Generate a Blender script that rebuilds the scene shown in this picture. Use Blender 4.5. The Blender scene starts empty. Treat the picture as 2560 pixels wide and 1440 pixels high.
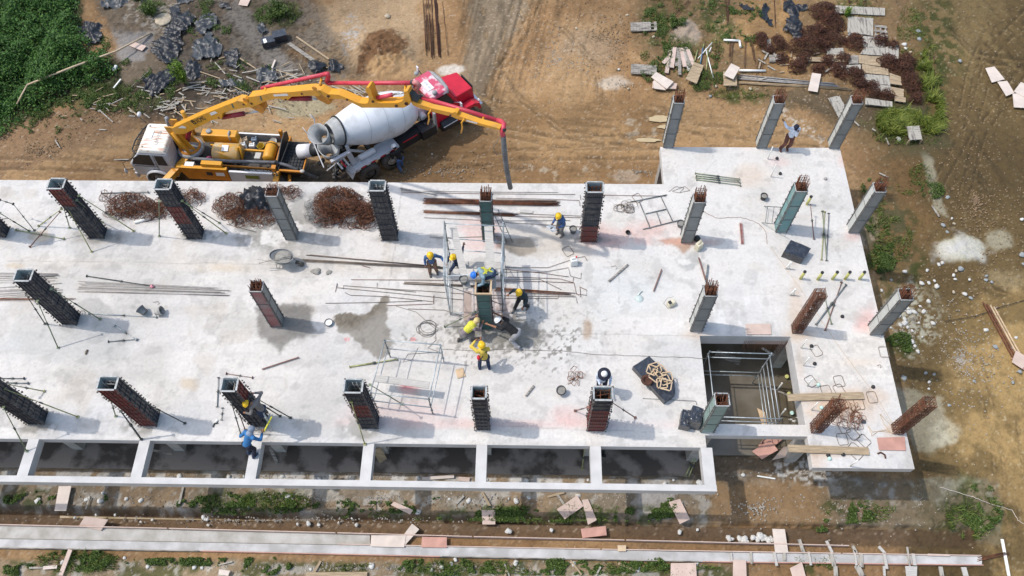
import bpy, bmesh, math, random
import numpy as np
from mathutils import Vector, Matrix

# ------------------------------------------------------------ camera, sky, sun
SC = bpy.context.scene
CL = SC.collection
CAMP = np.array([17.591, -17.4813, 27.3153])
FPX = 2000.756                      # focal length in pixels of a 2560 px wide picture
CR = np.array([0.99977, 0.0171, -0.0122]); CR /= np.linalg.norm(CR)
CU = np.array([-0.0089, 0.8719, 0.4897]); CU -= CR*CR.dot(CU); CU /= np.linalg.norm(CU)
CB = np.cross(CR, CU)
cd = bpy.data.cameras.new('camera'); cam = bpy.data.objects.new('camera', cd); CL.objects.link(cam)
cd.sensor_width = 36.0; cd.lens = FPX/2560*36.0; cd.clip_start = 0.5; cd.clip_end = 3000
cam.matrix_world = Matrix(((CR[0], CU[0], CB[0], CAMP[0]), (CR[1], CU[1], CB[1], CAMP[1]), (CR[2], CU[2], CB[2], CAMP[2]), (0, 0, 0, 1)))
SC.camera = cam
W = bpy.data.worlds.new('World'); SC.world = W; W.use_nodes = True
nt = W.node_tree; nt.nodes.clear()
wo = nt.nodes.new('ShaderNodeOutputWorld'); bg = nt.nodes.new('ShaderNodeBackground'); sk = nt.nodes.new('ShaderNodeTexSky')
SUNV = Vector((0.58, -0.09, -1.0)).normalized()      # direction the light travels
EL = math.asin(-SUNV.z); AZ = math.atan2(-SUNV.x, -SUNV.y)   # clockwise from +Y
sk.sky_type = 'NISHITA'; sk.sun_disc = False; sk.sun_elevation = EL; sk.sun_rotation = AZ
sk.air_density = 1.6; sk.dust_density = 2.5; sk.ozone_density = 1.2
nt.links.new(sk.outputs[0], bg.inputs[0]); bg.inputs[1].default_value = 0.15; nt.links.new(bg.outputs[0], wo.inputs[0])
sd = bpy.data.lights.new('sun', 'SUN'); sd.energy = 2.1; sd.angle = math.radians(0.9); sd.color = (1.0, 0.94, 0.865)
so = bpy.data.objects.new('sun', sd); CL.objects.link(so); so.rotation_euler = SUNV.to_track_quat('-Z', 'Y').to_euler(); so.location = (-20, 5, 40)
SC.view_settings.view_transform = 'Standard'; SC.view_settings.look = 'None'; SC.view_settings.gamma = 1; SC.view_settings.use_curve_mapping = False
SC.view_settings.exposure = 0.40
SC.render.engine = 'CYCLES'

G = -3.1                                             # level of the ground; the deck's top is z = 0
rnd = random.Random(7)
def unp(u, v, z=0.0):                                # point of the photograph -> point on the level z
    d = -CB + CR*(u-1280)/FPX + CU*(720-v)/FPX
    t = (z-CAMP[2])/d[2]; p = CAMP+d*t
    return Vector((p[0], p[1], z))
def S(u, v, z=0.0): return unp(u, v, z)
def Q(u, v, h=0.0): return unp(u, v, G+h)

# ------------------------------------------------------------ materials
def mat(name, col, rough=0.7, metal=0.0, var=0.12, scale=3.0, bump=0.0, bscale=30.0, col2=None, thr=(0.45, 0.6), spec=0.5, streak=None):
    m = bpy.data.materials.new(name); m.use_nodes = True; n = m.node_tree; b = n.nodes['Principled BSDF']
    b.inputs['Roughness'].default_value = rough; b.inputs['Metallic'].default_value = metal
    b.inputs['Specular IOR Level'].default_value = spec
    tc = n.nodes.new('ShaderNodeTexCoord'); no = n.nodes.new('ShaderNodeTexNoise'); no.inputs['Scale'].default_value = scale; no.inputs['Detail'].default_value = 6
    if streak:
        mp = n.nodes.new('ShaderNodeMapping'); mp.inputs['Scale'].default_value = streak; n.links.new(tc.outputs['Object'], mp.inputs[0]); n.links.new(mp.outputs[0], no.inputs['Vector'])
    else: n.links.new(tc.outputs['Object'], no.inputs['Vector'])
    cr = n.nodes.new('ShaderNodeValToRGB')
    if col2 is None:
        cr.color_ramp.elements[0].position = 0.3; cr.color_ramp.elements[1].position = 0.7
        cr.color_ramp.elements[0].color = tuple(max(0, c*(1-var)) for c in col)+(1,); cr.color_ramp.elements[1].color = tuple(min(1, c*(1+var)) for c in col)+(1,)
    else:
        cr.color_ramp.elements[0].position = thr[0]; cr.color_ramp.elements[1].position = thr[1]
        cr.color_ramp.elements[0].color = tuple(col)+(1,); cr.color_ramp.elements[1].color = tuple(col2)+(1,)
    n.links.new(no.outputs[0], cr.inputs[0]); n.links.new(cr.outputs[0], b.inputs['Base Color'])
    if bump:
        bn = n.nodes.new('ShaderNodeTexNoise'); bn.inputs['Scale'].default_value = bscale; bn.inputs['Detail'].default_value = 4; n.links.new(tc.outputs['Object'], bn.inputs['Vector'])
        bp = n.nodes.new('ShaderNodeBump'); bp.inputs['Strength'].default_value = bump; bp.inputs['Distance'].default_value = 0.03
        n.links.new(bn.outputs[0], bp.inputs['Height']); n.links.new(bp.outputs[0], b.inputs['Normal'])
    return m
def glass(name, col=(0.02, 0.025, 0.03)):
    m = mat(name, col, rough=0.06, var=0.05); return m
M = {}
M['conc'] = mat('concrete', (0.52, 0.51, 0.50), 0.9, var=0.12, scale=1.6, bump=0.25, bscale=18)
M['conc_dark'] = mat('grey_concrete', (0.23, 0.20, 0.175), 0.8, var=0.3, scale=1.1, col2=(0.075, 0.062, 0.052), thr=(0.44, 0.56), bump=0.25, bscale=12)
M['conc_form'] = mat('bare_concrete', (0.34, 0.33, 0.32), 0.85, var=0.2, scale=4, bump=0.2)
M['rust'] = mat('rusty_steel', (0.135, 0.050, 0.024), 0.85, var=0.45, scale=5)
M['rust_l'] = mat('rusty_steel_bright', (0.20, 0.08, 0.035), 0.85, var=0.45, scale=5)
M['rust_d'] = mat('rusty_steel_dark', (0.07, 0.028, 0.018), 0.85, var=0.4, scale=5)
M['bar'] = mat('mill_steel_bar', (0.15, 0.115, 0.09), 0.7, var=0.35, scale=2)
M['bar_grey'] = mat('cement_dusted_bar', (0.34, 0.33, 0.32), 0.8, var=0.3, scale=8)
M['form'] = mat('oiled_black_form_steel', (0.020, 0.025, 0.040), 0.5, var=0.6, scale=2.2, bump=0.3, col2=(0.115, 0.11, 0.105), thr=(0.5, 0.68))
M['form_rib'] = mat('form_rib_steel', (0.045, 0.05, 0.065), 0.6, var=0.5, scale=3, col2=(.16, .155, .15), thr=(.52, .66))
M['form_red'] = mat('red_oxide_form_steel', (0.19, 0.04, 0.034), 0.6, var=0.45, scale=4, col2=(0.10, 0.055, 0.055), thr=(0.45, 0.7))
M['form_in'] = mat('form_inner_face', (0.27, 0.33, 0.34), 0.6, var=0.2, scale=4)
M['rim'] = mat('form_rim_steel', (0.36, 0.37, 0.37), 0.6, var=0.3, scale=9)
M['clamp'] = mat('rusty_wedge_clamps', (0.085, 0.072, 0.065), 0.7, var=0.5, scale=9)
M['panel_grey'] = mat('grey_form_panel', (0.19, 0.20, 0.20), 0.6, var=0.25, scale=2.5, bump=0.1, col2=(0.26, 0.27, 0.27), thr=(0.35, 0.7))
M['panel_grey_lit'] = mat('lit_grey_form_panel', (0.50, 0.51, 0.49), 0.6, var=0.12, scale=2.5, bump=0.1)  # sunward faces of the column forms, their sunlight painted in as paler grey
M['panel_teal'] = mat('dark_teal_form_panel', (0.035, 0.105, 0.105), 0.55, var=0.3, scale=3)
M['panel_lteal'] = mat('pale_teal_form_panel', (0.15, 0.30, 0.31), 0.6, var=0.25, scale=2, col2=(0.24, 0.32, 0.31), thr=(0.4, 0.7))
M['panel_mint'] = mat('mint_form_panel', (0.24, 0.33, 0.31), 0.6, var=0.15, scale=2)
M['panel_red'] = mat('faded_red_form_panel', (0.26, 0.10, 0.10), 0.6, var=0.3, scale=3, col2=(0.22, 0.19, 0.19), thr=(0.45, 0.7))
M['panel_edge'] = mat('form_edge_steel', (0.13, 0.125, 0.12), 0.6, var=0.4, scale=6)
M['galv'] = mat('galvanised_tube', (0.42, 0.46, 0.48), 0.42, metal=0.35, var=0.25, scale=6)
M['galv_d'] = mat('weathered_tube', (0.16, 0.18, 0.19), 0.5, metal=0.3, var=0.4, scale=8)
M['prop_g'] = mat('green_prop_steel', (0.17, 0.21, 0.13), 0.6, var=0.4, scale=6)
M['prop_y'] = mat('olive_yellow_prop_steel', (0.30, 0.31, 0.14), 0.6, var=0.35, scale=6)
M['prop_r'] = mat('rust_red_prop_steel', (0.19, 0.10, 0.08), 0.65, var=0.4, scale=6)
M['prop_d'] = mat('dark_prop_steel', (0.06, 0.07, 0.065), 0.6, var=0.4, scale=6)
M['plank'] = mat('cement_grey_plank', (0.44, 0.42, 0.39), 0.85, var=0.2, scale=3, streak=(1, 9, 1))
M['wood'] = mat('pale_sawn_timber', (0.52, 0.38, 0.24), 0.8, var=0.25, scale=3)
M['wood_grey'] = mat('weathered_grey_timber', (0.34, 0.31, 0.27), 0.9, var=0.5, scale=2.0, col2=(0.12, 0.11, 0.10), thr=(0.42, 0.62), streak=(1, 8, 1))
M['wood_grey2'] = mat('pale_weathered_timber', (0.37, 0.345, 0.30), 0.9, var=0.5, scale=1.6, col2=(0.16, 0.145, 0.13), thr=(0.5, 0.66), streak=(7, 1, 1))
M['wood_tan'] = mat('tan_weathered_timber', (0.34, 0.26, 0.17), 0.9, var=0.3, scale=2, streak=(1, 8, 1))
M['ply'] = mat('pinkish_plywood', (0.52, 0.40, 0.34), 0.75, var=0.12, scale=2.2)
M['ply_pale'] = mat('pale_plywood', (0.58, 0.50, 0.44), 0.75, var=0.12, scale=2.2)
M['ply_red'] = mat('reddish_plywood', (0.46, 0.25, 0.20), 0.75, var=0.2, scale=2.2)
M['ply_tan'] = mat('tan_plywood', (0.52, 0.40, 0.27), 0.8, var=0.2, scale=2.5)
M['tarp'] = mat('black_plastic_sheet', (0.012, 0.014, 0.02), 0.42, var=0.4, scale=2, bump=0.6, bscale=9, spec=0.45)
M['tarp_grey'] = mat('dusty_black_plastic', (0.03, 0.036, 0.045), 0.42, var=0.4, scale=2, bump=0.5, bscale=9, spec=0.5, col2=(0.075, 0.08, 0.085), thr=(0.45, 0.75))
M['wrap'] = mat('black_shrink_wrap', (0.018, 0.022, 0.032), 0.3, var=0.4, scale=6, bump=0.5, bscale=14, spec=0.8, col2=(0.05, 0.06, 0.08), thr=(0.5, 0.72))
M['pvc'] = mat('white_pvc_pipe', (0.74, 0.74, 0.71), 0.5, var=0.08)
M['pvc_y'] = mat('yellow_pvc_pipe', (0.50, 0.49, 0.16), 0.5, var=0.12)
M['pvc_m'] = mat('mint_pvc_cap', (0.45, 0.66, 0.60), 0.5, var=0.08)
M['black'] = mat('matt_black', (0.02, 0.021, 0.023), 0.6, var=0.3)
M['rubber'] = mat('dusty_rubber', (0.085, 0.08, 0.072), 0.85, var=0.35, scale=5)
M['bucket'] = mat('grey_cement_bucket', (0.13, 0.145, 0.16), 0.6, var=0.3)
M['mortar'] = mat('wet_mortar', (0.27, 0.26, 0.235), 0.75, var=0.2, scale=8, bump=0.5)
M['cream'] = mat('cream_plastic', (0.62, 0.57, 0.43), 0.5, var=0.08)
M['whitep'] = mat('white_plastic', (0.72, 0.73, 0.72), 0.45, var=0.08)
M['foam'] = mat('white_foam', (0.80, 0.80, 0.79), 0.8, var=0.05)
M['crumb'] = mat('soil_crumb', (0.24, 0.165, 0.10), 0.95, var=0.3, scale=3)
M['chip'] = mat('dull_gravel_chip', (0.34, 0.31, 0.27), 0.9, var=0.35, scale=3)
M['stone_w'] = mat('pale_rubble_stone', (0.58, 0.57, 0.54), 0.9, var=0.2, scale=5, bump=0.4)
M['stone_g'] = mat('grey_river_stone', (0.27, 0.29, 0.30), 0.85, var=0.3, scale=6)
M['stone_t'] = mat('tan_field_stone', (0.40, 0.34, 0.25), 0.9, var=0.25, scale=6)
M['wire'] = mat('thin_wire', (0.16, 0.15, 0.14), 0.7, var=0.2)
M['red_paint'] = mat('red_paint', (0.60, 0.03, 0.05), 0.6, var=0.1)

# ------------------------------------------------------------ mesh builder
def rotz(a): return Matrix.Rotation(a, 3, 'Z')
class MB:
    def __init__(s): s.v = []; s.f = []; s.m = []; s.sm = []
    def add(s, vs, fs, mi=0, smooth=False):
        o = len(s.v); s.v += [tuple(x) for x in vs]
        for f in fs: s.f.append(tuple(i+o for i in f)); s.m.append(mi); s.sm.append(smooth)
        return s
    def box(s, c, size, R=None, mi=0, taper=1.0):
        hx, hy, hz = size[0]/2, size[1]/2, size[2]/2; c = Vector(c); vs = []
        for z in (-1, 1):
            k = taper if z > 0 else 1.0
            for x, y in ((-1, -1), (1, -1), (1, 1), (-1, 1)):
                p = Vector((x*hx*k, y*hy*k, z*hz)); p = R @ p if R else p; vs.append(c+p)
        return s.add(vs, [(3, 2, 1, 0), (4, 5, 6, 7), (0, 1, 5, 4), (1, 2, 6, 5), (2, 3, 7, 6), (3, 0, 4, 7)], mi)
    def frame(s, a, b, up=(0, 0, 1)):
        a = Vector(a); b = Vector(b); d = (b-a); L = d.length; d.normalize(); up = Vector(up)
        if abs(d.dot(up)) > 0.98: up = Vector((0, 1, 0)) if abs(d.y) < 0.9 else Vector((1, 0, 0))
        sd = d.cross(up).normalized(); u2 = sd.cross(d); return a, b, d, sd, u2, L
    def beam(s, a, b, w, h, mi=0, up=(0, 0, 1), w2=None, h2=None):
        a, b, d, sd, u, L = s.frame(a, b, up); w2 = w if w2 is None else w2; h2 = h if h2 is None else h2; vs = []
        for p, ww, hh in ((a, w, h), (b, w2, h2)):
            for x, y in ((-1, -1), (1, -1), (1, 1), (-1, 1)): vs.append(p+sd*(x*ww/2)+u*(y*hh/2))
        return s.add(vs, [(3, 2, 1, 0), (4, 5, 6, 7), (0, 1, 5, 4), (1, 2, 6, 5), (2, 3, 7, 6), (3, 0, 4, 7)], mi)
    def tube(s, a, b, r, n=6, mi=0, r2=None, smooth=True, cap=True):
        a, b, d, sd, u, L = s.frame(a, b); r2 = r if r2 is None else r2; vs = []
        for p, rr in ((a, r), (b, r2)):
            for i in range(n):
                t = 2*math.pi*i/n; vs.append(p+sd*(rr*math.cos(t))+u*(rr*math.sin(t)))
        fs = [(i, (i+1) % n, n+(i+1) % n, n+i) for i in range(n)]
        s.add(vs, fs, mi, smooth)
        if cap: s.add(vs, [tuple(range(n-1, -1, -1)), tuple(range(n, 2*n))], mi)
        return s
    def path(s, pts, r, n=5, mi=0, closed=False, smooth=True):
        pts = [Vector(p) for p in pts]; N = len(pts); vs = []; prev = None
        for i, p in enumerate(pts):
            if closed: d = (pts[(i+1) % N]-pts[i-1])
            else: d = pts[min(i+1, N-1)]-pts[max(i-1, 0)]
            if d.length < 1e-9: d = Vector((0, 0, 1))
            d.normalize()
            if prev is None:
                up = Vector((0, 0, 1)) if abs(d.z) < 0.9 else Vector((1, 0, 0)); sd = d.cross(up).normalized()
            else:
                sd = prev-d*prev.dot(d)
                if sd.length < 1e-6: sd = d.cross(Vector((0.3, 0.5, 0.8)))
                sd.normalize()
            prev = sd; u = sd.cross(d); rr = r[i] if isinstance(r, (list, tuple)) else r
            for k in range(n):
                t = 2*math.pi*k/n; vs.append(p+sd*(rr*math.cos(t))+u*(rr*math.sin(t)))
        fs = []
        for i in range(N if closed else N-1):
            j = (i+1) % N
            for k in range(n): fs.append((i*n+k, i*n+(k+1) % n, j*n+(k+1) % n, j*n+k))
        if not closed: fs += [tuple(range(n-1, -1, -1)), tuple((N-1)*n+k for k in range(n))]
        return s.add(vs, fs, mi, smooth)
    def lathe(s, prof, n=16, c=(0, 0, 0), R=None, mi=0, smooth=True, cap=True):
        vs = []; c = Vector(c)
        for r, z in prof:
            for i in range(n):
                t = 2*math.pi*i/n; p = Vector((r*math.cos(t), r*math.sin(t), z)); vs.append(c+(R @ p if R else p))
        fs = []
        for j in range(len(prof)-1):
            for i in range(n): fs.append((j*n+i, j*n+(i+1) % n, (j+1)*n+(i+1) % n, (j+1)*n+i))
        s.add(vs, fs, mi, smooth)
        if cap: s.add(vs, [tuple(range(n-1, -1, -1)), tuple((len(prof)-1)*n+i for i in range(n))], mi, False)
        return s
    def prism(s, poly, fn, mi=0, t=(0, 1), mi_side=None):       # poly in 2D, fn(x, y, k) -> 3D with k in t
        n = len(poly); vs = [fn(x, y, t[0]) for x, y in poly]+[fn(x, y, t[1]) for x, y in poly]
        fs = [tuple(range(n-1, -1, -1)), tuple(range(n, 2*n))]
        s.add(vs, fs, mi); s.add(vs, [(i, (i+1) % n, n+(i+1) % n, n+i) for i in range(n)], mi if mi_side is None else mi_side)
        return s
    def ball(s, c, r, seg=8, rings=5, mi=0, jit=0, rn=None, R=None, smooth=True):
        c = Vector(c); r = Vector(r) if not isinstance(r, (int, float)) else Vector((r, r, r)); vs = []
        for j in range(rings+1):
            ph = math.pi*j/rings
            for i in range(seg):
                th = 2*math.pi*i/seg; k = 1+(rn.uniform(-jit, jit) if rn and 0 < j < rings else 0)
                p = Vector((r.x*math.sin(ph)*math.cos(th)*k, r.y*math.sin(ph)*math.sin(th)*k, r.z*math.cos(ph)*k)); vs.append(c+(R @ p if R else p))
        fs = []
        for j in range(rings):
            for i in range(seg): fs.append((j*seg+i, (j+1)*seg+i, (j+1)*seg+(i+1) % seg, j*seg+(i+1) % seg))
        return s.add(vs, fs, mi, smooth)
    def build(s, name, mats, parent=None, loc=None, fix=True):
        me = bpy.data.meshes.new(name)
        vs = s.v
        o = bpy.data.objects.new(name, me)
        if loc is not None and parent is None:
            L = Vector(loc); vs = [(x-L.x, y-L.y, z-L.z) for x, y, z in vs]; o.location = L
        me.from_pydata(vs, [], s.f)
        if not isinstance(mats, (list, tuple)): mats = [mats]
        for m_ in mats: me.materials.append(M[m_] if isinstance(m_, str) else m_)
        me.polygons.foreach_set('material_index', s.m); me.polygons.foreach_set('use_smooth', s.sm)
        if fix:
            bm = bmesh.new(); bm.from_mesh(me); bmesh.ops.remove_doubles(bm, verts=bm.verts, dist=1e-5); bmesh.ops.recalc_face_normals(bm, faces=bm.faces); bm.to_mesh(me); bm.free()
        me.update(); CL.objects.link(o)
        if parent is not None:
            o.parent = parent
            # geometry given in world space when the parent sits elsewhere
            if loc == 'world':
                o.matrix_parent_inverse = parent.matrix_basis.inverted()
        return o
def tag(o, label, cat, group=None, kind=None):
    if label: o['label'] = label
    if cat: o['category'] = cat
    if group: o['group'] = group
    if kind: o['kind'] = kind
    return o
def struct(o): o['kind'] = 'structure'; return o
def empty(name, label, cat, loc=(0, 0, 0), rz=0.0, group=None):
    o = bpy.data.objects.new(name, None); CL.objects.link(o); o.location = loc; o.rotation_euler = (0, 0, rz); o.empty_display_size = 0.2
    return tag(o, label, cat, group)
def copy_tree(o, parent=None, kids={}):
    c = o.copy(); CL.objects.link(c)
    if parent is not None: c.parent = parent
    for ch in [x for x in CL.objects if x.parent == o]: copy_tree(ch, c)
    return c
def hidden_build(mb, name, mats, parent): return mb.build(name, mats, parent)

# ------------------------------------------------------------ numpy noise and painting in the photograph's own map of the ground
def vnoise(x, y, seed=0):
    xi = np.floor(x).astype(np.int64); yi = np.floor(y).astype(np.int64); fx = x-xi; fy = y-yi
    fx = fx*fx*(3-2*fx); fy = fy*fy*(3-2*fy)
    def h(a, b):
        n = (a*374761393+b*668265263+seed*1442695041) & 0xffffffff
        n = ((n ^ (n >> 13))*1274126177) & 0xffffffff
        n = n ^ (n >> 16)
        return (n & 0xffff)/65535.0
    return (h(xi, yi)*(1-fx)+h(xi+1, yi)*fx)*(1-fy)+(h(xi, yi+1)*(1-fx)+h(xi+1, yi+1)*fx)*fy
def fbm(x, y, s=1.0, o=5, seed=0, g=0.5):
    t = np.zeros_like(x); a = 1.0; tot = 0
    for k in range(o):
        t += a*vnoise(x*s+17.3*k, y*s-9.1*k, seed+k*7); tot += a; a *= g; s *= 2.03
    return t/tot
def sst(a, b, x):
    t = np.clip((x-a)/(b-a), 0, 1); return t*t*(3-2*t)
def proj_np(x, y, z):
    dx, dy, dz = x-CAMP[0], y-CAMP[1], z-CAMP[2]
    w = -(dx*CB[0]+dy*CB[1]+dz*CB[2]); w = np.where(w > 0.5, w, 0.5)
    return 1280+FPX*(dx*CR[0]+dy*CR[1]+dz*CR[2])/w, 720-FPX*(dx*CU[0]+dy*CU[1]+dz*CU[2])/w
def poly_sd(u, v, P):                                # signed distance to a polygon, negative inside
    P = np.array(P, float); d = np.full(u.shape, 1e9); ins = np.zeros(u.shape, bool)
    for i in range(len(P)):
        a = P[i]; b = P[(i+1) % len(P)]; e = b-a
        wx, wy = u-a[0], v-a[1]; t = np.clip((wx*e[0]+wy*e[1])/(e@e+1e-9), 0, 1)
        d = np.minimum(d, (wx-t*e[0])**2+(wy-t*e[1])**2)
        c = ((a[1] <= v) & (v < b[1])) | ((b[1] <= v) & (v < a[1]))
        with np.errstate(divide='ignore', invalid='ignore'):
            xi = a[0]+(v-a[1])/(e[1] if e[1] != 0 else 1e-9)*e[0]
        ins ^= c & (u < xi)
    d = np.sqrt(d); return np.where(ins, -d, d)
class Paint:
    def __init__(s, x, y, z, base, seed=0):
        s.x, s.y = x, y; s.u, s.v = proj_np(x, y, z); s.c = np.tile(np.array(base, float), (len(x), 1)); s.seed = seed
        s.n = fbm(x, y, 0.9, 6, 11+seed); s.n2 = fbm(x, y, 3.5, 5, 23+seed); s.n3 = fbm(x, y, 9.0, 3, 31+seed)
    def put(s, mask, col, amt=1.0):
        k = (np.clip(mask, 0, 1)*amt)[:, None]; s.c = s.c*(1-k)+np.array(col, float)*k
    def mul(s, mask, f): s.c *= (1+(np.array(f)-1)*np.clip(mask, 0, 1)[:, None]) if np.ndim(f) else (1+(f-1)*np.clip(mask, 0, 1))[:, None]
    def poly(s, P, soft=12, rough=25):               # mask of a polygon with a ragged edge
        d = poly_sd(s.u, s.v, P)+(s.n-0.5)*rough*2+(s.n2-0.5)*rough*1.2+(s.n3-.5)*rough*.7; return 1-sst(-soft, soft, d)
    def ell(s, cx, cy, rx, ry, soft=0.25, rough=0.5, rot=0.0):
        a = math.radians(rot); dx = s.u-cx; dy = s.v-cy; X = dx*math.cos(a)+dy*math.sin(a); Y = -dx*math.sin(a)+dy*math.cos(a)
        d = np.sqrt((X/rx)**2+(Y/ry)**2)-1+(s.n-0.5)*rough*2+(s.n2-0.5)*rough; return 1-sst(-soft, soft, d)
    def line(s, pts, w, soft=1.0, wob=0.0):
        d = np.full(s.u.shape, 1e9)
        uu = s.u+(s.n2-0.5)*wob*2; vv = s.v+(s.n-0.5)*wob*2
        for (a, b), (c, e) in zip(pts[:-1], pts[1:]):
            ex, ey = c-a, e-b; t = np.clip(((uu-a)*ex+(vv-b)*ey)/(ex*ex+ey*ey), 0, 1)
            d = np.minimum(d, np.hypot(uu-a-t*ex, vv-b-t*ey))
        return 1-sst(w-soft, w+soft, d)
def grid_mesh(name, xs, ys, zf, keep=None, material=None):
    nx, ny = len(xs), len(ys); X, Y = np.meshgrid(xs, ys); X = X.ravel(); Y = Y.ravel(); Z = zf(X, Y)
    i = np.arange(nx-1); j = np.arange(ny-1); I, J = np.meshgrid(i, j); a = (J*nx+I).ravel()
    if keep is not None:
        cx = (xs[:-1]+xs[1:])/2; cy = (ys[:-1]+ys[1:])/2; CX, CY = np.meshgrid(cx, cy); k = keep(CX.ravel(), CY.ravel()); a = a[k]
    F = np.stack([a, a+1, a+nx+1, a+nx], 1).astype(np.int32)
    me = bpy.data.meshes.new(name); nv = len(X); nf = len(F)
    me.vertices.add(nv); me.vertices.foreach_set('co', np.stack([X, Y, Z], 1).astype(np.float32).ravel())
    me.loops.add(nf*4); me.loops.foreach_set('vertex_index', F.ravel())
    me.polygons.add(nf); me.polygons.foreach_set('loop_start', np.arange(0, nf*4, 4, dtype=np.int32)); me.polygons.foreach_set('loop_total', np.full(nf, 4, np.int32))
    me.polygons.foreach_set('use_smooth', np.ones(nf, bool)); me.update(calc_edges=True)
    o = bpy.data.objects.new(name, me); CL.objects.link(o)
    if material: me.materials.append(material)
    return o, X, Y, Z
def set_col(o, c):
    at = o.data.color_attributes.new('Col', 'FLOAT_COLOR', 'POINT'); c = np.clip(c, 0.004, 0.9)
    at.data.foreach_set('color', np.concatenate([c, np.ones((len(c), 1))], 1).astype(np.float32).ravel())
def painted_mat(name, rough, fine=0.3, fs=14.0, bump=0.4, bscale=25.0, speck=None):
    m = bpy.data.materials.new(name); m.use_nodes = True; n = m.node_tree; b = n.nodes['Principled BSDF']; b.inputs['Roughness'].default_value = rough; b.inputs['Specular IOR Level'].default_value = 0.3
    a = n.nodes.new('ShaderNodeAttribute'); a.attribute_name = 'Col'; tc = n.nodes.new('ShaderNodeTexCoord')
    no = n.nodes.new('ShaderNodeTexNoise'); no.inputs['Scale'].default_value = fs; no.inputs['Detail'].default_value = 5; no.inputs['Roughness'].default_value = 0.65; n.links.new(tc.outputs['Object'], no.inputs['Vector'])
    mr = n.nodes.new('ShaderNodeMapRange'); mr.inputs['From Min'].default_value = 0.25; mr.inputs['From Max'].default_value = 0.75; mr.inputs['To Min'].default_value = 1-fine; mr.inputs['To Max'].default_value = 1+fine; n.links.new(no.outputs[0], mr.inputs[0])
    mx = n.nodes.new('ShaderNodeVectorMath'); mx.operation = 'SCALE'; n.links.new(a.outputs['Color'], mx.inputs[0]); n.links.new(mr.outputs[0], mx.inputs['Scale'])
    last = mx.outputs[0]
    if speck:
        vo = n.nodes.new('ShaderNodeTexVoronoi'); vo.inputs['Scale'].default_value = speck[0]; n.links.new(tc.outputs['Object'], vo.inputs['Vector'])
        lt = n.nodes.new('ShaderNodeMath'); lt.operation = 'LESS_THAN'; lt.inputs[1].default_value = speck[1]; n.links.new(vo.outputs['Distance'], lt.inputs[0])
        sp = n.nodes.new('ShaderNodeSeparateColor'); n.links.new(vo.outputs['Color'], sp.inputs[0])
        gt = n.nodes.new('ShaderNodeMath'); gt.operation = 'GREATER_THAN'; gt.inputs[1].default_value = speck[3]; n.links.new(sp.outputs[0], gt.inputs[0])
        mu = n.nodes.new('ShaderNodeMath'); mu.operation = 'MULTIPLY'; n.links.new(lt.outputs[0], mu.inputs[0]); n.links.new(gt.outputs[0], mu.inputs[1])
        mi = n.nodes.new('ShaderNodeMix'); mi.data_type = 'RGBA'; n.links.new(mu.outputs[0], mi.inputs['Factor']); n.links.new(last, mi.inputs['A']); mi.inputs['B'].default_value = speck[2]+(1,)
        last = mi.outputs['Result']
    n.links.new(last, b.inputs['Base Color'])
    bn = n.nodes.new('ShaderNodeTexNoise'); bn.inputs['Scale'].default_value = bscale; bn.inputs['Detail'].default_value = 5; n.links.new(tc.outputs['Object'], bn.inputs['Vector'])
    bp = n.nodes.new('ShaderNodeBump'); bp.inputs['Strength'].default_value = bump; bp.inputs['Distance'].default_value = 0.04; n.links.new(bn.outputs[0], bp.inputs['Height']); n.links.new(bp.outputs[0], b.inputs['Normal'])
    return m
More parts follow.
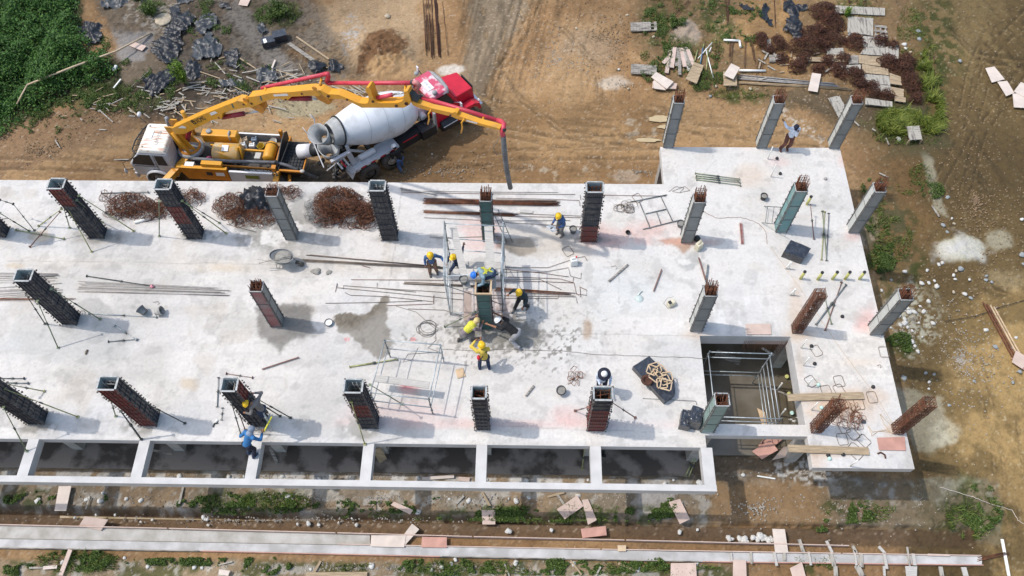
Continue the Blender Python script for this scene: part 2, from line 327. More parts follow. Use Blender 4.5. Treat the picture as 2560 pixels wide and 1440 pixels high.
# ------------------------------------------------------------ the ground
def axis(lo, hi, st, far):
    core = np.arange(lo, hi+st/2, st); k = np.array([1.5, 4, 10, 25, 60, 150, far]); return np.concatenate([lo-k[::-1], core, hi+k])
gx = axis(-13.5, 46.5, 0.075, 500.0); gy = axis(-13.6, 18.6, 0.07, 500.0)
TR_V = 1288                                           # the trench in front of the building, by its line in the photo
ya = unp(600, 1266, G).y; yb = unp(600, 1312, G).y
yc = unp(2100, 1348, G).y; yd = unp(2100, 1372, G).y
def ground_z(x, y):
    z = np.full(x.shape, G); near = (x > -14) & (x < 47) & (y > -14) & (y < 19)
    u, v = proj_np(x, y, z)
    n = fbm(x, y, 0.35, 3, 5); n2 = fbm(x, y, 1.7, 4, 8); n3 = fbm(x, y, 6, 3, 9)
    h = (n-0.5)*0.22+(n2-0.5)*0.10+(n3-0.5)*0.035
    # wheel ruts of the haul road
    rut = np.abs(fbm(x*0.25, y*2.6+x*0.25, 1.0, 3, 41)-0.5)*2; road = sst(3.2, 4.2, y)*(1-sst(9.5, 11, y))*sst(-8, -3, x)*(1-sst(24, 28, x)); h += -road*(1-sst(0.0, 0.16, rut))*0.03
    rut2 = np.abs(fbm((x-y*0.16)*1.5, y*0.12, 1.0, 3, 47)-0.5)*2; r2 = sst(9.5, 11, y)*sst(14, 15.5, x)*(1-sst(21, 24, x)); h += -r2*(1-sst(0.0, 0.15, rut2))*0.05
    rut3 = np.abs(fbm((x+y*0.45)*1.3, (y-x*0.45)*0.15, 1.0, 3, 48)-0.5)*2; r3 = sst(33, 35, x)*sst(2, 6, y); h += -r3*(1-sst(0.0, 0.15, rut3))*0.04
    # small heaps: soil heap, washed gravel heaps
    def heap(cu, cv, r, ht, rough=0.3):
        c = unp(cu, cv, G); d = np.hypot(x-c.x, (y-c.y))/r; return ht*np.clip(1-d*d, 0, 1)*(1+rough*(n3-0.5)*4+rough*(n2-0.5)*3)
    h += heap(950, 130, 1.9, 0.40, 0.30)+heap(985, 175, 1.5, 0.15, .1)+heap(2405, 622, 1.15, 0.14, .1)+heap(1715, 85, 1.3, 0.2)+heap(330, 60, 2.0, 0.2)
    # foundation trench in front of the building
    u0 = np.clip(u, -200, 2450); c1 = 1268+0.0225*u0+(n2-0.5)*16; c2 = 1312+0.0225*u0
    t = sst(-7, 5, v-c1)*(1-sst(-2, 8, v-c2)); t = t*(v > 1200)*(1-sst(2420, 2450, u)); h = h*(1-t)-t*0.45
    t2 = sst(1392, 1400, v-0.012*u+10)*sst(1840, 1880, u)*(1-sst(2420, 2450, u))*(v > 1300); h = h*(1-t2)-t2*0.25
    h = h*np.where(y < -10.45, .25, 1.0)
    h = h*np.where((v > 1090) & (v < 1200) & (u < 1790), 0.3, 1.0)
    under = (x > -9.5) & (x < 23.9) & (y > -8.75) & (y < 2.6); h = np.where(under, -0.02, h)
    return z+np.where(near, h, 0)
gm = painted_mat('site_soil', 0.92, fine=0.20, fs=11.0, bump=0.55, bscale=16.0, speck=(7.0, 0.14, (0.42, 0.38, 0.31), 0.965))
ground, X, Y, Z = grid_mesh('ground', gx, gy, ground_z, None, gm); struct(ground)
P = Paint(X, Y, np.full(X.shape, G), (0.40, 0.27, 0.15))
N, N2, N3 = P.n, P.n2, P.n3
big = fbm(X, Y, 0.28, 4, 77)
P.put(sst(0.42, 0.62, big), (0.33, 0.215, 0.115), 0.8); P.put(sst(0.5, 0.75, N), (0.47, 0.34, 0.20), 0.6); P.put(sst(0.55, 0.75, N2), (0.26, 0.17, 0.09), 0.45)
TAN = (0.49, 0.35, 0.20); MUD = (0.255, 0.165, 0.08); OLV = (0.225, 0.168, 0.092); GRY = (0.30, 0.27, 0.235); DK = (0.10, 0.085, 0.07); WHT = (0.56, 0.54, 0.50); GRN = (0.07, 0.10, 0.025)
# right-hand field: olive brown mud with dry tan patches
P.put(P.poly([(2130, 330), (2300, -60), (2700, -60), (2700, 1500), (2230, 1500), (2300, 1180), (2200, 800)], 40, 40), OLV)
P.put(P.poly([(2330, -60), (2500, -60), (2480, 90), (2420, 160), (2330, 110)], 30, 45), (0.36, 0.28, 0.165), 0.8)
P.put(P.poly([(2430, 760), (2700, 700), (2700, 1500), (2480, 1500), (2450, 1250), (2350, 1120), (2380, 900)], 40, 60)*sst(0.36, 0.55, N), (0.43, 0.32, 0.18), 0.85)
P.put(P.poly([(2140, 370), (2300, 340), (2330, 600), (2230, 640), (2150, 520)], 25, 40), (0.33, 0.21, 0.115), 0.7)
st = np.abs(fbm((X+Y*0.45)*1.6, (Y-X*0.45)*0.2, 1.0, 4, 55)-0.5)*2
P.mul(P.poly([(2250, 0), (2700, 0), (2700, 620), (2350, 480)], 60, 40)*(1-sst(0.0, 0.22, st))*sst(.4, .6, N), 0.78)
P.put(P.poly([(2340, 0), (2560, 0), (2560, 230), (2330, 300)], 60, 40)*sst(0.35, 0.6, st), (0.36, 0.29, 0.17), 0.55)
# haul road behind the deck
road = P.poly([(-300, 330), (300, 330), (760, 290), (1250, 230), (1670, 225), (2060, 300), (2060, 480), (-300, 480)], 20, 25)
P.put(road*sst(0.35, 0.6, N), (0.44, 0.31, 0.175), 0.75)
P.put(P.poly([(-200, 372), (330, 330), (740, 300), (745, 345), (330, 385), (-200, 410)], 12, 14), TAN, 0.85)
P.put(P.poly([(430, 285), (700, 255), (760, 300), (560, 320)], 14, 18), (0.45, 0.33, 0.2), 0.7)
st2 = np.abs(fbm(X*0.22, Y*2.4+X*0.3, 1.0, 4, 41)-0.5)*2
P.put(P.poly([(1240, 240), (1670, 250), (1670, 345), (1430, 350), (1260, 330)], 30, 35), MUD, 0.55)
P.put(P.poly([(1050, 350), (1300, 330), (1660, 395), (1660, 450), (1050, 460)], 20, 26), (0.27, 0.175, 0.09), 0.75)
P.put(P.poly([(1250, 340), (1560, 320), (1600, 390), (1300, 400)], 20, 30), (0.46, 0.32, 0.175), 0.7)
P.mul(road*(1-sst(0.0, 0.2, st2))*sst(.4, .6, N), 0.74)
P.put(P.poly([(1560, 270), (1720, 262), (1720, 368), (1560, 372)], 14, 18)*sst(0.1, 0.4, st2), (0.33, 0.22, 0.115), 0.6)
P.put(P.poly([(1730, 290), (2080, 300), (2080, 365), (1700, 360)], 14, 18), (0.43, 0.30, 0.165), 0.75)
P.put(P.ell(750, 262, 75, 26, 0.25, 0.5), (0.33, 0.31, 0.22), 0.9)
P.put(P.ell(1565, 440, 30, 14), WHT, 0.35)
for cx, cy, rx, ry in ((1600, 330, 90, 40), (1400, 420, 200, 25), (1650, 452, 30, 14)): P.put(P.ell(cx, cy, rx, ry, 0.4, 0.9)*sst(0.58, 0.68, N2), (0.5, 0.46, 0.38), 0.6)
# grey track running up between the heaps
st3 = np.abs(fbm((X-Y*0.16)*2.0, Y*0.16, 1.0, 4, 61)-0.5)*2
P.put(P.poly([(1165, -60), (1345, -60), (1300, 70), (1230, 170), (1200, 260), (1150, 190), (1175, 90)], 14, 16), (0.28, 0.235, 0.175), 0.9)
P.mul(P.poly([(1140, -60), (1420, -60), (1400, 100), (1240, 290), (1140, 200)], 20, 20)*(1-sst(0.0, 0.2, st3)), 0.62)
P.put(P.poly([(1400, 60), (1520, 40), (1520, 200), (1420, 260), (1340, 200)], 30, 30), (0.44, 0.32, 0.19), 0.6)
P.put(P.ell(1470, 110, 70, 50, 0.4, 0.8), GRY, 0.35)
# soil heap and dry bank
P.put(P.poly([(720, 20), (1040, -40), (1060, 120), (1050, 190), (820, 190), (740, 110)], 16, 22), (0.45, 0.35, 0.235), 0.9)
P.put(P.poly([(915, 90), (975, 75), (1015, 115), (1000, 150), (960, 190), (895, 180), (900, 130)], 6, 16), (0.20, 0.115, 0.06), 0.95)
P.put(P.ell(985, 172, 62, 26, 0.15, 0.3), (0.52, 0.37, 0.21), 0.85)
P.put(P.ell(880, 90, 30, 45, 0.4, 0.9)*sst(0.45, 0.6, N3), (0.33, 0.34, 0.36), 0.7)
# litter ground at the upper left
P.put(P.poly([(200, -60), (740, -60), (760, 60), (700, 130), (860, 190), (840, 215), (560, 270), (330, 300), (230, 250), (300, 120)], 16, 24), (0.24, 0.20, 0.155), 0.95)
lit = P.poly([(480, -60), (760, -60), (900, 190), (700, 230), (430, 300), (440, 100)], 24, 30)
P.put(lit*sst(0.45, 0.6, N), GRY, 0.75); P.put(lit*sst(0.56, 0.68, N2), (0.12, 0.095, 0.075), 0.7)
P.put(P.poly([(590, 0), (680, 90), (740, 170), (700, 200), (620, 110), (560, 40)], 8, 12), (0.36, 0.34, 0.32), 0.75)
P.put(P.poly([(330, 210), (480, 170), (520, 300), (340, 310)], 16, 22), (0.10, 0.08, 0.06), 0.75)
P.put(P.poly([(-50, 300), (330, 250), (330, 340), (-50, 470)], 14, 24), (0.27, 0.185, 0.115), 0.85)
P.put(P.poly([(280, 80), (380, 90), (360, 150), (300, 140)], 8, 12), (0.42, 0.42, 0.44), 0.6)
P.put(P.poly([(300, 0), (450, 0), (420, 90), (320, 60)], 10, 18)*sst(0.45, 0.6, N3), WHT, 0.7)
P.put(P.poly([(-60, -60), (215, -60), (200, 130), (300, 160), (310, 230), (170, 260), (110, 280), (0, 340), (-60, 360)], 8, 12), (0.045, 0.06, 0.02), 0.95)
# yard with pallets at the upper right
P.put(P.poly([(1590, -60), (2300, -60), (2330, 340), (2180, 360), (2060, 280), (1640, 230), (1590, 100)], 20, 28), (0.30, 0.215, 0.12), 0.9)
P.put(P.poly([(1840, -60), (2010, -60), (2000, 180), (1900, 200), (1850, 100)], 14, 20), (0.42, 0.28, 0.14), 0.8)
P.put(P.poly([(1900, 225), (2330, 240), (2300, 340), (2180, 330), (1940, 250)], 16, 24), (0.11, 0.095, 0.065), 0.75)
P.put(P.ell(1715, 85, 40, 36, 0.25, 0.5), (0.50, 0.43, 0.37), 0.85)
P.put(P.ell(1530, 205, 32, 14, 0.4, 0.8), WHT, 0.55); P.put(P.ell(2010, 320, 60, 12, 0.5, 0.9, 35)*sst(0.45, 0.6, N3), WHT, 0.8)
# white washed patches on the right
P.put(P.ell(2405, 622, 64, 36, 0.18, 0.35), (0.66, 0.65, 0.61), 0.95); P.put(P.ell(2492, 600, 36, 22, 0.35, 0.6), (0.50, 0.48, 0.43), 0.75)
P.put(P.poly([(2305, 380), (2330, 395), (2345, 470), (2370, 540), (2340, 530), (2318, 470)], 5, 8), (0.50, 0.48, 0.43), 0.85)
P.put(P.ell(2280, 800, 60, 80, 0.35, 0.7)*sst(0.42, 0.55, N3), (0.55, 0.55, 0.53), 0.85)
P.put(P.poly([(2235, 960), (2350, 1000), (2370, 1110), (2290, 1130), (2250, 1050)], 10, 18), (0.40, 0.38, 0.34), 0.8)
P.put(P.ell(2320, 1250, 50, 48, 0.25, 0.45), (0.50, 0.48, 0.44), 0.85); P.put(P.ell(2360, 1080, 40, 30, 0.3, 0.5), (0.48, 0.46, 0.42), 0.7)
P.put(P.ell(2165, 580, 30, 40, 0.3, 0.6), (0.40, 0.37, 0.33), 0.6)
P.put(P.ell(2520, 700, 60, 22, 0.5, 0.8), (0.48, 0.40, 0.28), 0.7)
# band between building and trench
band = P.poly([(-300, 1165), (2500, 1200), (2500, 1360), (-300, 1300)], 10, 14)
P.put(band, (0.25, 0.225, 0.18), 0.88); P.put(band*sst(0.5, 0.62, N), (0.33, 0.25, 0.165), 0.65); P.put(band*sst(0.52, 0.64, N2), (0.42, 0.41, 0.38), 0.75)
P.put(P.poly([(-300, 1172), (1790, 1196), (1790, 1222), (-300, 1200)], 5, 8)*sst(0.4, 0.55, N2), (0.52, 0.51, 0.49), 0.8)
P.put(P.poly([(1590, 1215), (1690, 1215), (1680, 1300), (1600, 1290)], 6, 10), (0.45, 0.44, 0.43), 0.85)
P.put(P.poly([(1200, 1215), (1240, 1215), (1240, 1290), (1200, 1290)], 6, 10), (0.42, 0.41, 0.39), 0.7)
P.put(P.poly([(1780, 1190), (2060, 1190), (2100, 1330), (1780, 1330)], 16, 24), (0.40, 0.28, 0.16), 0.85)
P.put(P.poly([(1700, 1100), (2060, 1080), (2060, 1200), (1700, 1200)], 16, 24), (0.20, 0.17, 0.13), 0.85)
P.put(P.ell(2000, 1180, 90, 26, 0.5, 0.9)*sst(0.5, 0.62, N3), (0.62, 0.62, 0.60), 0.9)
P.put(P.poly([(2060, 1240), (2320, 1260), (2400, 1340), (2100, 1350)], 16, 24), (0.28, 0.23, 0.16), 0.8)
for cx, cy, rx, ry in ((640, 1250, 130, 30), (1290, 1290, 400, 22), (80, 1240, 60, 25), (200, 1400, 90, 40), (1100, 1420, 130, 30), (1400, 1420, 300, 26), (2030, 1420, 40, 20), (650, 1420, 80, 30), (2120, 1265, 60, 20), (2430, 1290, 70, 70), (2060, 1320, 50, 12), (2240, 640, 60, 110), (2180, 480, 40, 30), (1640, 60, 40, 60), (1700, 120, 40, 40), (1780, 40, 60, 50), (2330, 140, 60, 150), (2270, 280, 90, 70), (280, 250, 110, 40), (380, 20, 40, 35), (690, 40, 60, 30), (2260, 860, 40, 30), (2130, 30, 80, 30), (1860, 240, 60, 20)):
    P.put(P.ell(cx, cy, rx, ry, 0.45, 0.9)*sst(0.40, 0.56, N2), GRN, 0.85)
# inside the trench and water
u0 = P.u
tr = sst(-6, 6, P.v-(1272+0.0225*u0+(N2-0.5)*16))*(1-sst(-4, 6, P.v-(1314+0.0225*u0)))*(u0 < 2440)
P.put(tr, (0.18, 0.125, 0.08), 0.9); P.mul(tr*(1-sst(0, 10, P.v-(1272+0.0225*u0))), 0.9)
low = P.poly([(-300, 1395), (1850, 1410), (1850, 1500), (-300, 1500)], 8, 12)
P.put(low, (0.34, 0.29, 0.215), 0.8); P.put(low*sst(0.5, 0.62, N), GRN, 0.75); P.put(low*sst(0.56, 0.66, N2), (0.46, 0.45, 0.42), 0.7)
rt = random.Random(6)
def track(pts, gap=22, w=5):                          # a pair of tyre marks: dark grooves with a pale lip
    for o_ in (0, gap): 
        q = [(a+o_*.3, b+o_) if abs(pts[-1][0]-pts[0][0]) > abs(pts[-1][1]-pts[0][1]) else (a+o_, b+o_*.3) for a, b in pts]
        P.mul(P.line(q, w, 2.5, 3)*sst(.35, .5, N2), .70); P.put(P.line([(a+1, b+w+2) for a, b in q], 1.6, 1.5, 3)*sst(.4, .55, N2), (.56, .42, .26), .5)
for tp, g in (([(-100, 392), (300, 402), (700, 385)], 26), ([(1100, 400), (1300, 372), (1680, 372)], 24), ([(1180, 300), (1400, 345), (1680, 330)], 22), ([(1200, -20), (1215, 100), (1290, 230), (1420, 330), (1660, 352)], 20), ([(1290, -20), (1250, 110), (1210, 240)], 22), ([(1340, -20), (1300, 80), (1230, 190), (1205, 280)], 18), ([(1390, 60), (1480, 160), (1500, 260)], 16), ([(1680, 300), (1850, 320), (2060, 345)], 26), ([(2330, 460), (2420, 300), (2470, 120), (2600, -20)], 26), ([(2400, 480), (2440, 330), (2560, 150)], 24), ([(2380, 70), (2440, 130), (2600, 160)], 18), ([(2470, 60), (2420, 170), (2390, 330)], 18), ([(2380, 560), (2480, 700), (2560, 720)], 20), ([(2430, 880), (2480, 1100), (2500, 1440)], 24), ([(2540, 1000), (2560, 1200)], 20)): track(tp, g)
P.put(P.poly([(735, 405), (800, 395), (905, 430), (930, 462), (700, 462)], 8, 12), (.11, .095, .08), .9); P.put(P.poly([(790, 330), (960, 330), (1020, 400), (900, 450), (780, 420)], 14, 16), (.26, .19, .12), .6)  # wet mud beside the pump hopper, with the shade there painted in
P.put(P.ell(1130, 175, 30, 14, .4, .6), (.66, .64, .60), .8)
cl_ = fbm(X, Y, 14.0, 2, 88); P.mul(sst(.64, .76, cl_), .78); P.mul(sst(.62, .74, fbm(X, Y, 5.0, 4, 89))*.8, .72); P.put(sst(.76, .82, fbm(X, Y, 12.0, 2, 90)), (.52, .46, .38), .5)
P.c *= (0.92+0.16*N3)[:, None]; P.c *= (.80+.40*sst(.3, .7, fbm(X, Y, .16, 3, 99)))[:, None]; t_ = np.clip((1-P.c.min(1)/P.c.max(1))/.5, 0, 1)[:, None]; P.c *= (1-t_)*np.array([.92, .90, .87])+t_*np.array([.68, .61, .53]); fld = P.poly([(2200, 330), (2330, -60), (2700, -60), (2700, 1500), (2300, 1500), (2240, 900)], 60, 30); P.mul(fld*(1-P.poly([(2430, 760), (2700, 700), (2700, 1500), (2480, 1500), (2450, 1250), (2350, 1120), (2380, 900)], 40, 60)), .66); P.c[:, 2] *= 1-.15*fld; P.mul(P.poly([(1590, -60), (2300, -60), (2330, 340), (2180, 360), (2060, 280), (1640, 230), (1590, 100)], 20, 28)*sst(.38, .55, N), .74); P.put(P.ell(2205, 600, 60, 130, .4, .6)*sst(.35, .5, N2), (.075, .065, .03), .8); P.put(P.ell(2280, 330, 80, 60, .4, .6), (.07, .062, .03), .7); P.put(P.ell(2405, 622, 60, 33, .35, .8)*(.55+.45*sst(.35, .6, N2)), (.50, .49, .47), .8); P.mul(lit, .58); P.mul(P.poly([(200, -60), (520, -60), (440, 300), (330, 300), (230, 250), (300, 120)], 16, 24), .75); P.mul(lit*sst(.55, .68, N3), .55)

# hidden soil under the building stays dull
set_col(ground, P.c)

# ------------------------------------------------------------ the building: deck, beams, lower storey
bld = empty('concrete_building', 'unfinished white concrete upper floor deck carried on columns over a ground floor', 'building', (0, 0, 0))
XR = 31.02; YB = 2.93; YF = -8.5; YE = 4.93; XE = 23.3; XM = 23.93; YR = -9.17
HX0, HX1, HY0, HY1 = 24.12, 27.52, -7.62, -4.14       # stair well
BX0 = XM; BX1 = 27.45; BY0 = -8.05; BY1 = HY0
st_ = 0.05
def snap(lo, hi, extra):
    a = np.arange(lo, hi, st_); a = np.unique(np.round(np.concatenate([a, extra]), 4)); k = np.ones(len(a), bool)
    for i in range(1, len(a)):
        if a[i]-a[i-1] < 0.018: k[i if a[i] not in extra else i-1] = False
    return a[k]
dx = snap(-9.5, XR+0.01, np.array([-9.5, XE, XM, HX0, HX1, BX1, XR])); dy = snap(-10.06, YE+0.001, np.array([-10.06, -9.86, YR, YF, BY0, HY0, HY1, YB, YE]))
TB = [4*i+(-0.19) for i in range(-2, 6)]
def in_deck(x, y):
    a = (x < XM) & (y > YF) & (y < YB); b = (x > XE) & (y > HY1) & (y < YE); b |= (x > XM) & (x < HX0) & (y > HY0-0.5) & (y < YE) & (y > BY0)
    c = (x > HX1) & (y > YR) & (y < YE); d = (x > XM) & (x < HX1+0.001) & (y > BY0) & (y < HY0)
    return a | b | c | d
dm = painted_mat('poured_concrete_deck', 0.88, fine=0.10, fs=9.0, bump=0.25, bscale=30.0, speck=(7.0, 0.09, (0.20, 0.19, 0.17), 0.93))
deck, DX, DY, DZ = grid_mesh('deck_slab', dx, dy, lambda x, y: np.zeros(x.shape), in_deck, dm); deck.parent = bld
bm = bmesh.new(); bm.from_mesh(deck.data); bmesh.ops.delete(bm, geom=[v for v in bm.verts if not v.link_faces], context='VERTS'); bm.to_mesh(deck.data); bm.free()
co = np.empty(len(deck.data.vertices)*3, np.float32); deck.data.vertices.foreach_get('co', co); co = co.reshape(-1, 3).astype(float)
D = Paint(co[:, 0], co[:, 1], co[:, 2]*0, (0.555, 0.545, 0.54), 3); n1, n2, n3 = D.n, D.n2, D.n3; u, v = D.u, D.v
bigd = fbm(D.x, D.y, 0.35, 4, 91); stx = fbm(D.x*0.15, D.y*2.2, 1.0, 4, 93); sty = fbm(D.x*3.0, D.y*0.5, 1.0, 4, 94)
D.put(sst(0.45, 0.65, bigd), (0.50, 0.505, 0.52), 0.8); D.put(sst(0.5, 0.7, n1), (0.575, 0.56, 0.545), 0.6); D.put(sst(0.5, 0.72, sty), (0.60, 0.59, 0.58), 0.4)
D.put(sst(0.5, 0.8, n2)*sst(0.45, 0.6, bigd), (0.43, 0.425, 0.42), 0.35)
for q_ in range(3):
    f_ = fbm(D.x, D.y, (.22, .5, .8)[q_], 3, 120+q_); D.mul(1-sst(0.0, .012, np.abs(f_-.5)), .90)
D.put(sst(.52, .72, fbm(D.x, D.y, .5, 5, 131)), (.43, .42, .405), .6); D.put(sst(.60, .75, fbm(D.x, D.y, .9, 5, 132)), (.44, .40, .35), .4)
D.put(D.poly([(985, 430), (1700, 430), (1750, 1110), (900, 1110), (965, 800)], 4, 4), (0.575, 0.57, 0.565), 0.5)
D.put(D.poly([(1690, 360), (2110, 360), (2290, 1190), (2010, 1190), (1950, 820), (1700, 820)], 10, 10), (0.575, 0.575, 0.575), 0.35)
GW = (0.235, 0.225, 0.205)
# blotchy wet mortar around the work
D.put(D.poly([(835, 788), (880, 782), (905, 790), (945, 755), (958, 735), (975, 735), (970, 880), (950, 905), (905, 872), (850, 830)], 2.5, 13), (.165, .145, .115), 0.95); D.mul(D.poly([(840, 785), (905, 790), (960, 740), (968, 880), (940, 890), (850, 830)], 8, 20)*sst(.42, .6, n3), .72)
D.put(D.poly([(640, 770), (780, 755), (790, 830), (745, 850), (700, 880), (650, 845)], 8, 14), (0.15, 0.145, 0.135), 0.88)
D.put(D.poly([(178, 755), (245, 742), (275, 770), (290, 790), (250, 800), (210, 792)], 3, 7), (0.36, 0.355, 0.35), 0.8)
D.put(D.poly([(228, 795), (330, 820), (280, 845), (230, 825)], 4, 8), (0.36, 0.35, 0.34), 0.7)
D.put(D.poly([(600, 520), (790, 500), (830, 560), (790, 600), (720, 620), (610, 590)], 16, 22)*sst(0.38, 0.52, n2), (0.33, 0.325, 0.31), 0.85)
D.put(D.poly([(650, 600), (760, 620), (800, 690), (700, 700), (650, 640)], 12, 18)*sst(0.45, 0.58, n2), (0.40, 0.39, 0.375), 0.8)
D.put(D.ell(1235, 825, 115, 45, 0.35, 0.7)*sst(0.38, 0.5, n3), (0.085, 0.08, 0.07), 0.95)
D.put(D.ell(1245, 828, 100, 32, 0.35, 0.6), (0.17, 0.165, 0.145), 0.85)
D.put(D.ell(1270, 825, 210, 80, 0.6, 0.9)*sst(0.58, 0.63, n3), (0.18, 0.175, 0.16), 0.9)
D.put(D.poly([(1235, 585), (1330, 600), (1340, 625), (1300, 640), (1240, 620)], 4, 7), (0.17, 0.15, 0.125), 0.9)
D.put(D.ell(1345, 600, 110, 34, 0.45, 0.9, 12), (0.42, 0.37, 0.31), 0.5)
D.put(D.poly([(1640, 600), (1700, 592), (1745, 600), (1710, 640), (1690, 620)], 5, 8), (0.33, 0.20, 0.13), 0.8)
for cx, cy, rx, ry in ((1715, 605, 70, 10), (1630, 572, 60, 26), (1520, 590, 50, 30)): D.put(D.ell(cx, cy, rx, ry, 0.6, 0.7), (0.56, 0.30, 0.25), 0.45)
D.put(D.ell(1470, 825, 14, 26, 0.4, 0.5), (0.35, 0.27, 0.20), 0.8)
D.put(D.ell(100, 590, 22, 14, 0.4, 0.7)+D.ell(40, 665, 25, 8, 0.5, 0.6)+D.ell(560, 670, 60, 12, 0.8, 0.9)+D.ell(470, 960, 26, 16, 0.5, 0.8), (0.52, 0.42, 0.29), 0.55)
D.put(D.poly([(20, 640), (980, 650), (1100, 690), (20, 668)], 20, 20), (0.54, 0.49, 0.42), 0.35)
for cx, cy, rx, ry, a in ((1195, 570, 45, 20, .35), (1190, 610, 26, 18, .35), (1020, 968, 26, 14, .9), (1005, 1030, 110, 26, .35), (1300, 1060, 330, 12, .35), (1420, 1040, 50, 20, .5), (1240, 600, 20, 26, .35), (1950, 405, 30, 12, .3), (2110, 400, 16, 16, .4), (1860, 350, 26, 20, .3), (2170, 800, 22, 30, .5), (2155, 820, 20, 12, .45), (2135, 590, 26, 14, .4), (1500, 600, 30, 16, .4), (1215, 745, 60, 50, .25)):
    D.put(D.ell(cx, cy, rx, ry, 0.7, 0.6), (0.60, 0.33, 0.31), a)
D.put(D.ell(1018, 966, 13, 6, 0.6, 0.4), (0.50, 0.10, 0.13), 0.75)
# sprayed marks
D.put(np.clip(D.ell(1033, 848, 6, 4, 0.3, 0.2)-D.ell(1033, 848, 3, 1.5, .3, .2), 0, 1)+np.clip(D.ell(868, 848, 8, 5, .3, .3)-D.ell(868, 848, 3, 2, .3, .2), 0, 1), (0.66, 0.10, 0.12), 0.8)
# rust bleeding on the right-hand bay
for cx, cy, rx, ry, a in ((2000, 840, 34, 16, .8), (2120, 1000, 85, 36, .6), (2080, 1030, 46, 30, .6), (1990, 765, 16, 60, .4), (2000, 900, 10, 50, .3), (2150, 905, 50, 14, .45), (1730, 838, 26, 8, .3), (1880, 440, 40, 24, .35), (2040, 1150, 20, 30, .4), (1890, 860, 60, 8, .3), (2240, 1075, 20, 12, .5), (2060, 1130, 60, 12, .4)):
    D.put(D.ell(cx, cy, rx, ry, 0.8, 0.8), (0.50, 0.33, 0.19), a)
D.put(D.poly([(1970, 830), (2210, 830), (2240, 960), (2060, 960)], 30, 20), (0.64, 0.61, 0.57), 0.5)
D.put(D.ell(1550, 720, 90, 60, 0.6, 0.8), (0.52, 0.55, 0.57), 0.7); D.put(D.ell(1680, 900, 80, 50, 0.4, 0.6), (0.43, 0.445, 0.46), 0.55)
D.put(D.ell(1560, 1030, 130, 40, 0.5, 0.6), (0.50, 0.505, 0.51), 0.5); D.put(D.ell(150, 860, 150, 50, 0.5, 0.8), (0.43, 0.445, 0.455), 0.6)
D.put(D.ell(1740, 650, 30, 34, 0.5, 0.8)*sst(0.42, 0.55, n2), (0.33, 0.34, 0.345), 0.8); D.put(D.ell(1820, 780, 110, 40, 0.5, 0.5)*sst(0.45, 0.6, sty), (0.62, 0.63, 0.64), 0.8)
D.put(D.ell(1985, 1045, 60, 60, 0.5, 0.8), (0.55, 0.50, 0.45), 0.4)
D.put(D.poly([(0, 1095), (1750, 1112), (1750, 1085), (0, 1068)], 8, 8)*sst(0.42, 0.55, n1), (0.63, 0.62, 0.61), 0.7)
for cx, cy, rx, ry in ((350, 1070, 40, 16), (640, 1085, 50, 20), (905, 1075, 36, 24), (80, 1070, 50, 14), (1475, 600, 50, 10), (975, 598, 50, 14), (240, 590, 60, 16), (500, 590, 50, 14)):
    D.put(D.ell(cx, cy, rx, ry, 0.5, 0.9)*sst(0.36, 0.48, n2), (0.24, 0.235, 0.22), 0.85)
D.mul(sst(0.66, 0.72, n3)*sst(0.5, 0.6, n1)*0.7, 0.78)
for pl, w in (([(968, 735), (985, 640), (1004, 470)], 1.3), ([(1270, 835), (1740, 838)], 0.7), ([(1545, 600), (1548, 760)], 0.6), ([(1690, 470), (1720, 478), (1790, 400)], 0.7), ([(1250, 1068), (1600, 1080), (1700, 1082)], 0.7), ([(2000, 760), (2130, 930), (2230, 1060)], 0.8), ([(1460, 1080), (1465, 1112)], 0.8), ([(20, 652), (700, 662)], 0.8), ([(700, 660), (1060, 668)], 0.7)):
    D.mul(D.line(pl, w, 1.2, 5.0), 0.72)
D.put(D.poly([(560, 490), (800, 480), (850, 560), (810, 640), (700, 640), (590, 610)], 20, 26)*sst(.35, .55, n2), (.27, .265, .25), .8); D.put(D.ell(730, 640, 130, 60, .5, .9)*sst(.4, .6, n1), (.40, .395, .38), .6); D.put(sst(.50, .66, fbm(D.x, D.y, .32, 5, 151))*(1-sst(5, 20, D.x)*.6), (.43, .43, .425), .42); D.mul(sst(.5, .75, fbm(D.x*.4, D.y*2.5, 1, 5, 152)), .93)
D.mul(sst(.60, .70, fbm(D.x, D.y, 2.2, 5, 153)), .86); D.c *= (0.94+0.12*n3)[:, None]; D.c *= np.array([1.06, 1.03, .985])
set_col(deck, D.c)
# slab edges (the faces under the painted top) and soffit
t = MB(); H = 0.34
def slab_block(x0, x1, y0, y1, h=H): t.box(((x0+x1)/2, (y0+y1)/2, -0.004-h/2), (x1-x0, y1-y0, h))
slab_block(-9.5, XM, YF, YB); slab_block(XE, HX0, YB, YE); slab_block(XM, HX0, BY0, YB); slab_block(HX0, HX1, HY1, YE); slab_block(HX1, XR, YR, YE); slab_block(HX0, HX1, BY0, HY0)
t.build('slab_body', 'conc', bld, fix=False)
# porch frame: cross beams and outer beam
for i, xc in enumerate([4*k+0.04 for k in range(-2, 6)]+[23.93]):
    w = 0.38 if i < 8 else 0.40
    m = MB(); m.box((xc, (YF-9.82)/2, -0.006-0.19), (w, 9.82+YF, 0.38)); m.build('beam', 'conc', bld, fix=False)
m = MB(); m.box((7.32, -9.93, -0.19), (33.64, 0.22, 0.38)); m.build('beam', 'conc', bld, fix=False)
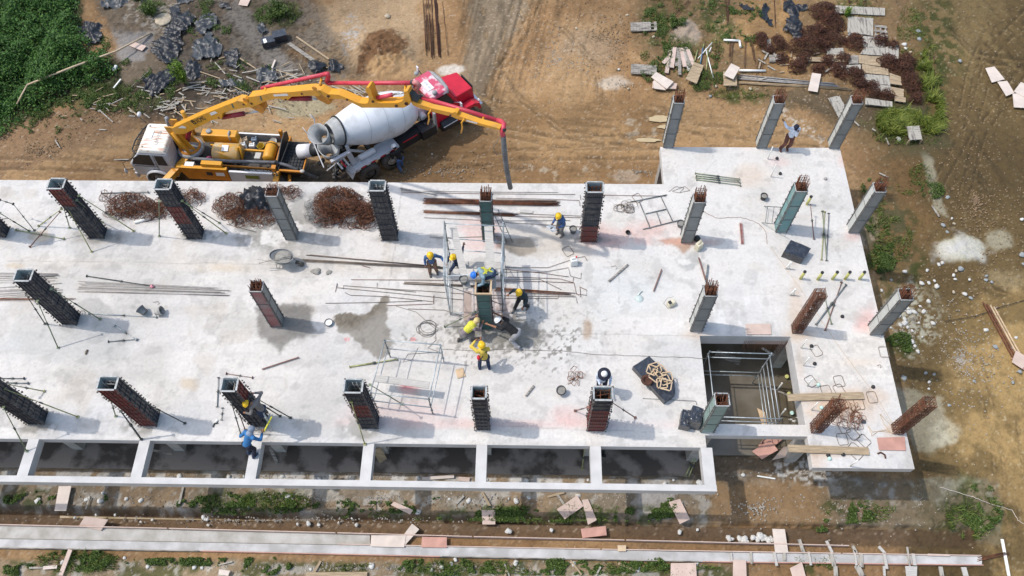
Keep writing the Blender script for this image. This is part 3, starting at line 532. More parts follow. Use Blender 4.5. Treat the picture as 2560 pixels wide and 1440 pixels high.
# lower storey: ground-floor slab, columns, deep beams at the well
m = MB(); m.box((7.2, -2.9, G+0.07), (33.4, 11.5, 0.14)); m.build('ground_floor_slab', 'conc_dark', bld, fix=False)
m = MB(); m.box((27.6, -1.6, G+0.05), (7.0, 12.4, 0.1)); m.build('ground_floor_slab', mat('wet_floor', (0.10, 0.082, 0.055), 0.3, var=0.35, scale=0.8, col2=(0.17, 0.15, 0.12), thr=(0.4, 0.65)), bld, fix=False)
ROWY = {1: 0.0, 2: -3.95, 3: -7.95}
colx = [4*i for i in range(-2, 6)]
def low_col(x, y, w=0.42): 
    m = MB(); m.box((x, y, (G-0.34)/2-0.02), (w, w, -G-0.34+0.02)); m.build('column', 'conc_form', bld, fix=False)
for x in colx:
    for y in (0.25, -3.7, -7.72): low_col(x+0.05, y)
for x, y in ((24.0, 0.25), (24.0, -3.75), (24.0, -7.85), (23.62, 4.7), (27.86, 4.7), (30.79, 4.7), (27.8, 0.8), (30.79, 0.8), (27.8, -3.9), (30.75, -3.7), (27.8, -7.8), (30.75, -7.7)): low_col(x, y)
m = MB(); m.box((25.82, -4.0, -0.17-0.34), (3.4, 0.28, 0.34)); m.box((27.66, -5.9, -0.17-0.34), (0.28, 3.4, 0.34)); m.build('beam', 'conc', bld, fix=False)
# ------------------------------------------------------------ column forms and reinforcement cages
F = 'form'; RD = 'form_red'
def cage_mb(w, d, z0, z1, mi=0, nb=3, r=0.013, step=0.10, splay=0.0, rn=None, lean=(0, 0), ty=0.010, wob=0.012):
    rn = rn or random.Random(3); t = MB(); hw, hd = w/2, d/2; pts = []
    for i in range(nb+1):
        f = -1+2*i/nb; pts += [(f*hw, -hd), (f*hw, hd)]
        if 0 < i < nb: pts += [(-hw, f*hd), (hw, f*hd)]
    top = []
    for x, y in pts:
        e = (rn.uniform(-1, 1)*splay+lean[0], rn.uniform(-1, 1)*splay+lean[1], z1+rn.uniform(-0.14, 0.06))
        t.path([(x, y, z0), (x+rn.uniform(-wob, wob), y, z0+(z1-z0)*0.75), (x+e[0], y+e[1], e[2])], r, 4, mi)
    z = z0+0.05
    while z < z1-0.05:
        k = 1.06; jx = rn.uniform(-wob, wob); jy = rn.uniform(-wob, wob); a = rn.uniform(-0.05, 0.05)
        q = [(-hw*k, -hd*k), (hw*k, -hd*k), (hw*k, hd*k), (-hw*k, hd*k)]
        t.path([(x*math.cos(a)-y*math.sin(a)+jx, x*math.sin(a)+y*math.cos(a)+jy, z+rn.uniform(-0.02, 0.02)) for x, y in q], ty, 4, mi, closed=True, smooth=False)
        if rn.random() < 0.6: t.tube((-hw, rn.uniform(-.5, .5)*hd, z), (hw, rn.uniform(-.5, .5)*hd, z), ty, 4, mi)
        if rn.random() < 0.6: t.tube((rn.uniform(-.5, .5)*hw, -hd, z), (rn.uniform(-.5, .5)*hw, hd, z), ty, 4, mi)
        z += step*rn.uniform(0.85, 1.15)
    return t
def dark_form(name_label, x, yfront, w, d, h, segs, seed, tie='vertical', bars='bar_grey'):
    rn = random.Random(seed); o = empty('column_form', name_label, 'column form', (x, yfront+d/2, 0), 0, 'black steel column forms')
    nseg = len(segs); hs = h/nseg; th = 0.03; hw, hd = w/2, d/2
    faces = [((0, -1), w, hd), ((1, 0), d, hw), ((0, 1), w, hd), ((-1, 0), d, hw)]
    for s_ in range(nseg):
        z0 = s_*hs; sm = segs[s_] if isinstance(segs[s_], str) else None
        for fi, (nn, wid, off) in enumerate(faces):
            m_ = segs[s_] if isinstance(segs[s_], str) else segs[s_][fi]
            t = MB(); n_ = Vector((nn[0], nn[1], 0)); tx = Vector((-nn[1], nn[0], 0)); off2 = off-th
            ww = wid if nn[0] == 0 else wid-2*th-0.004
            def P_(a, b, c): return tx*a+n_*b+Vector((0, 0, c))
            sk = rn.uniform(-0.012, 0.012)
            def bx(a0, a1, b0, b1, c0, c1, mi):
                t.add([P_(a0, b0, c0), P_(a1, b0, c0), P_(a1, b1, c0), P_(a0, b1, c0), P_(a0, b0, c1), P_(a1, b0, c1), P_(a1, b1, c1), P_(a0, b1, c1)], [(3, 2, 1, 0), (4, 5, 6, 7), (0, 1, 5, 4), (1, 2, 6, 5), (2, 3, 7, 6), (3, 0, 4, 7)], mi)
            bx(-ww/2, ww/2, off2+sk-0.006, off2+sk, z0+0.004, z0+hs-0.008, 1)
            bx(-ww/2, ww/2, off2+sk+0.001, off2+sk+0.007, z0+0.004, z0+hs-0.008, 0)
            for c in (z0+0.02, z0+hs*0.33, z0+hs*0.66, z0+hs-0.035): bx(-ww/2, ww/2, off2+sk+0.008, off2+sk+0.034, c, c+0.014, 2)
            nr = 4 if wid > 0.5 else 3
            for k in range(nr+1):
                a = -ww/2+0.012+(ww-0.024)*k/nr; bx(a-0.007, a+0.007, off2+sk+0.0085, off2+sk+0.040, z0+0.006, z0+hs-0.01, 2)
            t.build('form_panel', [m_, 'form_in', 'form_rib' if m_ == F else RD], o, fix=False)
    t = MB()
    ro = hw+0.005; rd = hd+0.005
    for a, b in (((-ro, -rd), (ro, -rd)), ((ro, -rd), (ro, rd)), ((ro, rd), (-ro, rd)), ((-ro, rd), (-ro, -rd))):
        A = Vector((a[0], a[1], h+0.012)); B = Vector((b[0], b[1], h+0.012)); dd = (B-A).normalized()*0.03; t.beam(A+dd, B-dd, 0.055, 0.024)
    t.build('rim', 'rim', o, fix=False)
    t = MB()
    for sx, sy in ((-1, -1), (1, -1), (1, 1), (-1, 1)):
        z = 0.08
        while z < h-0.05:
            x0 = sx*(hw+0.025); y0 = sy*(hd+0.025); t.box((x0+rn.uniform(-.02, .02), y0+rn.uniform(-.02, .02), z), (rn.uniform(.03, .07), rn.uniform(.03, .07), rn.uniform(.03, .05)), rotz(rn.uniform(0, 3)))
            z += rn.uniform(0.13, 0.24)
    if tie == 'vertical':
        for k in range(4): a = -hw+w*(k+0.5)/4; t.tube((a, -hd-0.045, 0.02), (a, -hd-0.045, h-0.15), 0.006, 4)
    t.build('clamps', 'clamp', o, fix=False)
    cage_mb(w-0.16, d-0.14, 0.05, h-0.12+rn.uniform(-.06, .04), rn=rn, step=0.3, r=.018, ty=.016).build('rebar_cage', 'rust' if bars == 'rust' else bars, o, fix=False)
    return o
def sheet_form(label, x, yfront, w, d, h, mats, seed, cage=0.5, segs=3, rot=0.0, lat=True):
    rn = random.Random(seed); o = empty('column_form', label, 'column form', (x, yfront+d/2, 0), rot, 'smooth panel column forms'); th = 0.02; hw, hd = w/2, d/2
    for fi, (nn, wid, off) in enumerate([((0, -1), w, hd), ((1, 0), d, hw), ((0, 1), w, hd), ((-1, 0), d, hw)]):
        t = MB(); n_ = Vector((nn[0], nn[1], 0)); tx = Vector((-nn[1], nn[0], 0)); ww = wid if nn[0] == 0 else wid-2*th-0.006
        def bx(a0, a1, b0, b1, c0, c1, mi):
            P_ = lambda a, b, c: tx*a+n_*b+Vector((0, 0, c))
            t.add([P_(a0, b0, c0), P_(a1, b0, c0), P_(a1, b1, c0), P_(a0, b1, c0), P_(a0, b0, c1), P_(a1, b0, c1), P_(a1, b1, c1), P_(a0, b1, c1)], [(3, 2, 1, 0), (4, 5, 6, 7), (0, 1, 5, 4), (1, 2, 6, 5), (2, 3, 7, 6), (3, 0, 4, 7)], mi)
        m_ = mats[fi % len(mats)]
        for s_ in range(segs):
            z0 = h*s_/segs; z1 = h*(s_+1)/segs; bx(-ww/2, ww/2, off-th, off-0.004+rn.uniform(-.002, .002), z0+0.003, z1-0.003, 0); bx(-ww/2+0.012, ww/2-0.012, off-0.001, off+0.012, z1-0.03, z1-0.012, 1)
        for a in (-ww/2+0.012, ww/2-0.012): bx(a-0.012, a+0.012, off-0.0005, off+0.022, 0.002, h-0.002, 1)
        for k in range(7):
            z = h*(k+0.5)/7+rn.uniform(-.1, .1); s = rn.choice((-1, 1)); bx(s*ww/2-0.02, s*ww/2+0.03, off+0.023, off+0.05, z, z+0.035, 1)
        t.build('form_panel', [m_, 'panel_edge'], o, fix=False)
    t = MB()
    for a, b in (((-hw, -hd), (hw, -hd)), ((hw, -hd), (hw, hd)), ((hw, hd), (-hw, hd)), ((-hw, hd), (-hw, -hd))):
        A = Vector((a[0], a[1], h+0.01)); B = Vector((b[0], b[1], h+0.01)); dd = (B-A).normalized()*0.02; t.beam(A+dd, B-dd, 0.035, 0.02)
    t.build('rim', 'rim', o, fix=False)
    if cage > 0: cage_mb(w-0.11, d-0.11, 0.05, h+cage, nb=4, r=0.014, step=0.085, splay=0.035, rn=rn, lean=(rn.uniform(-.03, .05), rn.uniform(0, .05))).build('rebar_cage', 'rust', o, fix=False)
    else: cage_mb(w-0.1, d-0.1, 0.05, h-0.1, nb=4, step=0.2, rn=rn).build('rebar_cage', 'rust', o, fix=False)
    return o
F = 'form'; RD = 'form_red'
Y1, Y2, Y3, Y0, Y5 = 0.0, -3.95, -7.95, 4.90-0.02, 0.54
XA, XB = 27.86, 30.79
# back row
dark_form('black column form cut off by the left border in the back row', -4.05, Y1, 0.58, 0.46, 3.4, [F, F, F], 1)
dark_form('black column form with a small red patch at the far left of the back row', 0.0, Y1, 0.58, 0.46, 3.4, [F, F, (RD, F, F, F)], 2)
dark_form('black column form with a reddish middle section, beside the long heap of rusty stirrups', 4.02, Y1, 0.60, 0.46, 3.4, [F, (RD, F, F, F), F], 3)
sheet_form('slim cement-stained grey column form with faded teal patch beside the plastic sheet', 7.98, Y1, 0.46, 0.42, 3.0, ['panel_grey', 'panel_grey', 'panel_grey', 'panel_lteal'], 4, cage=0.25, segs=4)
dark_form('black column form next to the big round heap of rusty stirrups', 12.0, Y1, 0.60, 0.46, 3.4, [F, F, F], 5)
sheet_form('dark teal column form behind the scaffold, rebar sticking out of its top', 16.0, Y1, 0.44, 0.42, 2.78, ['panel_teal'], 6, cage=0.45, segs=4)
dark_form('wide black column form with dark red bottom, right of the man with a clipboard', 20.05, Y1, 0.62, 0.46, 3.4, [(RD, F, F, RD), F, F], 7, bars='rust')
sheet_form('grey column form with a rust-stained foot beside the white jug', 24.0, Y1, 0.44, 0.42, 2.78, ['panel_grey', 'panel_grey', 'panel_grey_lit', 'panel_grey_lit'], 8)
sheet_form('pale teal column form with a ladder frame leaning on it', XA, Y5, 0.44, 0.44, 2.78, ['panel_lteal'], 9)
sheet_form('grey column form at the right edge of the deck, nearer the teal column form', XB, Y5, 0.42, 0.44, 2.78, ['panel_grey', 'panel_grey', 'panel_grey_lit', 'panel_grey_lit'], 10)
# farthest row
sheet_form('dark greenish column form at the farthest left corner of the raised bay', 23.64, Y0, 0.42, 0.42, 2.78, ['panel_grey', 'panel_teal', 'panel_teal', 'panel_grey_lit'], 11)
sheet_form('grey column form the man in the white shirt leans on', 27.66, Y0, 0.42, 0.44, 2.78, ['panel_grey', 'panel_grey', 'panel_grey_lit', 'panel_grey_lit'], 12)
sheet_form('grey column form at the farthest right corner, in front of the weathered wooden forms', XB-0.02, Y0, 0.42, 0.44, 2.78, ['panel_grey', 'panel_grey', 'panel_grey_lit', 'panel_grey_lit'], 13)
# middle row
dark_form('black column form standing alone at the left of the middle row', 0.02, Y2, 0.58, 0.46, 3.4, [F, F, F], 14)
sheet_form('slim column form with faded red panels and wet mortar round its foot', 8.02, Y2, 0.44, 0.42, 2.78, ['panel_red', 'panel_grey', 'panel_red', 'panel_grey_lit'], 15, cage=0.3)
c_ = sheet_form('dark green column form with a timber rim where the workers are pouring', 16.05, Y2, 0.48, 0.44, 2.78, ['panel_teal'], 16, cage=0.0, segs=5)
t = MB(); zt = 2.86
for a, b in (((-.31, -.27), (.31, -.27)), ((.27, -.27), (.27, .27)), ((.31, .27), (-.31, .27)), ((-.27, .27), (-.27, -.27))):
    A = Vector((a[0], a[1], zt)); B = Vector((b[0], b[1], zt)); k = 0.03 if a[0] == b[0] else 0; dd = (B-A).normalized()*k; t.beam(A+dd, B-dd, 0.055, 0.07)
t.build('timber_rim', 'wood', c_, fix=False)
sheet_form('grey column form at the back left corner of the stair well', 24.0, Y2-.02, 0.44, 0.44, 2.78, ['panel_grey', 'panel_grey', 'panel_grey_lit', 'panel_grey_lit'], 17)
sheet_form('grey-brown column form at the right edge of the deck beside the white rubble', XB-0.05, Y2-.1, 0.44, 0.44, 2.78, ['panel_grey', 'panel_grey', 'panel_grey_lit', 'panel_grey_lit'], 18)
# front row
dark_form('black column form cut off by the left border in the front row', 0.02-.05, Y3, 0.58, 0.46, 3.4, [F, F, F], 19)
dark_form('column form with a long dark red face, second from the left in the front row', 4.05, Y3, 0.60, 0.46, 3.4, [(RD, F, F, F), (RD, F, F, F), (RD, F, F, F)], 20)
dark_form('black column form with a worker and a ladder on its side', 8.02, Y3, 0.50, 0.46, 3.4, [F, F, (F, RD, F, F)], 21)
dark_form('black column form with a reddish middle section, left of the empty scaffold frame', 12.03, Y3, 0.58, 0.46, 3.4, [F, (RD, F, F, F), F], 22)
dark_form('narrow black column form at the middle of the front row', 16.05, Y3, 0.46, 0.44, 3.0, [F, F, F], 23, bars='rust')
dark_form('front column form with red lower sections and black top hiding the brimmed man', 20.08, Y3, 0.60, 0.46, 3.0, [RD, RD, F], 24, bars='rust')
sheet_form('pale mint column form beside the black wrapped bundles at the stair well', 24.0, Y3, 0.46, 0.44, 2.6, ['panel_mint'], 25, cage=0.1)
# bare cages
def cage(label, x, y, w, h, seed, **k):
    o = empty('rebar_cage', label, 'rebar cage', (x, y, 0), 0, 'bare reinforcement cages')
    t = cage_mb(w, w, -0.05, h, rn=random.Random(seed), nb=4, ty=.010, **k); t.build('tied_bars', 'rust', o, fix=False); return o
cage('tall upright rusty rebar cage at the back right corner of the stair well', 27.8, Y2+0.12, 0.34, 2.95, 31, step=0.05)
cage('ragged rusty rebar cage with splayed top bars among the loose stirrups', 27.85, Y3+0.2, 0.34, 2.6, 32, step=0.055, splay=0.12)
cage('rusty rebar cage overhanging the right edge beside the square plywood sheet', 30.72, Y3+0.2, 0.34, 2.75, 33, step=0.05)

# ------------------------------------------------------------ adjustable steel props
def prop(label, a, b, m='prop_g', r=0.023, plates=True, grp='steel props'):
    a = Vector(a); b = Vector(b); o = empty('steel_prop', label, 'prop', a, 0, grp); d = b-a; L = d.length; k = d*0.52
    MB().tube((0, 0, 0), k, r, 6).build('outer_tube', m, o); MB().tube(k*0.98, d, r*0.72, 6).build('inner_tube', m, o)
    t = MB(); dn = d.normalized(); t.tube(k-dn*0.06, k+dn*0.06, r*1.4, 8); s = dn.cross(Vector((0, 0, 1))) if abs(dn.z) < .9 else Vector((1, 0, 0)); s.normalize(); t.tube(k-s*0.07, k+s*0.07, 0.009, 4); t.build('collar', 'prop_d', o)
    if plates:
        for e in (Vector((0, 0, 0)), d):
            n_ = s.cross(dn); MB().box(e, (0.10, 0.10, 0.010), Matrix((s, n_, dn)).transposed()).build('end_plate', m, o)
    return o
def pl(label, u0, v0, u1, v1, z1, m='prop_g', z0=0.03, r=0.022): return prop(label, S(u0, v0, z0), S(u1, v1, z1), m, r)
pl('olive prop raking off the far left black form to a plate near the rusty stirrups', 334, 577, 197, 489, 2.75, 'prop_y')
pl('thin dark prop beside the far left black form, inner of the pair', 255, 555, 192, 500, 2.6, 'prop_g', r=0.02)
pl('green prop standing left of the far left black form', 174, 569, 158, 515, 2.0, 'prop_g')
pl('long olive prop reaching toward the camera from the far left black form', 229, 629, 163, 510, 2.3, 'prop_y')
pl('rusty prop lying against others left of the far left black form', 75, 617, 150, 530, 1.3, 'prop_r')
pl('olive prop of the crossed pair left of the far left black form', 97, 565, 154, 522, 1.3, 'prop_y')
pl('green prop lying flat on the deck at the left border with a wing nut end', 40, 575, 160, 597, 0.05, 'prop_y')
pl('prop from the cut-off black form at the left border, upper one', 72, 577, 0, 533, 1.9, 'prop_g')
pl('thin raised bar near the left border joined to a clamp', 85, 575, 33, 510, 1.2, 'prop_d', r=0.016)
pl('short bar above the left border ending in the same clamp', 33, 510, 0, 500, 1.2, 'prop_d', z0=1.2, r=0.02)
pl('green prop standing upright left of the black form with the reddish section', 398, 590, 398, 503, 2.6, 'prop_g')
pl('olive prop raking right from the black form with the reddish section', 565, 583, 455, 502, 2.6, 'prop_y')
pl('second thinner prop raking right from the black form with the reddish section', 548, 557, 468, 508, 2.4, 'prop_g', r=0.02)
pl('dark prop raking left of the lone black form in the middle row', 112, 809, 66, 738, 2.4, 'prop_d')
pl('green prop reaching toward the camera from the lone black form in the middle row', 145, 869, 93, 752, 2.3, 'prop_g')
pl('slim green prop raking right from the lone black form in the middle row', 250, 798, 128, 722, 2.7, 'prop_g', r=0.022)
pl('steel prop from the left border black form across to the right in the front row', 194, 1042, 10, 972, 2.7, 'prop_y')
pl('green prop standing on the white cross beam at the far left', 66, 1127, 8, 1018, 2.1, 'prop_g')
pl('prop raking right from the long red faced form', 462, 1058, 330, 990, 2.8, 'prop_d')
pl('stout dark prop from the red faced form down to the cross beam', 353, 1098, 302, 1028, 1.9, 'prop_d', r=0.035)
pl('short prop hung on the red faced form with a forked head', 289, 1040, 277, 1001, 1.7, 'prop_g')
pl('upper dark prop raking right beside the worker on the ladder', 726, 1044, 630, 990, 2.5, 'prop_d')
pl('lower dark prop raking right beside the worker on the ladder', 700, 1040, 640, 1002, 1.9, 'prop_d')
pl('dark prop left of the ladder column down to the deck edge', 602, 1085, 578, 1005, 2.6, 'prop_d')
pl('inner dark prop left of the ladder column', 613, 1075, 590, 1010, 2.0, 'prop_r')
pl('pale green prop from the form left of the empty scaffold to the cross beam', 912, 1110, 878, 1004, 2.7, 'prop_y')
pl('short prop sticking out behind the form left of the empty scaffold', 1005, 1010, 925, 962, 2.5, 'prop_g', r=0.02)
pl('olive yellow prop lying on the deck under the empty scaffold', 874, 917, 992, 898, 0.06, 'prop_y', r=0.035)
pl('steel prop raking left at the foot of the dark green form', 1112, 817, 1188, 780, 0.9, 'prop_g')
pl('bar braced on the left of the front form with red sections', 1438, 1027, 1470, 1018, 1.4, 'prop_r', r=0.02)
pl('dark prop raking right of the front form with red sections', 1588, 1044, 1530, 1006, 1.6, 'prop_r', r=0.022)
pl('rusty prop standing beside the pale teal form', 2035, 597, 2026, 510, 0.8, 'prop_r')
pl('yellow-green prop of the lying pair right of the pale teal form, longest one', 2054, 650, 2062, 530, 0.06, 'prop_y')
pl('grey prop lying close beside the yellow-green one right of the pale teal form', 2067, 652, 2056, 528, 0.07, 'prop_g', r=0.022)
pl('greyish prop lying rightmost of the three right of the pale teal form', 2066, 652, 2072, 534, 0.12, 'galv_d')
pl('grey prop lying aslant behind the upright rebar cage', 2040, 812, 2115, 712, 0.06, 'galv_d', r=0.034)
pl('rusty prop lying aslant behind the upright rebar cage', 2063, 826, 2104, 706, 0.06, 'prop_r', r=0.022)
pl('pale green prop crossing the others behind the upright rebar cage', 2079, 810, 2060, 735, 0.14, 'prop_g')
for k, (u0, v0, u1, v1, l) in enumerate(((1738, 433, 1848, 447, 'farthest'), (1740, 439, 1845, 451, 'second farthest'), (1739, 444, 1850, 456, 'second nearest'), (1741, 449, 1851, 463, 'nearest'))):
    pl('green prop lying in the row of four on the raised bay, %s of them' % l, u0, v0, u1, v1, 0.06, 'prop_g')
pl('galvanised prop lying level above the first heap of rusty stirrups', 254, 483, 370, 480, 0.06, 'galv_d', r=0.022)
pl('dark prop lying on the deck above the thin hooked bars at the left', 217, 690, 382, 715, 0.06, 'prop_d')
pl('light pole lying from the lone black form to the two grey buckets', 222, 784, 390, 792, 0.06, 'galv', r=0.018)
pl('galvanised tube lying as the lower leg of a V near the lone black form', 271, 854, 342, 848, 0.06, 'galv_d', r=0.02)
pl('galvanised tube lying as the upper leg of a V near the lone black form', 287, 815, 341, 849, 0.06, 'galv', r=0.02)
pl('slim steel rod with a disc foot lying left of the ladder column', 543, 1017, 546, 944, 0.05, 'galv_d', r=0.02)
pl('thin rusty rod lying behind the ladder column', 566, 934, 631, 944, 0.04, 'prop_r', r=0.014)
pl('thin bar lying below the slim rod left of the ladder column', 554, 1050, 556, 1020, 0.04, 'galv_d', r=0.012)
pl('galvanised tube lying at the far left of the front row, upper', 0, 946, 60, 946, 0.05, 'prop_d', r=0.02)
pl('galvanised tube lying at the far left of the front row, lower', 5, 957, 70, 958, 0.05, 'galv_d', r=0.024)
pl('long prop raised at the left border in the front row', 110, 978, 25, 962, 1.0, 'prop_y', r=0.024)
# ------------------------------------------------------------ scaffolds
TR = 0.024
def scaffold(label, corners, h, ledgers, decks=(), diag=(), rod='galv', inner=(), grp='scaffold frames'):
    c0 = corners[0]; o = empty('scaffold', label, 'scaffold', c0, 0, grp); c = [Vector(x)-Vector(c0) for x in corners]
    for i, p in enumerate(c):
        t = MB(); t.tube(p, p+Vector((0, 0, h[i])), TR, 6)
        for k in range(3): z = h[i]*(0.22+0.34*k); t.tube(p+Vector((0, 0, z-.03)), p+Vector((0, 0, z+.03)), TR*1.9, 6)
        t.build('post', rod if i % 2 else 'galv_d', o)
    for a, b, za, zb in ledgers:
        MB().tube(c[a]+Vector((0, 0, za)), c[b]+Vector((0, 0, zb)), TR*0.9, 6).build('ledger', rod, o)
    for a, b, za, zb in diag:
        MB().tube(c[a]+Vector((0, 0, za)), c[b]+Vector((0, 0, zb)), TR*0.75, 6).build('brace', 'galv_d', o)
    for a, b, w in inner:
        MB().tube(Vector(a)-Vector(c0), Vector(b)-Vector(c0), w, 6).build('frame_tube', rod, o)
    return o
def plank(label, a, b, w, th=0.04, m='plank', rz=0, cat='plank', name='plank', grp=None, kind=None):
    a = Vector(a); b = Vector(b); o = MB().beam(a, b, w, th).build(name, m, loc=(a+b)/2); return tag(o, label, cat, grp)
A0 = S(1126, 655); B0 = S(1262, 665); C0 = S(1126, 787); D0 = S(1257, 780)
scaffold('galvanised scaffold round the dark green column with workers and planks on it', [A0, B0, D0, C0], [2.9, 3.1, 3.1, 3.1],
         [(0, 1, 2.75, 2.85), (3, 2, 2.95, 2.98), (0, 3, 2.35, 2.35), (1, 2, 2.35, 2.35), (0, 3, 2.9, 2.95), (1, 2, 2.9, 2.95), (0, 1, 1.75, 1.75), (0, 1, 0.95, 0.95), (0, 3, 0.9, 0.9), (1, 2, 0.9, 0.9), (3, 2, 0.12, 0.12), (0, 3, 0.12, 0.12), (1, 2, 0.12, 0.12), (0, 3, 1.6, 1.6), (1, 2, 1.6, 1.6)],
         diag=[(3, 2, 2.3, 0.6), (1, 2, 0.2, 2.3)])
plank('long cement-grey plank at the left of the scaffold top under a bucket', S(1133, 568, 2.43), S(1168, 720, 2.43), 0.26)
plank('long pale plank at the right of the scaffold top near the far teal form', S(1221, 566, 2.43), S(1230, 722, 2.43), 0.31)
plank('grey platform board low inside the scaffold where the seated worker rests', S(1127, 662, 0.98), S(1262, 664, 0.98), 0.30)
plank('reddish plank leaning on the left side of the dark green column form', S(1168, 800, 0.15), S(1170, 728, 1.0), 0.28, m='ply')
# empty scaffold in front
a, b, c, d = S(976, 893), S(1110, 905), S(1082, 1034), S(942, 1018)
e0 = scaffold('empty galvanised scaffold frame casting a ladder of thin shadows on the deck', [a, b, c, d], [1.55, 1.6, 1.55, 1.5], [(0, 1, 1.45, 1.5), (0, 1, 0.75, 0.78), (3, 2, 1.4, 1.4), (3, 2, 0.62, 0.62), (0, 3, 1.42, 1.4), (1, 2, 1.45, 1.4), (0, 3, 0.7, 0.7), (1, 2, 0.7, 0.7)], grp='scaffold frames')
plank('cement-grey board resting across the empty scaffold frame', S(934, 945, 0.80), S(1073, 963, 0.80), 0.26)
# shoring tower in the well
w0, w1, w2, w3 = (24.45, -4.75, G+.1), (26.75, -4.8, G+.1), (26.75, -7.35, G+.1), (24.45, -7.3, G+.1)
hh = 2.95
sc = scaffold('galvanised shoring tower standing in the stair well', [w0, w1, w2, w3], [hh]*4, [(0, 1, hh-.08, hh-.08), (0, 1, hh-.55, hh-.55), (3, 2, hh-.1, hh-.1), (3, 2, hh-.5, hh-.5), (0, 3, hh-.3, hh-.3), (1, 2, hh-.3, hh-.3), (0, 1, 1.1, 1.1), (0, 1, 0.75, 0.75), (1, 2, hh-.75, hh-.75), (1, 2, 1.7, 1.7), (1, 2, 1.3, 1.3), (1, 2, 0.9, 0.9), (0, 3, 1.2, 1.2), (0, 3, 0.8, 0.8), (3, 2, 0.8, 0.8)])
# ladder beside the worker on the front form
def ladder(label, a, b, w, n, m='galv', side=(0, -1, 0), cat='ladder', name='ladder', r=0.018):
    a = Vector(a); b = Vector(b); o = empty(name, label, cat, a, 0); d = b-a; s = Vector(side).normalized()*w/2
    for sg in (-1, 1): MB().tube(s*sg, d+s*sg, r, 6).build('rail', m, o)
    for k in range(n): p = d*((k+0.5)/n); MB().tube(p-s, p+s, r*0.8, 6).build('rung', m, o)
    return o
ladder('short light ladder leaning on the right face of the black form under the worker', S(676, 1062, 0.02), S(656, 1030, 1.75), 0.46, 6, side=(0.5, -0.8, 0))
ladder('steel ladder frame leaning steeply beside the far teal column form', S(1274, 605, 0.02), S(1238, 525, 1.9), 0.22, 5, 'galv_d', side=(1, 0.2, 0), r=0.016)
ladder('ladder frame leaning on the pale teal column form from the left', S(1908, 536, 0.03), S(1958, 540, 0.95), 0.85, 3, 'galv_d', side=(0.25, 1, 0), r=0.016)
fr = empty('trestle', 'dark steel trestle frame lying flat between the wide black form and the grey form', 'frame', S(1640, 530), 0)
fo = S(1640, 530)
for u0, v0, u1, v1 in ((1578, 504, 1667, 487), (1607, 573, 1696, 551), (1597, 501, 1626, 571), (1651, 489, 1681, 552), (1614, 534, 1665, 523), (1641, 529, 1652, 559)):
    MB().tube(S(u0, v0, .04)-fo, S(u1, v1, .04)-fo, 0.022, 6).build('tube', 'galv_d', fr)
# ------------------------------------------------------------ the concrete pump truck (cab to the left, +x is its rear)
def paint(name, col, rough=0.35, var=0.08, **k): M[name] = mat(name+'_paint', col, rough, var=var, **k); return M[name]
paint('yel', (0.64, 0.30, 0.020), 0.42, 0.14, scale=2.2, col2=(0.46, 0.24, 0.045), thr=(.52, .75)); paint('yel2', (0.52, 0.20, 0.012), 0.45, 0.2, scale=2.5); paint('yel_dirty', (0.60, 0.30, 0.03), 0.6, 0.1, col2=(0.46, 0.36, 0.22), thr=(0.45, 0.7), scale=2)
paint('wht', (0.74, 0.75, 0.75), 0.35, 0.04); paint('wht_rust', (0.72, 0.70, 0.64), 0.5, 0.05, col2=(0.42, 0.17, 0.07), thr=(0.50, 0.68), scale=2.6, streak=(0.8, 3.5, 1))
paint('sil', (0.50, 0.51, 0.54), 0.35, 0.06); paint('red', (0.55, 0.012, 0.035), 0.4, 0.1); paint('redp', (0.52, 0.045, 0.075), 0.45, 0.2, scale=3); paint('red_worn', (0.52, 0.07, 0.13), 0.5, 0.1, col2=(0.62, 0.50, 0.52), thr=(0.5, 0.6), scale=2.5)
paint('hyd', (0.26, 0.012, 0.03), 0.4, 0.2); paint('blk', (0.018, 0.02, 0.024), 0.5, 0.3); paint('gry', (0.27, 0.28, 0.29), 0.6, 0.2); paint('drumw', (0.74, 0.76, 0.79), 0.42, 0.05, scale=1.6, col2=(0.50, 0.50, 0.49), thr=(0.50, 0.78), bump=.05); paint('drumg', (0.36, 0.37, 0.37), 0.7, 0.3)
paint('gunk', (0.085, 0.08, 0.075), 0.85, 0.4, scale=4, bump=0.5); paint('orange', (0.50, 0.17, 0.01), 0.5, 0.12); paint('plate', (0.68, 0.68, 0.70), 0.5, 0.05); paint('chrome', (0.5, 0.52, 0.54), 0.2, 0.05, metal=0.8); paint('pipeg', (0.12, 0.125, 0.135), 0.6, 0.35); paint('cushion', (0.48, 0.46, 0.42), 0.6, 0.1)
GL = glass('vehicle_glass')
def wheel(par, x, y, r=0.52, w=0.28, side=-1, rimm='gry'):
    R_ = Matrix.Rotation(math.pi/2, 3, 'X'); o = MB().lathe([(r*0.55, -w/2), (r*0.9, -w/2), (r, -w*0.33), (r, w*0.33), (r*0.9, w/2), (r*0.55, w/2)], 22, (x, y, r), R_, cap=False).build('wheel', 'rubber', par)
    m = MB(); ys = y+side*w*0.28
    m.lathe([(r*0.56, -0.02), (r*0.5, 0.03), (r*0.40, 0.05), (r*0.22, 0.0), (r*0.17, 0.09), (0.001, 0.10)], 18, (x, ys, r), Matrix.Rotation(-side*math.pi/2, 3, 'X') if side > 0 else R_, cap=False)
    for k in range(8): a = k*math.pi/4; m.box((x+r*0.3*math.cos(a), ys+side*0.05, r+r*0.3*math.sin(a)), (0.035, 0.06, 0.035))
    m.build('rim', rimm, o); return o
pump = empty('concrete_pump_truck', 'yellow truck mounted concrete pump with silver cab, its boom arched over the white mixer', 'pump truck', (0, 6.02, G), math.radians(-3.5))
pt = pump
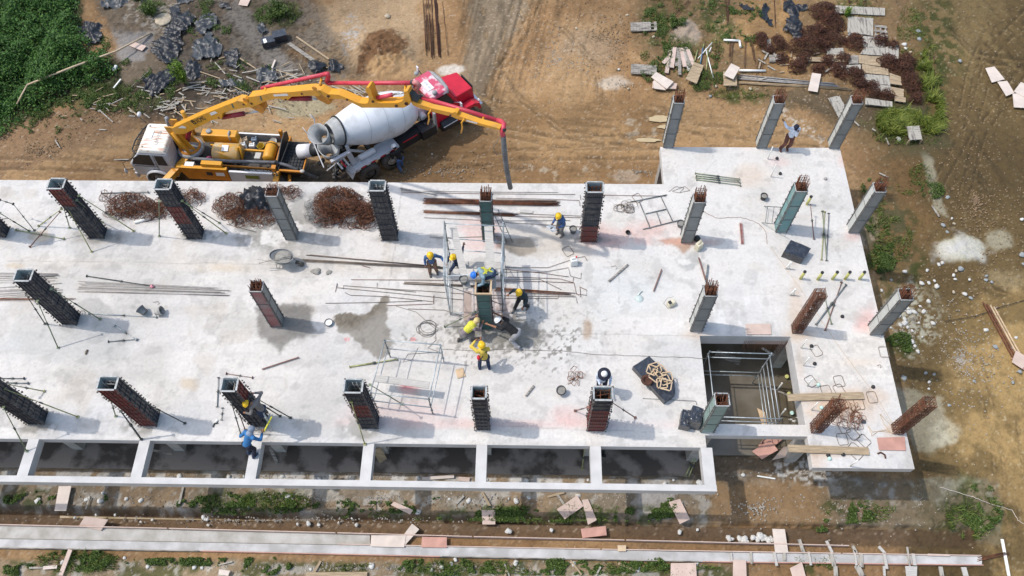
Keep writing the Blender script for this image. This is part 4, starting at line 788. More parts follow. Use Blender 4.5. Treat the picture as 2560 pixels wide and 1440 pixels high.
# cab
cb = MB()
def hexa(m, lo, hi, mi=0):                      # lo, hi: four (x, y, z) corners each
    m.add(list(lo)+list(hi), [(3, 2, 1, 0), (4, 5, 6, 7), (0, 1, 5, 4), (1, 2, 6, 5), (2, 3, 7, 6), (3, 0, 4, 7)], mi)
W_ = 0.93; YC = -0.03
hexa(cb, [(-0.55, -W_, 0.62), (1.42, -W_, 0.62), (1.42, W_, 0.62), (-0.55, W_, 0.62)], [(-0.60, -W_, 1.45), (1.42, -W_, 1.45), (1.42, W_, 1.45), (-0.60, W_, 1.45)])
hexa(cb, [(-0.60, -W_, 1.452), (1.42, -W_, 1.452), (1.42, W_, 1.452), (-0.60, W_, 1.452)], [(0.02, -W_+.06, 2.18), (1.40, -W_+.05, 2.18), (1.40, W_-.10, 2.18), (0.02, W_-.12, 2.18)])
bmc = cb.build('cab_body', 'sil', pt)
mod = bmc.modifiers.new('bevel', 'BEVEL'); mod.width = 0.05; mod.segments = 3
m = MB(); hexa(m, [(0.0, -W_+.05, 2.183), (1.41, -W_+.04, 2.183), (1.41, W_-.10, 2.183), (0.0, W_-.11, 2.183)], [(0.16, -W_+.12, 2.40), (1.30, -W_+.11, 2.40), (1.30, W_-.20, 2.40), (0.20, W_-.22, 2.40)])
o = m.build('cab_roof', 'wht_rust', pt); mod = o.modifiers.new('bevel', 'BEVEL'); mod.width = 0.06; mod.segments = 3
MB().box((0.44, 0.05, 2.415), (0.28, 0.42, 0.03)).build('roof_hatch', 'wht', o)
for y in (-0.66, 0.55): MB().box((0.30, y, 2.41), (0.07, 0.04, 0.03)).build('vent', 'blk', o)
def poly_plate(name, pts, n, th, m_, par):
    n = Vector(n).normalized()*th; pts = [Vector(p) for p in pts]; k = len(pts); t = MB(); t.add(pts+[p+n for p in pts], [tuple(range(k-1, -1, -1)), tuple(range(k, 2*k))]+[(i, (i+1) % k, k+(i+1) % k, k+i) for i in range(k)]); return t.build(name, m_, par)
poly_plate('side_window', [(-0.45, -W_-.004, 1.48), (0.56, -W_-.002, 1.44), (0.56, -W_+.052, 2.12), (0.10, -W_+.052, 2.12), (-0.28, -W_+.03, 1.86)], (0, -1, 0), 0.02, GL, pt)
poly_plate('side_window', [(0.76, -W_-.002, 1.48), (1.20, -W_-.002, 1.48), (1.15, -W_+.045, 2.08), (0.76, -W_+.045, 2.08)], (0, -1, 0), 0.02, GL, pt)
poly_plate('windscreen', [(-0.605, -0.80, 1.50), (-0.605, 0.80, 1.50), (-0.02, 0.74, 2.13), (-0.02, -0.78, 2.13)], (-1, 0, .8), 0.02, GL, pt)
poly_plate('rear_window', [(1.423, -0.15, 1.5), (1.423, 0.68, 1.5), (1.41, 0.62, 2.08), (1.41, 0.0, 2.08)], (1, 0, 0), 0.02, GL, pt)
m = MB(); m.path([(0.66, -W_-.012, 0.7), (0.66, -W_-.012, 1.42), (0.70, -W_+.045, 2.1)], 0.012, 4); m.path([(-0.4, -W_-.012, 1.36), (0.64, -W_-.012, 1.34)], 0.010, 4); m.build('door_seam', 'blk', pt)
MB().box((0.50, -W_-.02, 1.10), (0.24, 0.03, 0.08)).build('door_handle', 'blk', pt)
m = MB(); m.lathe([(0.56, -0.03), (0.62, -0.03), (0.62, 0.16), (0.56, 0.16)], 20, (0.5, -W_-.0, 0.52), Matrix.Rotation(math.pi/2, 3, 'X'), cap=False); m.build('wheel_arch', 'sil', pt)
MB().box((-0.62, 0, 0.6), (0.12, 1.86, 0.30)).build('bumper', 'sil', pt)
for y in (-0.72, 0.72): MB().box((-0.64, y, 0.85), (0.06, 0.28, 0.18)).build('headlight', 'wht', pt)
def mirror(par, pts, head, sz):
    o_ = MB().path(pts, 0.016, 5).build('mirror_arm', 'blk', par); MB().ball(head, sz, 10, 6).build('mirror', 'plate', o_)
mirror(pt, [(-0.3, -0.93, 1.9), (-0.68, -1.2, 1.85), (-0.72, -1.22, 1.4), (-0.55, -0.96, 1.15)], (-0.74, -1.24, 1.3), (0.04, 0.09, 0.17))
mirror(pt, [(0.0, 0.8, 2.3), (-0.35, 1.05, 2.35), (-0.38, 1.1, 2.2)], (-0.36, 1.12, 2.5), (0.09, 0.14, 0.11))
m = MB(); m.path([(0.05, 0.80, 2.20), (-0.22, 0.62, 2.05), (-0.42, 0.0, 1.98), (-0.40, -0.5, 1.98), (-0.1, -0.85, 2.1)], 0.03, 6)
for k in range(5): m.tube((-0.44+abs(k-2)*.04, -0.62+0.33*k, 1.98), (-0.08, -0.62+0.33*k, 2.1), 0.018, 5)
m.build('sun_visor', 'blk', pt)
for x in (0.45, 4.9, 6.0):
    for s in (-1, 1): wheel(pt, x, s*0.86, 0.50, 0.3, s)
m = MB(); m.box((3.6, 0, 0.75), (6.2, 0.9, 0.22)); m.build('chassis', 'blk', pt)
MB().box((3.9, 0, 0.98), (4.6, 1.7, 0.12)).build('bed', 'gunk', pt)
# turret
tx, ty = 1.98, 0.12
m = MB(); m.lathe([(0.56, 1.35), (0.60, 1.40), (0.60, 1.56), (0.54, 1.60), (0.50, 1.60)], 30, (tx, ty, 0)); m.build('turret_base', 'gry', pt)
m = MB(); m.lathe([(0.50, 1.60), (0.50, 1.68), (0.41, 1.68), (0.40, 1.60)], 36, (tx, ty, 0), cap=False)
for k in range(36): a = k*math.pi/18; m.box((tx+0.46*math.cos(a), ty+0.46*math.sin(a), 1.70), (0.03, 0.024, 0.03), rotz(a))
m.build('slewing_ring', 'yel2', pt)
MB().lathe([(0.30, 0.95), (0.52, 1.35), (0.40, 1.55), (0.01, 1.56)], 20, (tx, ty, 0)).build('turret_pedestal', 'blk', pt)
m = MB()
for s in (-1, 1):
    A = Vector((tx-0.5, ty-0.30+s*0.2, 3.22)); hexa(m, [(tx-0.35, ty+s*.22-.03, 1.69), (tx+0.35, ty+s*.22-.03, 1.69), (tx+0.35, ty+s*.22+.03, 1.69), (tx-0.35, ty+s*.22+.03, 1.69)], [(tx-.52, ty+s*.22-.03, 3.2), (tx-0.1, ty+s*.22-.03, 3.2), (tx-0.1, ty+s*.22+.03, 3.2), (tx-.52, ty+s*.22+.03, 3.2)])
m.build('turret_fork', 'yel', pt)
MB().tube((tx-0.1, ty-0.05, 1.75), (tx+0.75, ty-0.15, 3.45), 0.11, 12).build('lift_cylinder', 'hyd', pt)
MB().tube((tx+0.15, ty-0.45, 1.65), (tx-0.25, ty-0.3, 2.9), 0.08, 8).build('turret_strut', 'yel', pt)
m = MB(); m.path([(tx-.5, ty+.6, 1.4), (tx-.75, ty+.5, 2.0), (tx-.65, ty+.3, 2.8), (tx-.5, ty+.2, 3.3)], 0.09, 8); m.build('riser_pipe', 'gry', pt)
# side boxes, tank, rails
m = MB(); hexa(m, [(1.95, -1.06, 0.75), (3.95, -1.06, 0.75), (3.95, -0.90, 0.75), (1.95, -0.90, 0.75)], [(1.62, -0.98, 1.45), (3.90, -0.98, 1.45), (3.90, -0.82, 1.45), (1.62, -0.82, 1.45)])
sp = m.build('side_panel', 'orange', pt); m = MB(); m.beam((1.60, -0.93, 1.47), (3.92, -0.93, 1.47), 0.16, 0.035); m.box((3.25, -0.80, 1.60), (0.95, 0.22, 0.2)); m.build('panel_rim', 'yel', sp)
for x, w in ((3.05, .28), (3.55, .40)): poly_plate('sticker', [(x-w/2, -1.032, 1.05), (x+w/2, -1.032, 1.05), (x+w/2, -1.008, 1.25), (x-w/2, -1.008, 1.25)], (0, -1, .1), 0.006, 'blk' if x < 3.3 else 'plate', sp)
m = MB(); hexa(m, [(3.98, -1.06, 0.75), (6.0, -1.06, 0.75), (6.0, -1.0, 0.75), (3.98, -1.0, 0.75)], [(3.98, -1.0, 1.30), (6.0, -1.0, 1.30), (6.0, -0.94, 1.30), (3.98, -0.94, 1.30)])
sp = m.build('side_panel', 'sil', pt); MB().beam((3.98, -0.95, 1.325), (6.0, -0.95, 1.325), 0.10, 0.04).build('panel_rim', 'wht', sp)
poly_plate('sticker', [(4.72, -1.055, 1.0), (5.35, -1.055, 1.0), (5.35, -1.025, 1.2), (4.72, -1.025, 1.2)], (0, -1, .1), 0.006, mat('green_sticker', (0.12, 0.14, 0.02), 0.5), sp)
m = MB(); m.box((5.0, 1.14, 1.25), (2.0, 0.05, 0.5)); sp = m.build('side_panel', 'gry', pt); MB().beam((4.0, 1.14, 1.52), (6.0, 1.14, 1.52), 0.07, 0.035).build('panel_rim', 'wht', sp)
o = MB().box((3.22, 0.86, 1.58), (1.66, 0.42, 0.5)).build('hydraulic_tank', 'yel', pt); mod = o.modifiers.new('bevel', 'BEVEL'); mod.width = 0.05; mod.segments = 3
MB().lathe([(0.11, 0), (0.13, 0.03), (0.13, 0.08), (0.05, 0.09)], 14, (2.75, 0.86, 1.83)).build('filler_cap', 'gry', o); MB().path([(3.7, 0.95, 1.85), (3.72, 0.75, 1.9), (3.75, 0.6, 1.6)], 0.05, 7).build('hose', 'gry', o)
prof = [(0.02, -0.62), (0.40, -0.62), (0.46, -0.55), (0.46, 0.55), (0.40, 0.62), (0.02, 0.62)]
o = MB().lathe(prof, 26, (3.72, 0.05, 1.38), Matrix.Rotation(math.pi/2, 3, 'Y')).build('water_tank', 'yel_dirty', pt); o2 = MB().box((3.75, -0.05, 1.86), (0.3, 0.3, 0.01), Matrix.Rotation(0.25, 3, 'X')).build('sticker', 'plate', o)
m = MB(); m.path([(4.15, 0.10, 1.75), (4.38, 0.1, 1.8), (4.42, -0.05, 1.6), (4.42, -0.25, 1.2)], 0.06, 8); m.build('elbow_pipe', 'yel', pt)
o = MB().lathe([(0.03, 0.56), (0.10, 0.52), (0.20, 0.46), (0.28, 0.36), (0.28, -0.42), (0.24, -0.50), (0.02, -0.50)], 22, (5.68, 0.25, 1.42), Matrix.Rotation(-math.pi/2, 3, 'X')).build('pressure_tank', 'yel', pt)
m = MB(); m.lathe([(0.293, 0.26), (0.31, 0.28), (0.293, 0.30)], 22, (5.68, 0.25, 1.42), Matrix.Rotation(-math.pi/2, 3, 'X'), cap=False); m.build('tank_band', 'blk', o)
MB().beam((4.4, 0.30, 1.35), (5.5, 0.28, 1.35), 0.08, 0.10).build('cross_rail', 'yel', pt)
MB().beam((2.9, -0.55, 1.2), (6.1, -0.60, 1.2), 0.07, 0.1).build('cross_rail', 'yel2', pt)
MB().beam((2.75, 0.52, 1.3), (3.3, 0.48, 1.3), 0.08, 0.10).build('cross_rail', 'yel', pt)
m = MB(); rr = random.Random(4)
for k in range(40): x = rr.uniform(2.6, 6.0); y = rr.uniform(-0.75, 0.7); m.tube((x, y, 1.08), (x+rr.uniform(-.35, .35), y+rr.uniform(-.3, .3), 1.08+rr.uniform(0, .22)), rr.uniform(.015, .05), 6)
m.build('hydraulic_lines', 'gunk', pt)
m = MB()
for k in range(12): x = rr.uniform(4.5, 5.9); m.path([(x, -0.85, 1.15), (x+.1, -.78, 1.3), (x+.25, -.84, 1.25), (x+.3, -.9, 1.1)], 0.03, 5)
m.build('coiled_chains', 'gry', pt)
MB().ball((2.95, -0.38, 1.40), (0.15, 0.15, 0.14), 12, 8).build('filter_bowl', paint('pinkish', (0.35, 0.06, 0.12), 0.4), pt)
MB().box((5.15, -0.05, 1.3), (0.26, 0.34, 0.3)).build('valve_block', 'cushion', pt)
MB().box((2.15, -0.78, 1.42), (0.42, 0.24, 0.16)).build('tool_box', 'wht', pt)
m = MB(); m.path([(2.15, -0.45, 1.45), (2.5, -0.56, 1.62), (4.0, -0.60, 1.62), (6.15, -0.52, 1.62), (6.6, -0.55, 1.5), (7.9, -0.75, 0.95)], 0.075, 10); o = m.build('delivery_pipe', 'pipeg', pt)
m = MB(); m.lathe([(0.09, -0.05), (0.11, -0.03), (0.11, 0.03), (0.09, 0.05)], 14, (6.15, -0.52, 1.62), Matrix.Rotation(math.pi/2, 3, 'Y')); m.build('coupling', 'blk', o)
# hopper with its raised rubber flap
m = MB(); hexa(m, [(6.35, -0.5, 0.55), (7.0, -0.5, 0.55), (7.0, 0.6, 0.55), (6.35, 0.6, 0.55)], [(6.25, -0.75, 1.35), (7.35, -0.75, 1.35), (7.35, 0.95, 1.35), (6.25, 0.95, 1.35)]); hp = m.build('hopper', 'blk', pt)
m = MB(); m.beam((6.3, -0.78, 1.38), (7.4, -0.80, 1.38), 0.09, 0.09); m.beam((7.4, -0.85, 1.38), (7.4, 1.0, 1.38), 0.05, 0.07); m.build('hopper_rim', 'yel2', hp); MB().ball((7.38, -0.78, 1.42), (0.12, 0.1, 0.06), 8, 6).build('bumper_pad', 'cushion', hp)
m = MB(); 
for k in range(9): m.tube((6.35, -0.65+0.19*k, 1.37), (7.35, -0.65+0.19*k, 1.37), 0.012, 5)
for k in range(7): m.tube((6.4+0.15*k, -0.7, 1.385), (6.4+0.15*k, 0.9, 1.385), 0.012, 5)
m.build('grate', 'blk', hp)
poly_plate('rubber_flap', [(6.20, -0.85, 1.42), (6.25, -0.55, 1.75), (6.35, 0.3, 2.15), (6.38, 0.75, 2.2), (6.40, 1.0, 2.0), (6.34, 1.05, 1.42)], (1, 0, 0), 0.04, 'blk', hp)
m = MB(); m.beam((6.12, -0.9, 1.45), (6.12, 1.1, 1.45), 0.09, 0.12); m.box((6.12, 1.0, 1.75), (0.14, 0.14, 0.6)); m.box((6.1, -0.78, 1.5), (0.2, 0.22, 0.25)); m.build('rear_frame', 'yel2', pt)
# outriggers
def legbeam(name, a, b, w, h, m_, par=pt): return MB().beam(a, b, w, h).build(name, m_, par)
o = legbeam('outrigger', (1.95, -0.30, 1.35), (0.95, -1.65, 0.95), 0.30, 0.28, 'yel'); MB().tube((0.95, -1.62, 1.0), (0.95, -1.65, 0.05), 0.07, 8).build('jack', 'chrome', o); MB().box((1.42, -1.01, 1.14), (0.34, 0.08, 0.34), rotz(math.radians(-37))).build('collar', 'yel2', o)
o = legbeam('outrigger', (1.75, 0.7, 1.35), (1.05, 2.2, 1.1), 0.26, 0.26, 'yel2'); MB().tube((1.05, 2.15, 1.65), (1.05, 2.15, 0.05), 0.10, 8).build('jack', 'yel', o)
o = legbeam('outrigger', (6.1, -0.6, 1.0), (6.15, -1.55, 0.9), 0.26, 0.26, 'yel'); MB().tube((6.15, -1.5, 1.0), (6.15, -1.5, 0.05), 0.08, 8).build('jack', 'chrome', o)
o = legbeam('outrigger', (6.6, -0.6, 0.8), (6.75, -1.35, 0.7), 0.12, 0.16, 'yel2')
o = legbeam('outrigger', (6.15, 0.9, 1.0), (6.15, 1.5, 0.9), 0.24, 0.24, 'yel2')
m = MB(); m.beam((2.3, -1.12, 0.55), (4.0, -1.12, 0.55), 0.06, 0.04); m.build('step_bar', 'sil', pt)
# boom: side outlines traced, set on the vertical plane the boom swings in
BT = np.array([2.25, 5.6]); BE = np.array([16.7, 0.05]); bd = (BE-BT)/np.linalg.norm(BE-BT); bn = np.array([bd[1], -bd[0]]); bn = bn if bn[1] < 0 else -bn
def bp(u, v, off=0.2):
    d = -CB+CR*(u-1280)/FPX+CU*(720-v)/FPX; o_ = BT+bn*off; t = ((o_-CAMP[:2])@bn)/(d[:2]@bn); p = CAMP+d*t; return Vector(p)
BN = Vector((bn[0], bn[1], 0))
def boom_prism(name, px, th, m_, off=0.2, par=pt, bev=0.015):
    t = MB(); near = [bp(u, v, off) for u, v in px]; far = [p-BN*th for p in near]; k = len(px)
    t.add(near+far, [tuple(range(k)), tuple(range(2*k-1, k-1, -1))]+[(i, (i+1) % k, k+(i+1) % k, k+i) for i in range(k)])
    o_ = t.build(name, m_, par, loc='world' if par is pt else None)
    if par is not pt: o_.matrix_parent_inverse = (par.parent.matrix_basis if par.parent else Matrix()).inverted()
    return o_
def z5(x, y): return (420+x/5.818, 180+y/5.818)
def z6(x, y): return (780+x/9.143, 160+y/9.143)
def z4(x, y): return (1000+x/7.2, 160+y/7.2)
s1 = [z5(*q) for q in ((48, 825), (500, 620), (920, 455), (1010, 420), (1080, 430), (1150, 480), (1180, 510), (1060, 530), (960, 548), (790, 600), (782, 680), (650, 695), (240, 900), (95, 905))]
s2 = [z5(*q) for q in ((1165, 365), (1300, 350), (1480, 308), (1800, 290), (2080, 262), (2190, 275), (2240, 330), (2190, 350), (2080, 345), (1800, 358), (1762, 392), (1722, 420), (1640, 390), (1560, 385), (1430, 420), (1300, 480), (1200, 522), (1145, 470))]
s3 = [z6(*q) for q in ((150, 600), (200, 600), (370, 690), (600, 700), (700, 740), (1060, 893), (1200, 905), (1270, 895), (1295, 830), (1285, 700), (1215, 610), (1240, 545), (1300, 530), (1345, 590), (1375, 700), (1420, 810), (1490, 870), (1560, 893), (1960, 890), (2060, 850), (2095, 800), (2100, 640), (2180, 620), (2215, 700), (2262, 840), (2225, 930), (2100, 1000), (1130, 1000), (1000, 930), (860, 860), (700, 800), (430, 800), (300, 760), (160, 680))]
s4 = [z4(*q) for q in ((180, 655), (330, 718), (560, 795), (950, 880), (985, 860), (1030, 880), (1030, 925), (1430, 1065), (1700, 1135), (1795, 1168), (1795, 1190), (1700, 1170), (1400, 1100), (1010, 985), (940, 950), (600, 865), (350, 795), (230, 740))]
for nm, sx, th, of in (('boom_section', s1, 0.36, 0.2), ('boom_section', s2, 0.34, 0.19), ('boom_section', s3, 0.30, 0.17), ('boom_section', s4, 0.20, 0.12)):
    bs = boom_prism(nm, sx, th, 'yel', of)
    if sx is s1: sec1 = bs
    if sx is s2: sec2 = bs
    if sx is s3: sec3 = bs
    if sx is s4: sec4 = bs
def onb(name, pts, r, m_, off, par=pt, n=10):
    o_ = MB().path([bp(u, v, off) for u, v in pts], r, n).build(name, m_, par, loc='world'); return o_
onb('ram', [(556, 293), (609, 284)], 0.105, 'hyd', 0.0); onb('ram_rod', [(607, 284.5), (648, 278)], 0.045, 'chrome', 0.0)
onb('ram', [(723, 246), (777, 246)], 0.095, 'hyd', 0.0); onb('ram_rod', [(775, 246), (792, 248)], 0.045, 'chrome', 0.0)
onb('ram', [(936, 246), (980, 237)], 0.075, 'redp', 0.02); onb('ram_rod', [(979, 237), (1012, 231)], 0.035, 'chrome', 0.02)
boom_prism('boom_link', [z5(*q) for q in ((1200, 515), (1300, 465), (1380, 515), (1395, 575), (1372, 612), (1290, 565))], 0.30, 'yel2', 0.14)
boom_prism('boom_link', [z5(*q) for q in ((2125, 335), (2200, 310), (2290, 350), (2365, 430), (2362, 465), (2330, 478), (2180, 400))], 0.26, 'yel2', 0.13)
boom_prism('boom_link', [z6(*q) for q in ((2200, 640), (2260, 700), (2420, 850), (2400, 890), (2250, 820), (2160, 700))], 0.22, 'blk', 0.12)
# pins and holes
for (u, v), r in ((z5(1130, 410), .16), (z5(1215, 460), .06), (z5(1100, 470), .06), (z5(1710, 402), .05), (z5(2130, 240), .12), (z5(1945, 318), .05), (z5(740, 665), .05), (z6(370, 740), .07), (z6(800, 820), .05), (z6(1390, 860), .06), (z6(1925, 960), .07), (z6(2155, 910), .09), (z4(905, 925), .05), (z4(110, 715), .06)):
    p = bp(u, v, 0.205); MB().tube(p-BN*0.02, p+BN*0.02, r*0.75, 12).build('pin', 'yel2' if r > .1 else 'rust_d', pt, loc='world')
# decals and lettering on the first section
def decal(px, m_, off, par=pt):
    t = MB(); q = [bp(u, v, off) for u, v in px]; t.add(q+[p+BN*0.004 for p in q], [(3, 2, 1, 0), (4, 5, 6, 7), (0, 1, 5, 4), (1, 2, 6, 5), (2, 3, 7, 6), (3, 0, 4, 7)]); return t.build('decal', m_, par, loc='world')
decal([z5(*q) for q in ((145, 815), (205, 780), (255, 800), (265, 820), (215, 850), (165, 845))][:4], 'plate', 0.202); decal([z5(*q) for q in ((605, 600), (680, 570), (720, 595), (630, 635))], 'plate', 0.202)
decal([z5(*q) for q in ((1528, 330), (1730, 315), (1755, 345), (1545, 355))], 'plate', 0.193); decal([z5(*q) for q in ((918, 462), (938, 460), (965, 520), (945, 525))], 'panel_teal', 0.202); decal([z5(*q) for q in ((1332, 352), (1352, 350), (1372, 410), (1355, 412))], 'panel_teal', 0.193)
decal([z4(*q) for q in ((1190, 1005), (1390, 1055), (1390, 1078), (1190, 1028))], 'plate', 0.125)
def text_on(name, s, org, xdir, ydir, size, m_, par, th=0.004):
    cu = bpy.data.curves.new(name, 'FONT'); cu.body = s; cu.size = size; cu.extrude = th; cu.align_x = 'CENTER'; cu.align_y = 'CENTER'
    to = bpy.data.objects.new(name, cu); dg = bpy.context.evaluated_depsgraph_get(); me = bpy.data.meshes.new_from_object(to); bpy.data.objects.remove(to)
    xd = Vector(xdir).normalized(); yd = Vector(ydir); yd = (yd-xd*yd.dot(xd)).normalized(); zd = xd.cross(yd)
    mt = Matrix((xd, yd, zd)).transposed().to_4x4(); mt.translation = Vector(org); me.transform(mt); me.materials.append(M[m_]); o_ = bpy.data.objects.new(name, me); CL.objects.link(o_); o_.parent = par; return o_
LX = (bp(*z5(527, 664), .206)-bp(*z5(415, 718), .206)).length; p0 = bp(*z5(330, 760), .206); p1 = bp(*z5(525, 672), .206); xd = (p1-p0)
tx_ = text_on('lettering', 'XCMG', bp(*z5(470, 694), .206), xd, Vector((0, 0, 1)), LX/2.6, 'blk', pt); tx_.matrix_parent_inverse = pt.matrix_basis.inverted()
q0 = bp(*z5(370, 727), .206); e1 = xd.normalized(); e2 = (Vector((0, 0, 1))-e1*e1.z).normalized(); t = MB(); 
sq = [q0+e1*a*LX*.13+e2*b*LX*.13 for a, b in ((-1, -1), (1, -1), (1, 1), (-1, 1), (-1, -1))]
for a, b in zip(sq[:-1], sq[1:]): t.beam(a+(b-a)*.04, b-(b-a)*.04, 0.035, 0.03)
t.beam(q0+e1*LX*-.13+e2*.05, q0+e1*LX*.07, .03, .03); o = t.build('emblem', 'blk', pt, loc='world')
text_on('lettering', 'LJW-326', (0.86, -0.10, 2.404), (0, 1, 0), (-1, 0, 0), 0.22, 'gry', pt, 0.003)
# red pipeline along the boom
rp = 0.075; OF = -0.42
o1 = MB().path([bp(655, 221, OF), bp(669, 217, OF), bp(740, 201.5, OF), bp(812, 185.5, OF)], rp, 12).build('boom_pipe', 'redp', pt, loc='world')
MB().path([bp(812, 185.5, OF), bp(820, 184, OF), bp(821, 192, OF), bp(817, 204, OF), bp(822, 208, OF), bp(828, 207.5, OF)], rp*1.15, 12).build('pipe_elbow', 'redp', pt, loc='world')
MB().path([bp(828, 207.5, OF), bp(930, 207.8, OF), bp(1034, 206.8, OF)], rp, 12).build('boom_pipe', 'redp', pt, loc='world')
MB().path([bp(1034, 206.8, OF), bp(1042, 206, OF), bp(1048, 213, OF), bp(1041, 222, OF), bp(1036, 230, OF), bp(1040, 238, OF), bp(1050, 243, OF)], rp*1.1, 12).build('pipe_elbow', paint('rose', (0.50, 0.20, 0.20), 0.6, 0.2), pt, loc='world')
MB().path([bp(1050, 243, OF), bp(1150, 272, OF), bp(1244, 301, OF)], rp, 12).build('boom_pipe', 'redp', pt, loc='world')
MB().path([bp(1244, 301, OF), bp(1254, 304, -0.3), bp(1260, 311, -0.15), bp(1259, 320, 0.0), bp(1256, 324, 0.05), bp(1256, 333, 0.0), bp(1258, 340, 0)], rp*1.15, 12).build('pipe_elbow', 'redp', pt, loc='world')
for u, v in ((1246, 302), (1259, 324), (1052, 243.5), (1031, 207)): p = bp(u, v, OF if u != 1259 else 0.02); MB().ball(p, (0.10, 0.10, 0.10), 8, 6).build('coupling', 'blk', pt, loc='world')
for a, b in (((804, 195), (800, 212)), ((1014, 213), (1012, 228)), ((1038, 224), (1024, 230)), ((662, 219), (665, 225)), ((1145, 272), (1138, 284)), ((1210, 292), (1205, 304))): MB().path([bp(a[0], a[1], OF), bp(b[0], b[1], -0.05)], 0.045, 6).build('pipe_bracket', 'yel', pt, loc='world')
for u, v in ((1074, 275), (1157, 297)):
    MB().path([bp(u+4, v, 0.15), bp(u-3, v+10, 0.2), bp(u-1, v+22, 0.2), bp(u-4, v+35, 0.2)], 0.03, 6).build('hose_hook', 'yel', pt, loc='world')
ph = bp(1258, 338, 0.0); pz_ = [ph, Vector((ph.x+.02, ph.y, ph.z-0.8)), Vector((ph.x+0.08, ph.y-.02, ph.z-1.8)), Vector((ph.x+0.2, ph.y-.03, ph.z-2.9))]
MB().path(pz_, [0.085, 0.095, 0.09, 0.09], 12).build('rubber_hose', 'pipeg', pt, loc='world')
MB().path([Vector((ph.x-.1, ph.y-.1, ph.z)), Vector((ph.x-.35, ph.y-.1, ph.z-.5)), Vector((ph.x-.25, ph.y-.1, ph.z-.9)), Vector((ph.x+.05, ph.y-.12, ph.z-.75))], 0.012, 4).build('rope', 'wire', pt, loc='world')
# containers standing in the pump truck's tray
def lx(x, y, z): return pump.matrix_basis @ Vector((x, y, z))
def jerry(label, p, m_, s=1.0, rz=0.0, cap=None, name='jerrycan', cat='jerrycan'):
    o_ = empty(name, label, cat, p, rz, None); b = MB().box((0, 0, 0.15*s), (0.24*s, 0.19*s, 0.30*s), None, 0, 0.9).build('body', m_, o_); mo = b.modifiers.new('bevel', 'BEVEL'); mo.width = 0.03*s; mo.segments = 3
    MB().path([(-0.07*s, 0, 0.29*s), (-0.06*s, 0, 0.345*s), (0.04*s, 0, 0.345*s), (0.05*s, 0, 0.29*s)], 0.014*s, 6).build('handle', m_, o_); MB().lathe([(0.028*s, 0), (0.028*s, 0.05*s)], 10, (0.085*s, 0.05*s, 0.29*s)).build('cap', cap or m_, o_); return o_
def bucket(label, p, m_, r=0.15, h=0.28, fill=None, tilt=None, name='bucket', cat='bucket', grp=None, rz=0):
    o_ = empty(name, label, cat, p, rz, grp); R_ = Matrix.Rotation(tilt[0], 3, tilt[1]) if tilt else None; c = (0, 0, r*abs(math.sin(tilt[0])) if tilt else 0)
    MB().lathe([(r*0.72, 0), (r, h), (r*1.07, h), (r*1.07, h-0.02), (r*1.0, h-.021)], 18, c, R_, cap=False).lathe([(r*0.68, 0.012), (r*0.95, h-.002)], 18, c, R_, cap=False).lathe([(0.001, 0.004), (r*0.72, 0.004)], 18, c, R_, cap=False).build('shell', m_, o_)
    if fill: MB().lathe([(r*0.9, h*0.8), (0.002, h*0.84)], 18, c, R_, cap=False).build('contents', fill, o_)
    hp_ = [Vector((r*math.cos(a), r*math.sin(a)*0.9, h+0.0+(-0.10*math.sin(a) if False else 0.012))) for a in np.linspace(0, math.pi, 10)]; off = Vector(c); MB().path([off+(R_ @ q if R_ else q) for q in hp_], 0.006, 4).build('handle', 'wire', o_); return o_
TZ = 1.05
jerry('tan jerrycan in the pump truck tray, farther left of the pair', lx(4.27, 0.92, TZ), 'ply_tan', 1.15, 0.2); jerry('blue-grey jerrycan in the pump truck tray beside a tan one', lx(4.72, 0.95, TZ), mat('bluegrey_plastic', (0.16, 0.21, 0.27), 0.45), 1.2, 0.1)
jerry('white jerrycan in the pump truck tray next to the grey elbow pipe', lx(4.25, 0.62, TZ), 'whitep', 1.15, 0.1); jerry('white jerrycan in the pump truck tray left of the yellow bucket', lx(4.70, 0.60, TZ), 'whitep', 1.2, 0.0)
bucket('yellow bucket in the pump truck tray beside the gas cylinder', lx(5.10, 0.62, TZ), paint('ybucket', (0.62, 0.45, 0.05), 0.5), 0.17, 0.3); bucket('rusty can with scrap in the pump truck tray', lx(5.42, 0.60, TZ), 'rust_d', 0.15, 0.24, 'rust'); bucket('white-rimmed bucket behind the yellow tank in the pump truck tray', lx(5.62, 0.92, TZ), 'whitep', 0.17, 0.3)

# ------------------------------------------------------------ the mixer truck (+x is its front)
mx_ = empty('concrete_mixer_truck', 'red conventional cab mixer truck with big white drum backed up to the pump hopper', 'mixer truck', (9.05, 5.87, G), math.radians(38)); mt = mx_
for x in (0.60, 1.86):
    for s in (-1, 1): wheel(mt, x, s*0.98, 0.55, 0.42, s, 'gunk' if x < 1 else 'cushion')
for s in (-1, 1): wheel(mt, 6.25, s*0.92, 0.52, 0.3, s)
m = MB()
for s in (-1, 1): m.beam((-0.5, s*0.4, 1.0), (6.9, s*0.4, 0.95), 0.12, 0.26)
for x in (-0.4, 1.2, 2.8, 4.2): m.box((x, 0, 1.0), (0.14, 0.68, 0.2))
m.build('chassis', 'blk', mt)
m = MB(); prof = [(0.50, -0.55), (0.55, -0.50), (0.62, 0.05)]; 
a0 = Vector((-0.35, 0, 2.98)); a1 = Vector((4.02, 0, 1.82)); ax = (a1-a0); L = ax.length; ax.normalize(); Rd = ax.to_track_quat('Z', 'Y').to_matrix()
m.lathe([(0.46, 0.0), (0.52, 0.05), (0.64, 0.42)], 40, a0, Rd, cap=False); m.lathe([(0.43, 0.0), (0.38, 0.5), (0.5, 0.9)], 30, a0, Rd, cap=False); dg = m.build('drum_mouth', 'drumg', mt)
